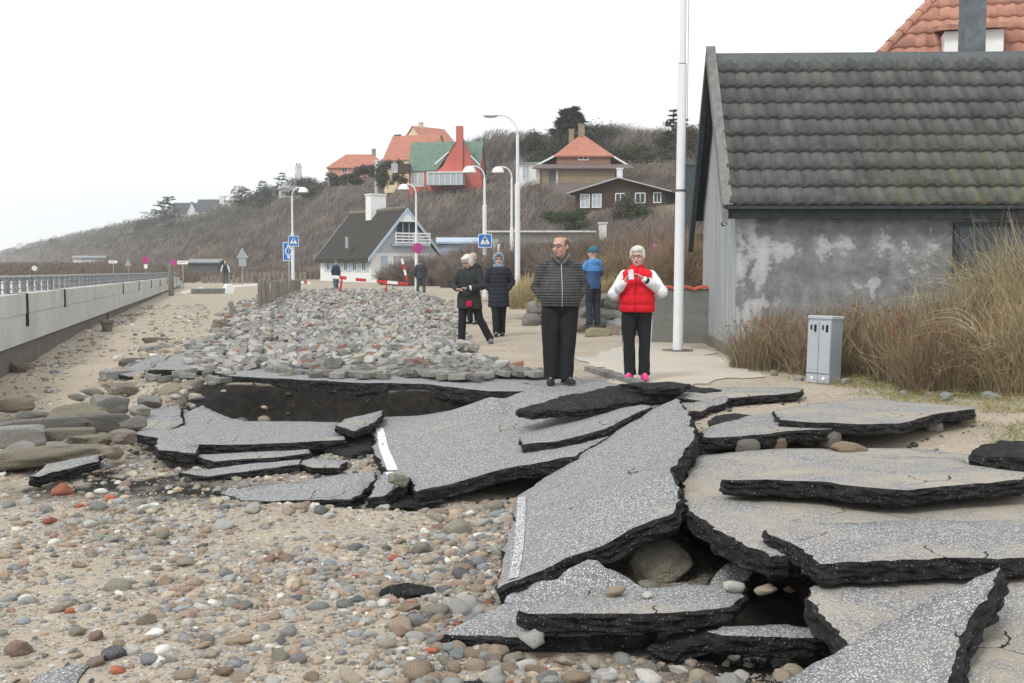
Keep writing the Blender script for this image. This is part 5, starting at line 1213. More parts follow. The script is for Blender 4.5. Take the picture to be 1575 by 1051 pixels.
edges = [-140, -40, 42, 100, 146, 190, 214.5, 233.5, 247, 258, 266, 272, 277]
Ys = [wallY(p) for p in edges]; Ys[0] = 13.0
for i in range(len(Ys) - 1):
    gp = (.12 + .004 * Ys[i]) if edges[i + 1] != 146 else .02
    wseg('wall_panel', Ys[i] + .02, Ys[i + 1] - gp, lt(Ys[i]) + .004, lt(Ys[i + 1]) + .004, wt(Ys[i]), wt(Ys[i + 1]), -.42, .012, M['sea_wall'])
for e_ in edges[1:-1]:
    if e_ == 146: continue
    y_ = wallY(e_); g_ = .10 + .004 * y_
    wseg('joint_strip', y_ - g_, y_ + .01, lt(y_) - (.22 if e_ < 60 else .03), lt(y_) - (.22 if e_ < 60 else .03), wt(y_) + .004, wt(y_) + .004, -.3, .020, M['black'])
wseg('gap_backing', 13.1, 77.5, .5, .4, wt(13) - .01, wt(78) - .01, -.45, -.12, M['black'])
rl = empty('sea_wall_railing', WP(16, -.35, 1.0), 'dark railing with chunky posts along the top of the sea wall', 'railing'); o1_ = WP(16, -.35, 1.0)
Yc = 13.4; cnt = 0
while Yc < 76 and cnt < 85:
    z = wt(Yc); m = MB(); p = WP(Yc, -.35, z + .14) - o1_
    Mx = Matrix.Rotation(math.atan(.2515), 4, 'Z'); m.box(p, (.09, .12, .29), M=Mx, bev=.01); m.build('post', plain('railing_post', (.24, .25, .25), .8, .25, 6), rl); Yc += .78 + .012 * max(0, Yc - 40) * .3; cnt += 1
for (dz, rr_) in ((.29, .030), (.18, .014), (.07, .014)):
    m = MB(); m.tube([WP(13, -.35, wt(13) + dz) - o1_, WP(40, -.35, wt(40) + dz) - o1_, WP(77, -.35, wt(77) + dz) - o1_], rr_, 6); m.build('rail', M['galv'], rl)
wseg('promenade', 13, 78, -.9, -.9, wt(13) - .04, wt(78) - .04, -6, -.505, M['sea_wall'], None).location = o0
bpy.data.objects['promenade']['kind'] = 'structure'
# ---------------------------------------------------------------- concrete bollard by the wall
p = at(165, 514, -.16); b = empty('concrete_bollard', p, 'tapered concrete stump with a rusty rod on top beside the sea wall', 'bollard')
m = MB(); m.tube([(0, 0, -.1), (0, 0, .10), (0, 0, .22), (0, 0, .28), (0, 0, .34)], [.12, .115, .125, .165, .17], 9); m.build('stump', M['wall_base'], b)
m = MB(); m.tube([(0.02, 0, .33), (.025, 0, .50)], .014, 6); m.build('iron_rod', M['black'], b)
# ---------------------------------------------------------------- timber groyne fence
tf = empty('timber_fence', at(398, 480, 0), 'weathered timber plank fence half buried at the left of the paving rubble', 'fence')
n = 22; a = at(400, 480, 0); b = Vector((at(465, 440, 0).x - 1.0, 66, 0)); a = Vector((a.x, a.y, 0)); b = Vector(((462 - 787.5) / 1700 * 62, 62, 0)); tp_ = tf.location
for i in range(n):
    t = (i / n) ** 1.12; p = a.lerp(b, t); h_ = 1.0 - .25 * t + random.uniform(-.10, .06); m = MB()
    tl_ = Matrix.Rotation(random.uniform(-.05, .05), 4, 'Y') @ Matrix.Rotation(math.atan2(b.y - a.y, b.x - a.x) + random.uniform(-.12, .12), 4, 'Z')
    m.box(Vector((p.x, p.y, h_ / 2 - .15)) - tp_, (.34 + .5 * t, .09, h_ + .3), M=tl_, bev=.02); m.build('plank', M['timber'], tf)
pf = empty('picket_row', atY(375, 436, 92), 'row of short grey-brown wooden pickets beyond the barrier beam', 'fence'); o_ = pf.location
for i in range(24):
    px = 312 + i * 6.8 + random.uniform(-1, 1); p = atY(px, 436, 92 + random.uniform(-.2, .2)); m = MB(); h_ = random.uniform(.75, 1.0) - (.35 if px < 375 else 0)
    m.box(Vector((p.x, p.y, h_ / 2)) - Vector(o_), (.26, .12, h_ + .1), bev=.04); m.build('picket', M['timber'], pf)
# ---------------------------------------------------------------- street lamps and flagpole
def lamp(name, px, Y, ztop, side, label, base=True, joint=.55, tall=False):
    x = atY(px, 408, Y).x; r0 = empty(name, (x, Y, 0), label, 'street lamp')
    hs = ztop - (.55 if not tall else .5); zj = ztop * joint
    m = MB(); m.tube([(0, 0, -.05), (0, 0, zj)], .098, 14); m.build('lower_pole', M['pole'], r0)
    m = MB(); m.tube([(0, 0, zj), (0, 0, zj + .03), (0, 0, hs)], [.105, .062, .055], 12); m.build('upper_pole', M['pole'], r0)
    R_ = .55 if not tall else .7; arm = []
    for k in range(9):
        t = math.pi / 2 * k / 8; arm.append((side * R_ * (1 - math.cos(t)) * .85, 0, hs + R_ * math.sin(t)))
    arm.append((side * (R_ * .85 + (.12 if not tall else .15)), 0, hs + R_ + .0)); m = MB(); m.tube(arm, .032, 8); m.build('arm', M['pole'], r0)
    hx = arm[-1][0]; hz = arm[-1][2]
    m = MB()
    if tall:
        m.ell((hx + side * .22, 0, hz + .0), (.32, .12, .06), n=14, m=7)
    else:
        c = []; 
        for k in range(7):
            t = math.pi / 2 * k / 6; c.append(((hx + side * .12, 0, hz - .28 + .30 * math.cos(t)), (.31 * math.sin(t) + .001, 0, 0), (0, .31 * math.sin(t) + .001, 0)))
        c.append(((hx + side * .12, 0, hz - .30), (.33, 0, 0), (0, .33, 0))); m.ring(c, 18)
    h_ = m.build('lamp_head', M['white'], r0, True)
    m = MB(); m.ell((hx + side * (.12 if not tall else .22), 0, hz - (.30 if not tall else .05)), (.24, .24 if not tall else .08, .05), n=12, m=6); m.build('diffuser', M['curtain'], h_)
    return r0
L1 = lamp('street_lamp', 450.5, 69, 6.3, 1, 'white street lamp left of the thatched house, its dome pointing right')
L2 = lamp('street_lamp', 640.5, 63.5, 6.1, -1, 'slim white street lamp standing in front of the blue gable')
L3 = lamp('street_lamp', 745.5, 52, 6.1, -1, 'white dome street lamp carrying the right-hand pedestrian crossing sign', joint=.7)
L4 = lamp('street_lamp', 787, 58, 6.6, -1, 'white dome street lamp close behind the tall thin one', joint=.52)
L5 = lamp('street_lamp', 796, 40, 6.65, -1, 'tallest white street lamp with a flat curved-arm head', joint=.66, tall=True)
m = MB(); m.tube([(0, 0, 0), (0, 0, .06)], [.32, .26], 12); m.build('base_plate', M['dkgrey'], L5)
fp = empty('flagpole', at(1042.5, 541, 0), 'tall white flagpole in jointed sections left of the grey house', 'flagpole'); fz = [0, 2.8, 2.8, 4.95, 4.95, 7.2, 9.5]; 
for i, (za, zb, r_) in enumerate(((0, 2.78, .088), (2.78, 4.92, .078), (4.92, 9.8, .055))):
    m = MB(); m.tube([(0, 0, za), (0, 0, zb)], [r_, r_ * (.97 if i < 2 else .6)], 18); m.build('pole_section', M['pole'], fp)
    if i: m = MB(); m.tube([(0, 0, za - .02), (0, 0, za + .015)], r_ + .014, 16); m.build('joint_collar', M['dkgrey'], fp)
m = MB(); m.tube([(.105, -.03, .9), (.09, -.03, 4.8), (.07, -.03, 9.5)], .005, 5); m.build('halyard', M['dkgrey'], fp)
m = MB(); m.tube([(0, 0, -.04), (0, 0, .035)], [.30, .27], 9); m.build('footing', M['wall_base'], fp)
fp.rotation_euler = (0, R(.35), 0)
# ---------------------------------------------------------------- signs
def plate(mb, pts, y0, y1):
    a = [(x, y0, z) for x, z in pts]; b = [(x, y1, z) for x, z in pts]; n = len(pts); mb.poly(a); mb.poly(list(reversed(b)))
    for i in range(n): mb.poly([a[i], b[i], b[(i + 1) % n], a[(i + 1) % n]])
def disc(mb, cx, cz, r, y0, y1, n=28): plate(mb, [(cx + r * math.cos(2 * math.pi * k / n), cz + r * math.sin(2 * math.pi * k / n)) for k in range(n)], y0, y1)
def rrect(w_, h_, r=.05):
    out = []
    for cx, cz, a0 in ((w_ / 2 - r, h_ / 2 - r, 0), (-w_ / 2 + r, h_ / 2 - r, 90), (-w_ / 2 + r, -h_ / 2 + r, 180), (w_ / 2 - r, -h_ / 2 + r, 270)):
        for k in range(4): a = R(a0 + k * 30); out.append((cx + r * math.cos(a), cz + r * math.sin(a)))
    return out
def walker(mb, s, y0, y1):
    disc(mb, 0, .17 * s, .035 * s, y0, y1, 12)
    for q in ([(-.035, .125), (.04, .125), (.03, .0), (-.03, .0)], [(-.03, .01), (.0, .01), (-.055, -.13), (-.085, -.12)], [(.0, .01), (.03, .01), (.085, -.12), (.055, -.13)], [(-.03, .12), (-.02, .08), (-.08, .02), (-.09, .05)], [(.03, .12), (.02, .08), (.075, .03), (.09, .05)]):
        plate(mb, [(a * s, b * s) for a, b in q], y0, y1)
def cross_sign(px, py, Y, lab, parent_xy, rz=0):
    p = atY(px, py, Y); r_ = empty('crossing_sign', p, lab, 'traffic sign', rz); s = 1.0
    m = MB(); plate(m, rrect(.64, .64), 0, .02); m.build('sign_border', M['white'], r_)
    m = MB(); plate(m, rrect(.58, .58, .04), -.004, .0); m.build('blue_face', M['blue'], r_)
    m = MB(); plate(m, [(-.24, -.17), (.24, -.17), (0, .25)], -.008, -.0045); m.build('white_triangle', M['white'], r_)
    m = MB(); walker(m, .95, -.012, -.0085); [plate(m, [(x - .025, -.165), (x + .025, -.165), (x + .02, -.135), (x - .02, -.135)], -.012, -.0085) for x in (-.2, -.1, 0, .1, .2)]; m.build('walking_figure', M['black'], r_)
    m = MB(); m.box((0, .03, 0), (.1, .06, .5)); m.build('bracket', M['galv'], r_); return r_
cross_sign(451.5, 371, 68.75, 'blue pedestrian crossing sign on the left street lamp', None)
cross_sign(746, 370.5, 51.8, 'blue pedestrian crossing sign on the lamp behind the walking women', None)
def posted(name, px, py, Y, lab, h=None, r_=.03, zg=0, cat='traffic sign'):
    p = atY(px, py, Y); e = empty(name, (p.x, Y, zg), lab, cat); m = MB(); m.tube([(0, .03, -.05), (0, .03, (p.z - zg) + (h or .1))], r_, 8); m.build('post', M['galv'], e); return e, p.z - zg
e, z = posted('narrows_sign', 444, 387, 71, 'tall blue sign with white looping arrows partly hidden by the left lamp', .3, .045)
m = MB(); plate(m, [(a, b + z) for a, b in rrect(.74, 1.2)], 0, .02); m.build('sign_border', M['white'], e); m = MB(); plate(m, [(a, b + z) for a, b in rrect(.66, 1.12, .04)], -.004, 0); m.build('blue_face', M['blue'], e)
m = MB()
for sg in (-1, 1):
    pl = [(sg * .05, -.45), (sg * .05, -.25), (sg * .20, -.08), (sg * .20, .12), (sg * .05, .28), (sg * .05, .45)]
    for (a, b) in zip(pl[:-1], pl[1:]):
        dx, dz = b[0] - a[0], b[1] - a[1]; L = math.hypot(dx, dz); nx2, nz2 = -dz / L * .03, dx / L * .03
        plate(m, [(a[0] - nx2, a[1] - nz2 + z), (b[0] - nx2, b[1] - nz2 + z), (b[0] + nx2, b[1] + nz2 + z), (a[0] + nx2, a[1] + nz2 + z)], -.008, -.0045)
m.build('white_arrows', M['white'], e)
def nostop(px, py, Y, lab, d=.6, sub=False, zg=0):
    e, z = posted('no_stopping_sign', px, py, Y, lab, .1, .03, zg); m = MB(); disc(m, 0, z, d / 2, 0, .02); m.build('red_ring', plain('faded_red_ring', (.50, .05, .16), .5), e)
    m = MB(); disc(m, 0, z, d / 2 * .78, -.004, 0); m.build('sign_face', M['magenta'], e)
    m = MB()
    for a in (45, 135):
        c, s = math.cos(R(a)), math.sin(R(a)); L = d * .39; t = d * .045
        plate(m, [(c * L - s * t, z + s * L + c * t), (c * L + s * t, z + s * L - c * t), (-c * L + s * t, z - s * L - c * t), (-c * L - s * t, z - s * L + c * t)], -.008 - (a > 90) * .003, -.0045)
    m.build('red_cross', plain('faded_red_ring', (.50, .05, .16)), e)
    if sub: m = MB(); m.box((0, .0, z - d * .85), (.3, .02, .35)); m.build('sub_plate', M['white'], e)
    return e
nostop(642.5, 382, 60, 'magenta round no-stopping sign in front of the slim lamp by the blue gable', .58)
nostop(224, 400.5, 95, 'magenta round no-stopping sign with white plate beyond the railing, left one', .62, True)
nostop(266.5, 405, 74, 'magenta round no-stopping sign on the post at the far end of the sea wall', .45)
e, z = posted('warning_triangle', 372.5, 392, 83, 'grey back of a warning triangle with a small board under it', .3, .04)
m = MB(); plate(m, [(-.46, z - .25), (.46, z - .25), (0, z + .52)], 0, .02); m.build('triangle_plate', M['signback'], e); m = MB(); m.box((0, .01, z - .58), (.56, .03, .56)); m.build('sub_plate', M['signback'], e)
e, z = posted('warning_triangle', 197, 405, 100, 'small distant grey back of a warning triangle beyond the railing', .2, .035, .4); m = MB(); plate(m, [(-.33, z - .25), (.33, z - .25), (0, z + .36)], 0, .02); m.build('triangle_plate', M['signback'], e)
for px, py, Y, lb in ((174, 403, 96, 'small white arrow board beyond the railing, left of the distant triangle'), (281, 404, 78, 'small white arrow board at the end of the sea wall')):
    e, z = posted('arrow_board', px, py, Y, lb, .05, .035); m = MB(); plate(m, [(-.38, z - .12), (.3, z - .12), (.4, z), (.3, z + .12), (-.38, z + .12)], -.02, 0); m.build('board', M['white'], e)
    m = MB(); plate(m, [(-.3, z - .04), (-.3, z + .0), (.22, z + .06), (.22, z + .02)], -.026, -.021); m.build('dark_stroke', M['dkgrey'], e)
e, z = posted('small_round_sign', 53, 413, 120, 'tiny pale round sign far beyond the railing at left', .1, .04); m = MB(); disc(m, 0, z, .3, -.02, 0, 20); m.build('sign_face', M['offwhite'], e)
e, z = posted('yield_sign', 759, 376, 57, 'pale triangle sign seen edge-on behind the right crossing sign', .1, .035); m = MB(); plate(m, [(-.10, z + .26), (.28, z + .26), (.05, z - .3)], -.02, 0); m.build('sign_face', M['signback'], e)
e, z = posted('marker_post', 767, 381, 62, 'white flat marker post behind the woman in the hood', .1, .05); m = MB(); m.box((0, -.03, z - .3), (.14, .03, 1.0)); m.build('board', M['white'], e)
e, z = posted('notice_board', 744, 411, 54, 'white notice board behind the lamp between the walking women', .1, .04); m = MB(); m.box((0, -.01, z), (.95, .04, .24)); m.build('board', M['offwhite'], e)
m = MB(); [m.box((x, -.035, z), (.035, .01, .10)) for x in (-.32, -.22, -.13, .02, .12, .24)]; m.build('faint_lettering', plain('faded_red_lettering', (.55, .30, .28)), e)
# ---------------------------------------------------------------- barriers
def beam(name, pA, pB, lab, stripes, r_=.06, cat='barrier', flip=0):
    a = Vector(pA); b = Vector(pB); e = empty(name, a, lab, cat)
    for k in range(stripes):
        p = a.lerp(b, k / stripes) - a; q = a.lerp(b, (k + 1) / stripes) - a; m = MB(); d = (q - p); c = (p + q) / 2; Mx = d.to_track_quat('X', 'Z').to_matrix().to_4x4()
        m.box(c, (d.length, .03, r_ * 2), M=Mx); m.build('red_stripe' if (k + flip) % 2 == 0 else 'white_stripe', M['red'] if (k + flip) % 2 == 0 else M['white'], e)
    return e
beam('barrier_board', atY(547, 430, 58), atY(628, 437, 58), 'red and white striped barrier board lying across on its stand', 5, .08)
beam('barrier_board', atY(511, 426, 60), atY(533, 428, 60), 'short red and white cross board on the tilted red stand', 2, .09, flip=1)
beam('barrier_board', atY(626, 432, 60), atY(618, 398, 60), 'white board leaning upright with a red foot beside the man in the dark coat', 4, .06, flip=0)
beam('barrier_board', atY(462, 434, 66), atY(478, 436, 66), 'short red and white board lying behind the end of the timber fence', 3, .06, flip=1)
for (px, py0, py1, ln, lb) in ((525, 454, 426, -.35, 'tilted red barrier stand near the person in the dark blue jacket'), (596, 455, 431, .05, 'upright red barrier stand with a rubber foot under the long striped board')):
    p0 = at(px - 2, py0, 0); h_ = (py0 - py1) / 1700 * p0.y; e = empty('barrier_stand', p0, lb, 'barrier stand'); m = MB(); m.tube([(0, 0, .05), (-ln * .3, 0, h_)], .055, 8); m.build('upright', M['red'], e)
    m = MB(); m.box((0, 0, .06), (.5, .3, .12), bev=.03); m.build('rubber_foot', M['dkgrey'], e)
    m = MB(); m.tube([(-.02, -.002, h_ * .55), (-.04, -.002, h_ * .62)], .060, 8); m.build('white_band', M['white'], e)
bb = atY(352, 438.5, 66); b2 = atY(433, 435.5, 66)
beam('barrier_beam', atY(352, 441, 66), atY(400, 437.5, 66), 'long white beam lying between the person and the timber fence', 1, .05, 'beam', flip=1)
beam('barrier_beam', atY(279, 451, 58), atY(312, 443, 58), 'white beam on the sand at the end of the sea wall', 1, .07, 'beam', flip=1)
e = empty('striped_block', at(322, 452, 0), 'grey concrete block with a white end lying by the beam', 'concrete block', .55); m = MB(); m.box((0, 0, .1), (1.8, .5, .36), bev=.04); m.build('block', M['barge'], e); m = MB(); m.box((1.0, -.1, .2), (.42, .6, .55), M=Matrix.Rotation(.25, 4, 'Y'), bev=.04); m.build('white_end', M['white'], e)
e = empty('wooden_post', at(263.5, 455, 0), 'round wooden post at the far end of the sea wall', 'post'); m = MB(); m.tube([(0, 0, 0), (0, 0, 1.5)], .13, 10); m.build('shaft', M['timber'], e); m = MB(); m.tube([(0, 0, 1.5), (0, 0, 1.56)], [.135, .11], 10); m.build('cap', M['timber'], e)
# ---------------------------------------------------------------- utility cabinet
cb = empty('utility_cabinet', Vector((at(1266, 592, -.02).x, at(1266, 592, -.02).y, .0)), 'grey metal utility cabinet with two narrow doors leaning in front of the bushes', 'cabinet', R(32))
m = MB(); m.box((0, 0, .41), (.24, .34, .82), bev=.008); m.build('body', M['cabinet'], cb)
m = MB(); m.box((0, 0, .835), (.262, .362, .05), bev=.012); m.build('lid', M['cabinet_door'], cb)
cb.rotation_euler = (R(0), R(2.5), R(40)); 
for s in (-1, 1):
    m = MB(); m.box((0, 0, 0), (.0001,) * 3) if False else None
    m = MB(); m.box((-.127, s * .086, .46), (.016, .162, .66), bev=.004); d_ = m.build('door', M['cabinet_door'], cb)
    m = MB(); m.box((-.137, s * .086 - .03, .70), (.012, .03, .09)); m.box((-.137, s * .086 + .03, .71), (.012, .02, .06)); m.build('lock', M['black'], d_)
    m = MB(); m.box((-.125, s * .086, .06), (.012, .162, .11), bev=.004); l_ = m.build('lower_panel', M['cabinet_door'], cb)
    m = MB(); m.tube([(-.135, s * .086, .07), (-.128, s * .086, .07)], .022, 8); m.build('bolt', M['white'], l_)
# concrete pavement flags between the flagpole and the grey house
pm = MB(); q = [at(890, 552, .006), at(1000, 522, .006), at(1092, 540, .006), at(1130, 562, .006), at(1180, 575, .006), at(1100, 592, .006), at(960, 590, .006)]
def m_flags():
    t = NT('sandy_concrete_path'); c = t.mix(t.ramp(t.noise(1.4, 6, .6), (.35, 0.0), (.65, .9)), (.44, .42, .38), (.56, .48, .37))
    return t.fin(t.mix(t.ramp(t.noise(90, 3), (.35, .25), (.6, 0.0)), c, (.3, .28, .24)), .9, t.bump(t.noise(60, 4), .005))

q2 = []
for i in range(len(q)):
    a_, b_ = q[i], q[(i + 1) % len(q)]
    for j in range(24):
        v = a_.lerp(b_, j / 24); q2.append((v.x + .35 * noise.noise(v * 1.3) + .08 * noise.noise(v * 6), v.y + .5 * noise.noise(v * 1.1 + Vector((5, 5, 5))) + .12 * noise.noise(v * 5)))
vo_ = [Vector(v) for v in q2]; gxx, gyy = np.meshgrid(np.arange(0, 7, .2), np.arange(12, 23, .2)); kk_ = sdist(gxx.ravel(), gyy.ravel(), q2) > .1; vo_ += [Vector((a_, b_)) for a_, b_ in zip(gxx.ravel()[kk_], gyy.ravel()[kk_])]
r_ = delaunay_2d_cdt(vo_, [], [list(range(len(q2)))], 1, 1e-5); pm.mesh([(v.x, v.y, G1(v.x, v.y) + .010) for v in r_[0]], [f for f in r_[2]]); o = pm.build('path', m_flags()); o['kind'] = 'structure'
m = MB(); a = at(905, 568, .02); b = at(985, 592, .02); d = b - a; m.box((0, 0, 0), (d.length, .12, .1), bev=.01); o = m.build('kerb_strip', M['barge']); o.location = (a + b) / 2; o.rotation_euler = (0, 0, math.atan2(d.y, d.x)); tag(o, 'narrow kerb edging the concrete path at the feet of the woman in red', 'kerb')
# ---------------------------------------------------------------- vegetation
def ribs(P0, P1, P2, w0, w1, cols, seg=4, rg=RNG, face=None):
    """curved tapering ribbons (quadratic arcs); returns V, F, colours"""
    n = len(P0); ts = np.linspace(0, 1, seg + 1); T = (P2 - P0); a = rg.normal(0, 1, (n, 3)); side = np.cross(T, a); side /= np.linalg.norm(side, axis=1, keepdims=True) + 1e-9
    V = []
    w0 = np.broadcast_to(w0, (n,)); w1 = np.broadcast_to(w1, (n,))
    for t in ts:
        c = (1 - t) ** 2 * P0 + 2 * t * (1 - t) * P1 + t * t * P2; ww = (w0 * (1 - t) + w1 * t)[:, None] / 2
        V.append(c - side * ww); V.append(c + side * ww)
    V = np.stack(V, 1); k = 2 * (seg + 1); b = (np.arange(n) * k)[:, None]
    F = np.concatenate([b + np.array([2 * i, 2 * i + 1, 2 * i + 3, 2 * i + 2]) for i in range(seg)], 0)
    return V.reshape(-1, 3), F, np.repeat(cols, k, 0)
def join(parts):
    Vs, Fs, Cs = [], [], []; b = 0
    for V, F, Cc in parts: Vs.append(V); Fs.append(F + b); Cs.append(Cc); b += len(V)
    return np.concatenate(Vs), np.concatenate(Fs), np.concatenate(Cs)
def vary(col, n, rg=RNG, a=.25, b=.03): return (np.array(col)[None] * rg.uniform(1 - a, 1 + a, (n, 1)) + rg.normal(0, b * np.mean(col) * 2, (n, 3))).clip(.005, .9)
# hillside scrub, one mass
rg = np.random.default_rng(3); n = 900000
px = rg.uniform(-60, 1640, n); Yv = 62 / (1 - rg.random(n) * .955); x = (px - CX) / FP * Yv
s = (x - T0[0]) * U_[0] + (Yv - T0[1]) * U_[1]; d = (x - T0[0]) * N_[0] + (Yv - T0[1]) * N_[1]
k = (d > -1.5) & (d < 80) & (Yv < 1350) & (x > -850)
# footprints of houses are kept clear
for (a, b, c, r) in PADS: k &= ((x - a) ** 2 + (Yv - b - .5) ** 2) > (r * .62) ** 2
x, Yv, s, d, px = x[k], Yv[k], s[k], d[k], px[k]; z = hillz(x, Yv) - .2; n = len(x)
hgt = (.5 + 1.5 * fbm(x / 3.5, Yv / 3.5, 33, 3)) * np.clip(.8 + Yv / 500, .8, 3)
nearpad = np.zeros(n)
for (a, b, c, r) in PADS: nearpad = np.maximum(nearpad, np.exp(-(((x - a) ** 2 + (Yv - b) ** 2) / (r * 1.2) ** 2)))
hgt *= 1 - .55 * nearpad
ridge_tall = sstep(50, 60, d) * sstep(300, 200, Yv) * (.6 + 1.5 * vn(s / 9, s * 0, 8)); hgt = hgt * (1 + ridge_tall * .6)
lean = np.stack([.45 + rg.normal(0, .42, n), rg.normal(0, .4, n), np.ones(n)], 1) * hgt[:, None]
P0 = np.stack([x, Yv, z], 1); P2 = P0 + lean; P1 = P0 + lean * np.array([.25, .25, .62]) + rg.normal(0, .1, (n, 3))
wd = np.maximum(.035, Yv * .00042) * rg.uniform(.6, 1.3, n)
q = fbm(x / 9, Yv / 9, 50, 4); q2 = fbm(s / 40, d / 10, 51, 3)
c0 = np.array([.165, .135, .12]); c1 = np.array([.31, .27, .245]); c2 = np.array([.36, .30, .20]); c3 = np.array([.075, .10, .055])
cols = c0 + (c1 - c0) * rg.random((n, 1)) ; cols = cols + (c2 - cols) * (sstep(.56, .74, q) * .65)[:, None]; 
gm_ = sstep(.55, .75, q2) * sstep(24, 55, d) * .7 + .75 * sstep(170, 380, Yv) * sstep(0, 30, d); cols = cols + (c3 - cols) * np.clip(gm_, 0, .85)[:, None]
cols *= rg.uniform(.75, 1.3, (n, 1)) * (.40 + 1.2 * fbm(x / 4.0, Yv / 5.0, 71, 4))[:, None]
V, F, Cc = ribs(P0, P1, P2, wd, wd * .35, cols, 2, rg)
tag(link('hillside_scrub', npmesh('hillside_scrub', V, F, M['twig'], Cc)), 'brown leafless wind-leaning scrub covering the whole bluff', 'scrub', kind='stuff')
# bare skyline wood
rg = np.random.default_rng(8); parts = []
for i in range(150):
    pxx = rg.uniform(735, 1110); Y_ = np.interp(pxx, [730, 900, 1100], [222, 187, 160]) + rg.uniform(-12, 6); X_ = (pxx - CX) / FP * Y_; z0 = float(hillz(X_, Y_)) - .3; h_ = rg.uniform(2.6, 4.4) * (1.25 if 840 < pxx < 870 else 1)
    m_ = 90; t = rg.uniform(.1, .75, m_); trunk0 = np.array([X_, Y_, z0]); top = trunk0 + np.array([rg.uniform(.2, 1.1), 0, h_ * .8])
    b0 = trunk0 + (top - trunk0) * t[:, None]; dr = rg.normal(0, 1, (m_, 3)); dr[:, 2] = np.abs(dr[:, 2]) * .9 + .7; dr[:, 0] += .5; dr /= np.linalg.norm(dr, axis=1, keepdims=True)
    e = b0 + dr * (h_ * rg.uniform(.25, .5, m_))[:, None]
    parts.append(ribs(b0, (b0 + e) / 2 + rg.normal(0, .12, (m_, 3)), e, .07, .035, vary((.20, .165, .16), m_, rg), 2, rg))
    parts.append(ribs(trunk0[None], ((trunk0 + top) / 2)[None], top[None], .22, .1, vary((.14, .12, .11), 1, rg), 2, rg))
V, F, Cc = join(parts); tag(link('skyline_wood', npmesh('skyline_wood', V, F, M['twig'], Cc)), 'far-off line of bare trees along the top of the bluff', 'wood', kind='stuff')
# generic leafy cloud
def leafcloud(cen, rad, n, size, col, rg, shell=.35, up=0.0, holes=.42, sc_=None):
    cen = np.array(cen, float); rad = np.array(rad, float); u = rg.normal(0, 1, (n, 3)); u /= np.linalg.norm(u, axis=1, keepdims=True); r = rg.random(n) ** shell
    p = u * r[:, None]; f = fbm(p[:, 0] * 2.2 + cen[0], p[:, 1] * 2.2 + p[:, 2] * 2.9 + cen[1], int(abs(cen[0] * 7)) % 97, 3); k = f > holes; p = p[k]; m_ = len(p)
    c = cen + p * rad; a = rg.normal(0, 1, (m_, 3)); a[:, 2] += up; a /= np.linalg.norm(a, axis=1, keepdims=True); e = c + a * (size * rg.uniform(.6, 1.5, m_))[:, None]
    return ribs(c, (c + e) / 2, e, size * .55, size * .12, vary(col, m_, rg, .35), 1, rg)
def shrub(name, label, cen, rad, n, size, col, cat='bush', group=None, stems=12, seed=1, holes=.42):
    rg = np.random.default_rng(seed); base = Vector((cen[0], cen[1], cen[2] - rad[2])); r0 = empty(name, base, label, cat, 0, group); loc = np.array(base)
    lumps = [leafcloud(np.array(cen) - loc + np.array([rg.uniform(-.85, .85) * rad[0], rg.uniform(-.5, .5) * rad[1], rg.uniform(-.8, .45) * rad[2]]), np.array(rad) * rg.uniform(.25, .6, 3), n // 8, size, np.array(col) * rg.uniform(.75, 1.35), rg, holes=holes, shell=.6) for _ in range(13)]
    V, F, Cc = join(lumps); link('foliage', npmesh('foliage', V, F, M['leaf'], Cc), r0)
    P0 = rg.normal(0, .12, (stems, 3)) * np.array([1, 1, 0]) * rad[0]; P2 = rg.normal(0, .5, (stems, 3)) * np.array(rad); P2[:, 2] = rad[2] * rg.uniform(.8, 1.7, stems)
    V, F, Cc = ribs(P0, (P0 + P2) / 2 + np.array([0, 0, .1]), P2, .05 * rad[2], .015, vary((.08, .065, .05), stems, rg), 3, rg); link('stems', npmesh('stems', V, F, M['twig'], Cc), r0)
    return r0
def conifer(label, px, Y, ztop_py, h, w_, n_wh=16, col=(.045, .065, .045), seed=1, sparse=1.0, lean=.0, name='conifer', needles=70, z0=None):
    rg = np.random.default_rng(seed); top = atY(px, ztop_py, Y); base = Vector((top.x, Y, top.z - h)); r0 = empty(name, base, label, 'tree')
    m = MB(); m.tube([(0, 0, -1.0), (0, 0, h * .5), (lean, 0, h)], [h * .022, h * .014, .02], 8); m.build('trunk', M['bark'], r0); parts = []
    for i in range(n_wh):
        t = (i + rg.uniform(-.3, .3)) / n_wh; zz = h * (.18 + .80 * max(t, 0)); L = w_ * (1 - t) ** .8 * rg.uniform(.7, 1.15) + .12 * w_
        nb_ = int(rg.integers(4, 7) * sparse) + 1
        for j in range(nb_):
            a = rg.uniform(0, 6.28); tip = np.array([math.cos(a) * L + lean * t, math.sin(a) * L, zz + L * rg.uniform(-.12, .25)]); st = np.array([lean * t, 0, zz]); mid = (st + tip) / 2 + np.array([0, 0, L * .08])
            parts.append(ribs(st[None], mid[None], tip[None], .10 * h / 9, .03, vary((.07, .06, .05), 1, rg), 3, rg))
            q = rg.uniform(.25, 1.0, needles)[:, None]; c = st + (tip - st) * q + np.concatenate([rg.normal(0, L * .065, (needles, 2)), rg.normal(0, L * .04, (needles, 1))], 1)
            dd_ = rg.normal(0, 1, (needles, 3)); dd_[:, 2] = dd_[:, 2] * .5 + .25; dd_ += (tip - st) / L * .6; e = c + dd_ * (h * .024); parts.append(ribs(c, (c + e) / 2, e, h * .019, h * .006, vary(col, needles, rg, .4), 1, rg))
    V, F, Cc = join(parts); link('crown', npmesh('crown', V, F, M['leaf'], Cc), r0); return r0
conifer('tallest dark conifer standing behind the hipped orange roof', 878, 160, 163, 11.0, 4.3, 22, seed=2, needles=220)
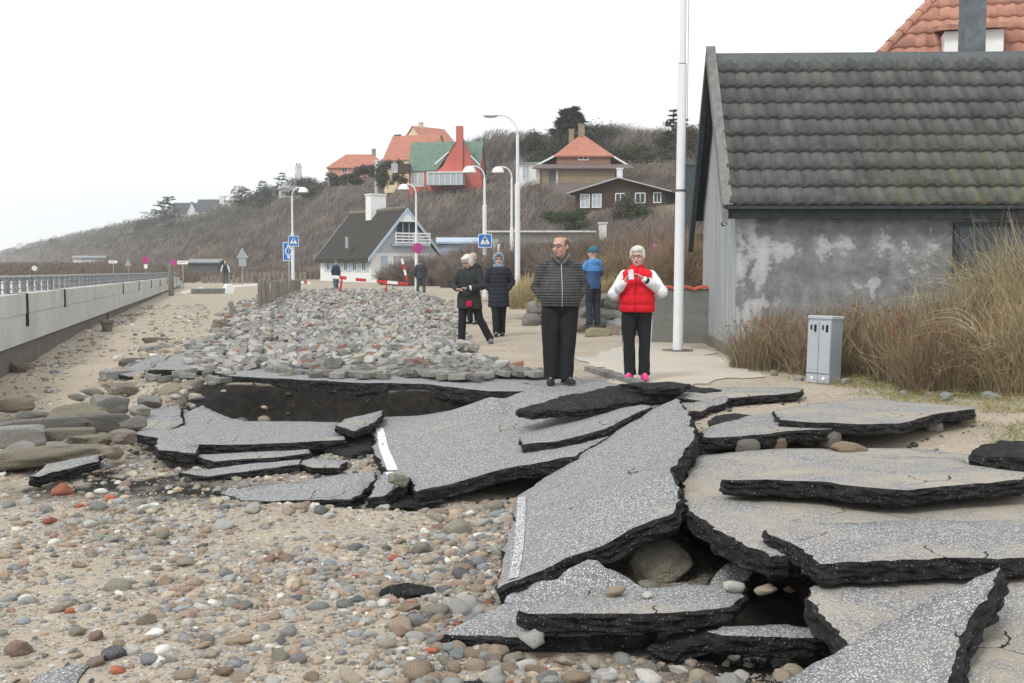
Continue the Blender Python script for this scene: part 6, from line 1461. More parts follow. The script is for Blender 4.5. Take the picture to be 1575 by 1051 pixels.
conifer('dark conifer right behind the flagpole on the skyline', 1036, 130, 166, 5.0, 1.5, 10, seed=3, needles=60)
conifer('wind-shaped pine just right of the flagpole on the skyline', 1053, 132, 180, 3.6, 1.7, 7, seed=4, needles=60)
conifer('big wind-flagged pine on the far left skyline beside the slate roofed houses', 247, 430, 300, 13.5, 7.5, 12, (.05, .07, .055), 5, .9, 3.5, 'pine', 80)
conifer('small pine on the skyline left of the white gabled house', 404, 340, 276, 6.5, 3.0, 9, seed=6, name='pine', needles=50)
conifer('lopsided pine on the skyline next to the white gable', 427, 320, 264, 6.5, 3.0, 8, seed=7, lean=1.5, name='pine', needles=50)
conifer('dark pine peeking above the apricot house', 612, 215, 202, 6.0, 1.8, 9, seed=8, name='pine', needles=60)
conifer('low dark tree on the skyline far left of the big pine', 147, 800, 354, 9, 8, 6, (.06, .075, .06), 9, .9, 2, 'pine', 60)
conifer('short pine on the skyline between the slate houses and the white gable', 381, 350, 288, 5.5, 2.2, 8, seed=10, name='pine', needles=50)
EV = (.085, .10, .07)
for i, (px_, py_, Y_, rx_, rz_, col, lb) in enumerate([
        (602, 262, 186, 2.4, 2.4, EV, 'dark evergreen bush between the white platform and the apricot house'), (566, 262, 205, 2.6, 1.4, EV, 'green bush in front of the orange hipped roof'),
        (530, 274, 215, 3.2, 1.3, EV, 'green bush below the orange hipped roof'), (480, 285, 250, 5.5, 2.6, EV, 'wide evergreen bush right of the white gable'), (400, 300, 310, 7, 3.2, EV, 'broad evergreen mass on the slope left of the white gable'),
        (345, 342, 360, 6, 2.4, EV, 'dark bushes below the right slate roofed house'), (280, 350, 400, 6, 2.6, EV, 'dark bushes below the left slate roofed house'), (225, 350, 480, 8, 3.2, EV, 'dark bushes below the wind-flagged pine'),
        (40, 388, 900, 16, 4, EV, 'far low trees around the white cabin'), (100, 376, 760, 13, 4, EV, 'far low trees right of the white cabin'),
        (843, 228, 150, 2.6, 2.6, EV, 'dark evergreen left of the tallest conifer'), (915, 212, 168, 3.2, 3.0, EV, 'dark evergreen crown right of the tallest conifer'), (808, 215, 170, 2.5, 2.0, EV, 'dull green bush behind the tallest lamp'),
        (1015, 225, 140, 4.0, 2.0, (.085, .095, .055), 'olive bushes on the slope left of the flagpole'), (965, 232, 150, 3.0, 1.6, (.085, .095, .055), 'olive bush between the conifer and the flagpole'), (1060, 212, 125, 2.0, 2.2, (.12, .10, .07), 'tan bush right of the flagpole on the skyline'),
        (870, 336, 100, 2.2, 1.1, (.075, .095, .045), 'green shrub left below the black cottage'), (965, 318, 104, 1.6, 1.5, (.11, .11, .075), 'thin olive sapling in front of the black cottage'), (985, 325, 100, 1.3, .9, (.08, .10, .05), 'green shrub under the cottage windows'),
        (1069, 376, 34, .45, .42, (.10, .14, .05), 'fresh green shrub between flagpole and grey house')]):
    p = atY(px_, py_, Y_); shrub('evergreen_bush', lb, (p.x, p.y, p.z), (rx_, rx_ * .7, rz_), int(3600), max(.09, Y_ * .0016), col, seed=30 + i, holes=.40)
# twiggy bushes
def twigbush(name, label, cen, rad, n, col, w_, cat='bush', seed=1, arch=.3, tipc=None, wind=(.15, 0), parent_stuff=False, seg=3, ln=(.7, 1.15), branch=True):
    """stems start low across the footprint and fan out to fill the dome"""
    rg = np.random.default_rng(seed); c = np.array(cen, float); rad = np.array(rad, float)
    a = rg.uniform(0, 6.283, n); r = np.sqrt(rg.random(n)); bx = np.stack([np.cos(a) * r, np.sin(a) * r, np.zeros(n)], 1) * rad * .75
    dome = np.sqrt(np.clip(1 - (r * .85) ** 2, .05, 1)); hz = rad[2] * dome * rg.uniform(*ln, n)
    tip = bx * 1.25 + np.stack([rg.normal(0, .16, n) * rad[2] + wind[0] * hz, rg.normal(0, .16, n) * rad[2] + wind[1] * hz, hz], 1)
    mid = bx + (tip - bx) * np.array([.35, .35, .5 + arch]) 
    cols = vary(col, n, rg, .35)
    if tipc is not None: cols = np.where(rg.random((n, 1)) < .4, vary(tipc, n, rg, .25), cols)
    parts = [ribs(bx, mid, tip, w_, w_ * .3, cols, seg, rg)]
    if branch:
        m_ = n * 2; ix = rg.integers(0, n, m_); t = rg.uniform(.35, .95, (m_, 1)); P = (1 - t) ** 2 * bx[ix] + 2 * t * (1 - t) * mid[ix] + t * t * tip[ix]
        dr = (tip[ix] - bx[ix]) * .28 * rg.uniform(.4, 1.2, (m_, 1)) + rg.normal(0, .09, (m_, 3)) * rad[2]; parts.append(ribs(P, P + dr * .5 + rg.normal(0, .01, (m_, 3)), P + dr, w_ * .6, w_ * .25, cols[ix] * 1.1, 2, rg))
    return c, join(parts), rg
def place_bush(name, label, cen, rad, n, col, w_, cat='bush', **kw):
    c, (V, F, Cc), rg = twigbush(name, label, cen, rad, n, col, w_, **kw); o = link(name, npmesh(name, V, F, M['grass'] if 'grass' in name else M['twig'], Cc)); o.location = c; tag(o, label, cat); return o, V, rg
BRN = (.215, .16, .105); OL = (.30, .24, .145); PALE = (.50, .44, .29); RB = (.245, .175, .11)
big = [('rose_bush', 'brown twiggy rose bush nearest the house corner, left of the cabinet', (3.75, 16.1, -.05), (.75, .8, .80), 1300, BRN, .008, (.32, .26, .16), 1, .15),
       ('rose_bush', 'brown rose bush with dark hips directly behind the utility cabinet', (4.55, 15.2, -.05), (.95, .9, .95), 2000, BRN, .008, (.34, .27, .16), 2, .15),
       ('rose_bush', 'tall tangled rose bush right of the cabinet under the dark window', (5.3, 14.0, -.05), (.95, .9, 1.08), 2300, (.21, .16, .10), .009, (.38, .31, .19), 3, .1),
       ('tall_grass_clump', 'large pale arching clump of dry stems at the right edge in front of the window', (6.85, 14.3, -.05), (1.3, .8, 1.62), 3600, (.36, .29, .17), .0075, PALE, 4, -.12),
       ('tall_grass_clump', 'pale brown clump of dry stems at the right edge, nearest the broken road', (6.0, 12.6, -.05), (.85, .6, 1.0), 2500, (.31, .22, .12), .0075, PALE, 5, -.1),
       ('rose_bush', 'reddish brown bush low behind the loose stones at right', (5.0, 12.9, -.05), (.6, .45, .85), 1500, RB, .007, OL, 6, -.1)]
hipm = []
for (nm, lb, c, r, n, col, w_, tc, sd_, wx) in big:
    o, V, rg = place_bush(nm, lb, c, r, n, col, w_, seed=sd_, tipc=tc, wind=(wx, -.05), arch=.35 if 'grass' in nm else .22, seg=5 if 'grass' in nm else 4, ln=(.55, 1.2), cat='grass clump' if 'grass' in nm else 'bush')
    if nm == 'rose_bush':
        q = V[rg.integers(0, len(V), 4000)]; q = q[q[:, 2] > r[2] * .78][:46]; m = MB()
        for p in q: m.ell(tuple(p), (.012, .012, .014), n=6, m=4)
        m.build('rose_hips', M['rosehip'], o)['kind'] = 'stuff'
    else:   # long arching strays
        k_ = 160; a = rg.uniform(0, 6.28, k_); b = np.stack([np.cos(a) * r[0] * .5, np.sin(a) * r[1] * .5, np.zeros(k_)], 1); L = rg.uniform(.6, 1.1, k_) * r[2]
        tip = b + np.stack([np.cos(a) * L * .7 - .2 * L, np.sin(a) * L * .5, L * rg.uniform(.7, 1.15, k_)], 1); mid = b + (tip - b) * np.array([.2, .2, 1.25]); tip[:, 2] *= .92
        V2, F2, C2 = ribs(b, mid, tip, .009, .003, vary(PALE, k_, rg), 8, rg); link('arching_stems', npmesh('arching_stems', V2, F2, M['grass'], C2), o)
mid_b = [('marram_tuft', 'pale yellow tuft of marram grass behind the tallest lamp', atY(812, 470, 31), (.7, .5, .8), 1500, (.50, .42, .24), .012, (.56, .49, .30), 11),
         ('scrub_bush', 'brown scrub left of the boulders behind the man in the cardigan', atY(850, 470, 33), (1.2, .9, 1.0), 2400, (.27, .20, .145), .014, OL, 12),
         ('scrub_bush', 'reddish brown scrub behind the person in the blue jacket', atY(925, 470, 29), (1.1, .9, 1.25), 2600, (.28, .20, .14), .013, OL, 13),
         ('marram_tuft', 'dry yellowish grass just behind the boulders beside the woman in red', atY(935, 475, 26.2), (.6, .35, .75), 1500, (.42, .32, .18), .010, (.50, .42, .25), 14),
         ('scrub_bush', 'reddish brown scrub behind the woman in the red vest', atY(985, 465, 28.5), (1.0, .8, 1.35), 2600, (.28, .20, .14), .013, OL, 15),
         ('scrub_bush', 'brown scrub above the red tile coping', atY(1045, 460, 27.0), (1.1, .8, 1.4), 2600, (.29, .21, .145), .012, (.33, .25, .15), 16),
         ('hedge', 'bare brown hedge in front of the blue annexe, left part', atY(655, 440, 80), (3.2, 1.4, 2.0), 3200, (.24, .20, .185), .035, (.23, .19, .16), 17),
         ('hedge', 'bare brown hedge in front of the blue annexe, right part', atY(735, 440, 74), (3.4, 1.4, 1.9), 3400, (.24, .20, .185), .033, (.23, .19, .16), 18),
         ('hedge', 'low brown bush hiding the foot of the blue gable', atY(612, 438, 84), (1.8, 1.0, 1.5), 1600, (.20, .16, .13), .034, (.25, .21, .17), 19),
         ('scrub_bush', 'dark brown thicket behind the yellow marram tuft', atY(820, 440, 46), (3.2, 1.6, 1.7), 3400, (.24, .20, .175), .02, (.23, .18, .14), 20),
         ('scrub_bush', 'dark brown thicket filling the view above the boulders', atY(930, 440, 44), (3.2, 1.6, 1.9), 3600, (.24, .195, .17), .02, (.24, .18, .13), 21),
         ('scrub_bush', 'dark brown thicket right of the dark tower, behind the flagpole', atY(1030, 440, 40), (2.6, 1.4, 2.0), 3200, (.25, .19, .16), .018, (.26, .19, .13), 22),
         ('scrub_bush', 'brown scrub below the lamp with the right crossing sign', atY(775, 440, 60), (2.4, 1.3, 1.5), 2400, (.24, .20, .18), .026, (.24, .19, .15), 23),
         ('scrub_bush', 'wide brown thicket at the foot of the bluff behind the walking women', atY(760, 420, 92), (5.0, 2.5, 2.4), 3200, (.23, .195, .18), .04, (.22, .18, .15), 24)]
for (nm, lb, p, r, n, col, w_, tc, sd_) in mid_b:
    place_bush(nm, lb, (p.x, p.y, max(-.1, p.z - .1) if p.z < 1 else 0), r, n, col, w_, seed=sd_, tipc=tc, wind=(.1, 0), cat='grass tuft' if 'marram' in nm else ('hedge' if nm == 'hedge' else 'bush'))
# low scrub between the beach and the bluff at left, and under the signs
rg = np.random.default_rng(12); n = 60000; px = rg.uniform(-20, 720, n); Yv = rg.uniform(74, 340, n); x = (px - CX) / FP * Yv; d = (x - T0[0]) * N_[0] + (Yv - T0[1]) * N_[1]; k = (d < 2) & (d > -60) & ((Yv > 94) | (px < 300) ) & (x < -3.65 - .2515 * Yv + 999)
k &= ~((x > -19.5) & (x < 2.5) & (Yv < 112)); k &= fbm(x / 8, Yv / 8, 3, 3) > np.where(Yv < 110, .50, .36)
x, Yv = x[k], Yv[k]; n = len(x); hgt = (.3 + 1.1 * fbm(x / 6, Yv / 6, 9, 3)) * np.clip(Yv / 120, .7, 1.9); P0 = np.stack([x, Yv, np.zeros(n)], 1); T_ = np.stack([rg.normal(.3, .35, n), rg.normal(0, .3, n), np.ones(n)], 1) * hgt[:, None]
V, F, Cc = ribs(P0, P0 + T_ * .5, P0 + T_, Yv * .0008, Yv * .0003, vary((.19, .155, .125), n, rg, .35), 2, rg); tag(link('dune_scrub', npmesh('dune_scrub', V, F, M['twig'], Cc)), 'low brown ground scrub between the promenade and the bluff', 'scrub', kind='stuff')
# grass verge in front of the bushes
rg = np.random.default_rng(14); n = 60000; x = rg.uniform(2.6, 8.5, n); y = rg.uniform(9.0, 16.8, n)
VG = [w2(1118, 556), w2(1180, 572), w2(1240, 594), w2(1300, 602), w2(1370, 622), w2(1440, 628), w2(1500, 640), w2(1530, 668), w2(1660, 690), (9, 13), (8, 17), (3.9, 17.6)]
sd = sdist(x, y, VG); k = (sd > -.10) & (rg.random(n) < np.clip((.25 + sd * 1.1), 0, 1)) & (fbm(x * 2.2, y * 2.2, 6, 4) > np.where(sd < .35, .47, .36)); x, y = x[k], y[k]; n = len(x)
hgt = rg.uniform(.02, .075, n) * (1 + .8 * vn(x * 3, y * 3, 2)); P0 = np.stack([x, y, G(x, y) - .01], 1); T_ = np.stack([rg.normal(0, 1.0, n), rg.normal(-.3, .9, n), np.ones(n) * .9], 1) * hgt[:, None]
g1 = vary((.22, .24, .075), n, rg, .3); g2 = vary((.42, .36, .19), n, rg, .25); cols = np.where(rg.random((n, 1)) < (.30 + .4 * vn(x * 2, y * 2, 5))[:, None], g2, g1)
V, F, Cc = ribs(P0, P0 + T_ * np.array([.35, .35, .75]), P0 + T_, .006, .002, cols, 3, rg); tag(link('grass_verge', npmesh('grass_verge', V, F, M['grass'], Cc)), 'short yellow-green grass along the front of the bushes', 'grass', kind='stuff')
# loose stones in the verge
for i, (px, py, s, c, lb) in enumerate([(1205, 566, .16, GR, 'grey stone left of the utility cabinet against the brown bush'), (1190, 575, .14, TAN, 'tan stone at the foot of the rose bush left of the cabinet'), (1228, 583, .13, GR, 'small grey stone touching the left side of the cabinet'),
        (1160, 562, .11, BR, 'brown stone in the verge nearest the house corner'), (1412, 590, .26, GR, 'angular grey stone under the pale grass clump'), (1445, 600, .20, BR, 'brown stone between the grey ones under the pale grass clump'), (1455, 612, .18, (.36, .38, .40), 'bluish grey stone lying under the pale grass clump'),
        (1430, 610, .14, TAN, 'small tan stone in the pile under the pale grass clump'), (1475, 604, .16, GR, 'upright grey stone at the right of the pile under the pale grass'), (1525, 612, .22, (.42, .44, .45), 'pale flat slab stone half hidden in grass at right'), (1302, 588, .15, (.5, .49, .46), 'whitish stone right of the cabinet foot'), (1390, 606, .12, GR, 'round grey stone in front of the reddish bush')]):
    rock('verge_stone', px, py, .03, (s, s * .75, s * .7), lb, 'stone', c, 2.8, .14, i * 1.3, seed=90 + i, cuts=2, sub=3)
# ---------------------------------------------------------------- sea haze
hz = MB(); hz.box((-200, 810, 44), (1400, 1680, 94)); ho = hz.build('haze', []); ho['kind'] = 'stuff'; ho['label'] = 'thin pale sea haze over the whole shore'
mh = bpy.data.materials.new('haze'); mh.use_nodes = True; t_ = mh.node_tree; t_.nodes.clear(); o_ = t_.nodes.new('ShaderNodeOutputMaterial'); v_ = t_.nodes.new('ShaderNodeVolumePrincipled')
v_.inputs['Color'].default_value = (.93, .96, 1, 1); v_.inputs['Density'].default_value = .00042; v_.inputs['Anisotropy'].default_value = .1; t_.links.new(v_.outputs[0], o_.inputs['Volume']); ho.data.materials.append(mh)
# ---------------------------------------------------------------- people
def m_cloth(name, col, stripes=0.0, amp=.5, scale=30, var=.25):
    t = NT(name); c = t.mix(t.ramp(t.noise(14, 4), (.3, 0.0), (.7, 1.0)), tuple(x * (1 - var) for x in col), tuple(min(1, x * (1 + var)) for x in col)); nr = t.bump(t.noise(45, 4), .006)
    if stripes:
        wv = t.wave(stripes / 6.283 * 1.0, t.coord(), 'Z'); c = t.mix(t.ramp(wv, (.0, amp), (.3, 0.0)), c, tuple(x * .4 for x in col)); nr = t.bump(wv, .012)
    return t.fin(c, .85, nr)
SKIN = plain('skin', (.55, .33, .25), .55, .10, 14); SKIN2 = plain('pale_skin', (.62, .40, .32), .55, .10, 14); LIP = plain('lips', (.40, .16, .13), .5)
EYE = plain('eye', (.05, .04, .035), .2); EYEW = plain('eye_white', (.65, .63, .60), .3)
class Body(MB):
    def limb(s, pts, rad, n=14):
        """tapered limb with rounded joints"""
        s.tube(pts, rad, n); [s.ell(p, (r, r, r), n=n, m=8) for p, r in zip(pts, rad)]; return s
    def torso(s, secs, n=24):
        s.ring([((cx, cy, z), (rx, 0, 0), (0, ry, 0)) for z, rx, ry, cx, cy in secs], n); return s
def remesh(mb, name, mat, parent, vox=.010, sm=3, disp=None, mats2=None):
    me = bpy.data.meshes.new(name); me.from_pydata(mb.v, [], mb.f); o = bpy.data.objects.new(name, me); C.objects.link(o)
    m1 = o.modifiers.new('r', 'REMESH'); m1.mode = 'VOXEL'; m1.voxel_size = vox; m1.use_smooth_shade = True
    m2 = o.modifiers.new('s', 'SMOOTH'); m2.iterations = sm; m2.factor = .5
    dg = bpy.context.evaluated_depsgraph_get(); nm = bpy.data.meshes.new_from_object(o.evaluated_get(dg)); bpy.data.objects.remove(o); bpy.data.meshes.remove(me)
    nm.name = name; nm.materials.clear()
    for m in ([mat] + (mats2 or [])): nm.materials.append(m)
    n = len(nm.vertices); co = np.empty(n * 3, np.float32); nm.vertices.foreach_get('co', co); co = co.reshape(-1, 3)
    if disp:
        nn = np.empty(n * 3, np.float32); nm.vertices.foreach_get('normal', nn); nn = nn.reshape(-1, 3); co = co + nn * disp(co)[:, None]; nm.vertices.foreach_set('co', co.ravel()); nm.update()
    return link(name, nm, parent), co
def wrinkles(a=.006, f=9, sd_=1): return lambda co: a * (fbm(co[:, 0] * f + co[:, 1] * f * .7, co[:, 2] * f * .8 + co[:, 1] * 3, sd_, 3) - .5) * 2
def rotm(yaw, pitch=0, roll=0): return (Matrix.Rotation(yaw, 3, 'Z') @ Matrix.Rotation(pitch, 3, 'X') @ Matrix.Rotation(roll, 3, 'Y'))
def hand(b, wrist, d, palm, curl=.5, side=1, s=1.0):
    """palm with five fingers; d along the hand, palm = palm normal, side picks the thumb side"""
    d = Vector(d).normalized(); palm = Vector(palm); palm = (palm - d * palm.dot(d)).normalized(); ac = d.cross(palm).normalized() * side; w0 = Vector(wrist)
    Mx = Matrix((ac, d, palm)).transposed(); b.ell(w0 + d * .048 * s, (.040 * s, .052 * s, .016 * s), Mx, 12, 8)
    for k, L in enumerate((.070, .080, .074, .058)):
        p = w0 + d * .088 * s + ac * (-.029 + k * .0193) * s * -1; dd = d.copy(); pts = [p - d * .02 * s, p]; r = [.0095 * s, .0095 * s]
        for j, fr in enumerate((.45, .32, .23)):
            a = curl * (.55 + .25 * j); dd = (dd * math.cos(a) + palm * math.sin(a)).normalized() if j == 0 or True else dd
            p = p + dd * L * fr * s; pts.append(p); r.append((.0088 - .0011 * j) * s)
        b.limb(pts, r, 8)
    p = w0 + d * .025 * s + ac * .030 * s; dt = (d * .62 + ac * .62 + palm * .45).normalized(); q = p + dt * .034 * s; q2 = q + (dt * .7 + d * .5 + palm * .3).normalized() * .028 * s
    b.limb([p, q, q2], [.013 * s, .011 * s, .009 * s], 8)
def person(label, loc, yaw, spec):
    S = dict(H=1.0, vox=.010, skin=SKIN, build=1.0, belly=0.0, head=(0, -.015, 1.635), hyaw=0, hpitch=0, hw=1.0)
    S.update(spec); s = S['H']; root = empty('person', loc, label, 'person', yaw); root.scale = (s, s, s); vox = S['vox']; bw = S['build']
    J = dict(LS=(-.185 * bw, 0, 1.415), LE=(-.235 * bw - .01, .02, 1.14), LW=(-.235 * bw, -.03, .90), LH=(0, -.1, -1), RS=(.185 * bw, 0, 1.415), RE=(.235 * bw + .01, .02, 1.14), RW=(.235 * bw, -.03, .90), RH=(0, -.1, -1),
             LP=(-.092 * bw, 0, .92), LK=(-.105 * bw, -.01, .50), LA=(-.11 * bw, .02, .085), LT=(-.10, -1), RP=(.092 * bw, 0, .92), RK=(.105 * bw, -.01, .50), RA=(.11 * bw, .02, .085), RT=(.10, -1))
    J.update(S.get('J', {})); V3 = Vector
    hd = V3(S['head']); Hm = rotm(S['hyaw'], S['hpitch']); HS = S.get('hs', 1.13); hh = lambda x, y, z: hd + Hm @ (V3((x, y, z)) * HS); Hr = Hm * HS
    tw = S.get('tilt', 0)
    b = Body(); bl = S['belly']
    b.torso([(.86, .13 * bw, .09, 0, 0), (.94, .155 * bw, .105, 0, 0), (1.08, .135 * bw + bl * .3, .095 + bl * .4, 0, -bl * .3), (1.25, .15 * bw, .105, 0, 0), (1.38, .165 * bw, .095, 0, .005), (1.44, .12 * bw, .075, 0, .01), (1.48, .06, .06, 0, .01)])
    b.limb([(0, .015, 1.43), (hd.x * .5, hd.y * .5 + .01, 1.50), tuple(hh(0, .015, -.06))], [.066, .058, .060], 14)
    # head
    b.ell(tuple(hh(0, .012, .018)), (.076 * S['hw'], .094, .102), Hr, 20, 14); b.ell(tuple(hh(0, -.022, -.05)), (.058 * S['hw'], .066, .066), Hr, 16, 10); b.ell(tuple(hh(0, -.050, -.092)), (.030, .028, .022), Hr, 10, 7)
    b.ell(tuple(hh(0, -.078, .030)), (.050, .016, .016), Hr, 12, 7)
    b.ell(tuple(hh(0, -.098, -.018)), (.013, .020, .024), Hr, 10, 7); b.ell(tuple(hh(0, -.108, -.030)), (.017, .013, .011), Hr, 10, 6)
    for e in (-1, 1): b.ell(tuple(hh(e * .040, -.068, -.030)), (.022, .018, .020), Hr, 10, 6); b.ell(tuple(hh(e * .078 * S['hw'], .012, -.005)), (.010, .020, .032), Hr, 10, 7)
    for L in 'LR':
        b.limb([tuple(V3(J[L + 'S']) + V3((-J[L + 'S'][0] * .14, 0, -.03))), J[L + 'E'], J[L + 'W']], [.046, .038, .026], 12)
        if not S.get('nohands'): hand(b, J[L + 'W'], J[L + 'H'], J.get(L + 'N', (1 if L == 'L' else -1, 0, 0)), J.get(L + 'C', .45), J.get(L + 'D', 1 if L == 'L' else -1))
        b.limb([J[L + 'P'], J[L + 'K'], J[L + 'A']], [.080, .052, .036], 12); a = V3(J[L + 'A']); t = V3((J[L + 'T'][0], J[L + 'T'][1], 0)).normalized(); b.limb([tuple(a), tuple(a + t * .12 + V3((0, 0, -.04)))], [.036, .026], 10)
    remesh(b, 'body', S['skin'], root, min(vox, .0075) if not S.get('far') else vox, 1)
    # face
    if not S.get('noface'):
        for e in (-1, 1):
            m = MB(); m.ell(tuple(hh(e * .030, -.084, .008)), (.012, .007, .0065), Hr, 10, 7); ew = m.build('eye', EYEW, root, True); m = MB(); m.ell(tuple(hh(e * .030, -.0895, .008)), (.0055, .004, .0055), Hr, 8, 6); m.build('iris', EYE, ew, True)
            m = MB(); m.ell(tuple(hh(e * .031, -.089, .030)), (.019, .006, .004), Hr, 10, 5); m.build('eyebrow', S.get('brow', M['dkgrey']), root)
        m = MB(); m.ell(tuple(hh(0, -.088, -.058)), (.023, .009, .0075), Hr, 12, 6); m.build('mouth', LIP, root)
    if S.get('glasses'):
        m = MB()
        for e in (-1, 1):
            c = hh(e * .032, -.103, .006); pts = [tuple(c + Hm @ V3((.024 * math.cos(a), .002, .016 * math.sin(a)))) for a in np.linspace(0, 6.283, 15)]; m.tube(pts, .0028, 6, False); m.tube([tuple(hh(e * .056, -.10, .010)), tuple(hh(e * .080, .01, .008))], .0026, 6)
        m.tube([tuple(hh(-.009, -.106, .010)), tuple(hh(.009, -.106, .010))], .0028, 6); m.build('glasses', M['black'], root)
    # hair / hats
    hr = S.get('hair')
    if hr:
        kind, mat = hr; h_ = Body()
        if kind == 'bald': # ring of short hair round the back and sides
            h_.ell(tuple(hh(0, .040, .035)), (.078 * S['hw'], .072, .074), Hr, 16, 10); h_.ell(tuple(hh(0, .05, -.01)), (.074, .055, .055), Hr, 14, 9)
            for e in (-1, 1): h_.ell(tuple(hh(e * .068, .0, .035)), (.014, .028, .040), Hr, 10, 8)
            h_.ell(tuple(hh(0, .01, .098)), (.050, .060, .022), Hr, 12, 8)
        elif kind == 'short':
            h_.ell(tuple(hh(0, .028, .045)), (.088, .088, .088), Hr, 18, 12); h_.ell(tuple(hh(0, -.025, .085)), (.072, .060, .042), Hr, 16, 9); h_.ell(tuple(hh(0, .05, -.01)), (.080, .055, .07), Hr, 14, 9)
            for e in (-1, 1): h_.ell(tuple(hh(e * .072, -.002, .03)), (.020, .042, .062), Hr, 10, 8)
            h_.ell(tuple(hh(-.02, -.070, .078)), (.050, .025, .030), Hr, 12, 7)
        elif kind == 'bob':
            h_.ell(tuple(hh(0, .022, .035)), (.098, .098, .098), Hr, 18, 12); h_.ell(tuple(hh(0, .045, -.03)), (.096, .070, .080), Hr, 16, 10); h_.ell(tuple(hh(0, -.055, .080)), (.074, .045, .040), Hr, 14, 8)
            for e in (-1, 1): h_.ell(tuple(hh(e * .078, -.01, -.015)), (.026, .048, .075), Hr, 10, 8)
        elif kind == 'beanie':
            h_.ell(tuple(hh(0, .012, .048)), (.092, .104, .092), Hr, 18, 12); h_.ring([(hh(0, .01, .012), Hr @ V3((.093, 0, 0)), Hr @ V3((0, .108, 0))), (hh(0, .01, .055), Hr @ V3((.095, 0, 0)), Hr @ V3((0, .110, 0)))], 18)
        elif kind == 'hood':
            h_.ell(tuple(hh(0, .030, .025)), (.108, .105, .118), Hr, 18, 12)
            for k in range(13): a = k / 12 * 6.283; h_.ell(tuple(hh(.080 * math.sin(a), -.055, .005 + .105 * math.cos(a))), (.026, .026, .026), Hr, 8, 6)
            h_.ell(tuple(hh(0, .0, -.12)), (.105, .095, .055), Hr, 16, 9)
        remesh(h_, {'beanie': 'knitted_hat', 'hood': 'hood'}.get(kind, 'hair'), mat, root, max(vox * .8, .007), 1, wrinkles(.005, 30, 5))
        if kind == 'hood': m = MB(); m.ell(tuple(hh(0, -.068, .062)), (.052, .026, .030), Hr, 12, 7); m.build('hair', M['dkgrey'], root, True)
    # trousers
    tr = Body(); r_ = S.get('legr', (.110, .082, .078)); 
    for L in 'LR':
        a = V3(J[L + 'A']); k_ = V3(J[L + 'K']); p_ = V3(J[L + 'P']); hem = a + (k_ - a) * 0 + V3((0, 0, -.03)); tr.limb([tuple(p_), tuple(p_.lerp(k_, .5)), tuple(k_), tuple(k_.lerp(hem, .6))], [r_[0] * 1.0, (r_[0] + r_[1]) / 2 + .004, r_[1], r_[2]], 16); tr.tube([tuple(k_.lerp(hem, .5)), tuple(hem)], [r_[2], r_[2] * .98], 16)
    tr.torso([(.84, .150 * bw, .110, 0, .005), (.92, .175 * bw + bl * .3, .130 + bl * .25, 0, .0), (1.02, .165 * bw + bl * .4, .120 + bl * .35, 0, -bl * .15), (1.06, .155 * bw + bl * .3, .11 + bl * .3, 0, -bl * .15)])
    tro, _ = remesh(tr, 'trousers', S['trousers'], root, vox, 3, wrinkles(.010, 7, 3))
    # shoes
    for L in 'LR':
        a = V3(J[L + 'A']); t = V3((J[L + 'T'][0], J[L + 'T'][1], 0)).normalized(); q = V3((-t.y, t.x, 0)); sh = Body(); Mx = Matrix((q, t, V3((0, 0, 1)))).transposed(); z0 = a.z - .085
        sh.ell((a.x + t.x * .10, a.y + t.y * .10, z0 + .035), (.048, .105, .036), Mx, 16, 9); sh.ell((a.x - t.x * .01, a.y - t.y * .01, z0 + .045), (.042, .06, .05), Mx, 14, 9); sh.ell((a.x + t.x * .055, a.y + t.y * .055, z0 + .055), (.040, .07, .035), Mx, 14, 9)
        sh.ring([((a.x + t.x * .055, a.y + t.y * .055, z0 + dz), q * .052, t * .150) for dz in (.0, .018)], 18); remesh(sh, 'shoe', S['shoes'], root, max(vox, .008) * .9, 1)
    # jacket
    jk = Body(); hem = S.get('hem', .90); jr = S.get('jr', 1.0); fl = S.get('flare', 0)
    prof = [(1.02, .172 * bw + bl * .8, .128 + bl, 0, -bl * .55), (1.12, .168 * bw + bl * .9, .130 + bl * 1.1, 0, -bl * .6), (1.25, .182 * bw + bl * .35, .138 + bl * .5, 0, -bl * .25), (1.36, .196 * bw, .128, 0, .002), (1.42, .178 * bw, .110, 0, .01), (1.452, .135 * bw, .095, 0, .01), (1.475, .105, .085, 0, .012), (1.50, .082, .078, 0, .012)]
    lo = [(hem, .182 * bw + fl + bl * .5, .138 + fl + bl * .6, 0, -bl * .3)] + ([(.95, .178 * bw + fl * .7 + bl * .6, .134 + fl * .7 + bl * .8, 0, -bl * .4)] if hem < .93 else [])
    sc2 = [(z, rx * jr, ry * jr, cx, cy) for z, rx, ry, cx, cy in lo + [p for p in prof if p[0] > hem + .04]]; jk.torso(sc2, 28)
    sr_ = S.get('sleeve_r', (.074, .062, .052)); sleeves = Body(); tgt = sleeves if S.get('sleeves') else jk
    for L in 'LR':
        sh_, e_, w_ = V3(J[L + 'S']), V3(J[L + 'E']), V3(J[L + 'W']); tgt.limb([tuple(sh_ + V3((-sh_.x * .10, .004, -.018))), tuple(e_), tuple(e_.lerp(w_, .55)), tuple(e_.lerp(w_, .93))], [sr_[0], sr_[1], (sr_[1] + sr_[2]) / 2, sr_[2] * .82], 14)
    if S.get('collar'): c_ = S['collar']; jk.ring([((0, .012, 1.455), (.105, 0, 0), (0, .090, 0)), ((0, .005, 1.455 + c_), (.088, 0, 0), (0, .082, 0))], 20)
    if S.get('hoodback'): jk.ell((0, .095, 1.43), (.125, .065, .085), None, 14, 9)
    dp = S.get('jdisp') or wrinkles(.009, 8, 7)
    jo, jco = remesh(jk, S.get('jname', 'jacket'), S['jacket'], root, vox, 2, dp)
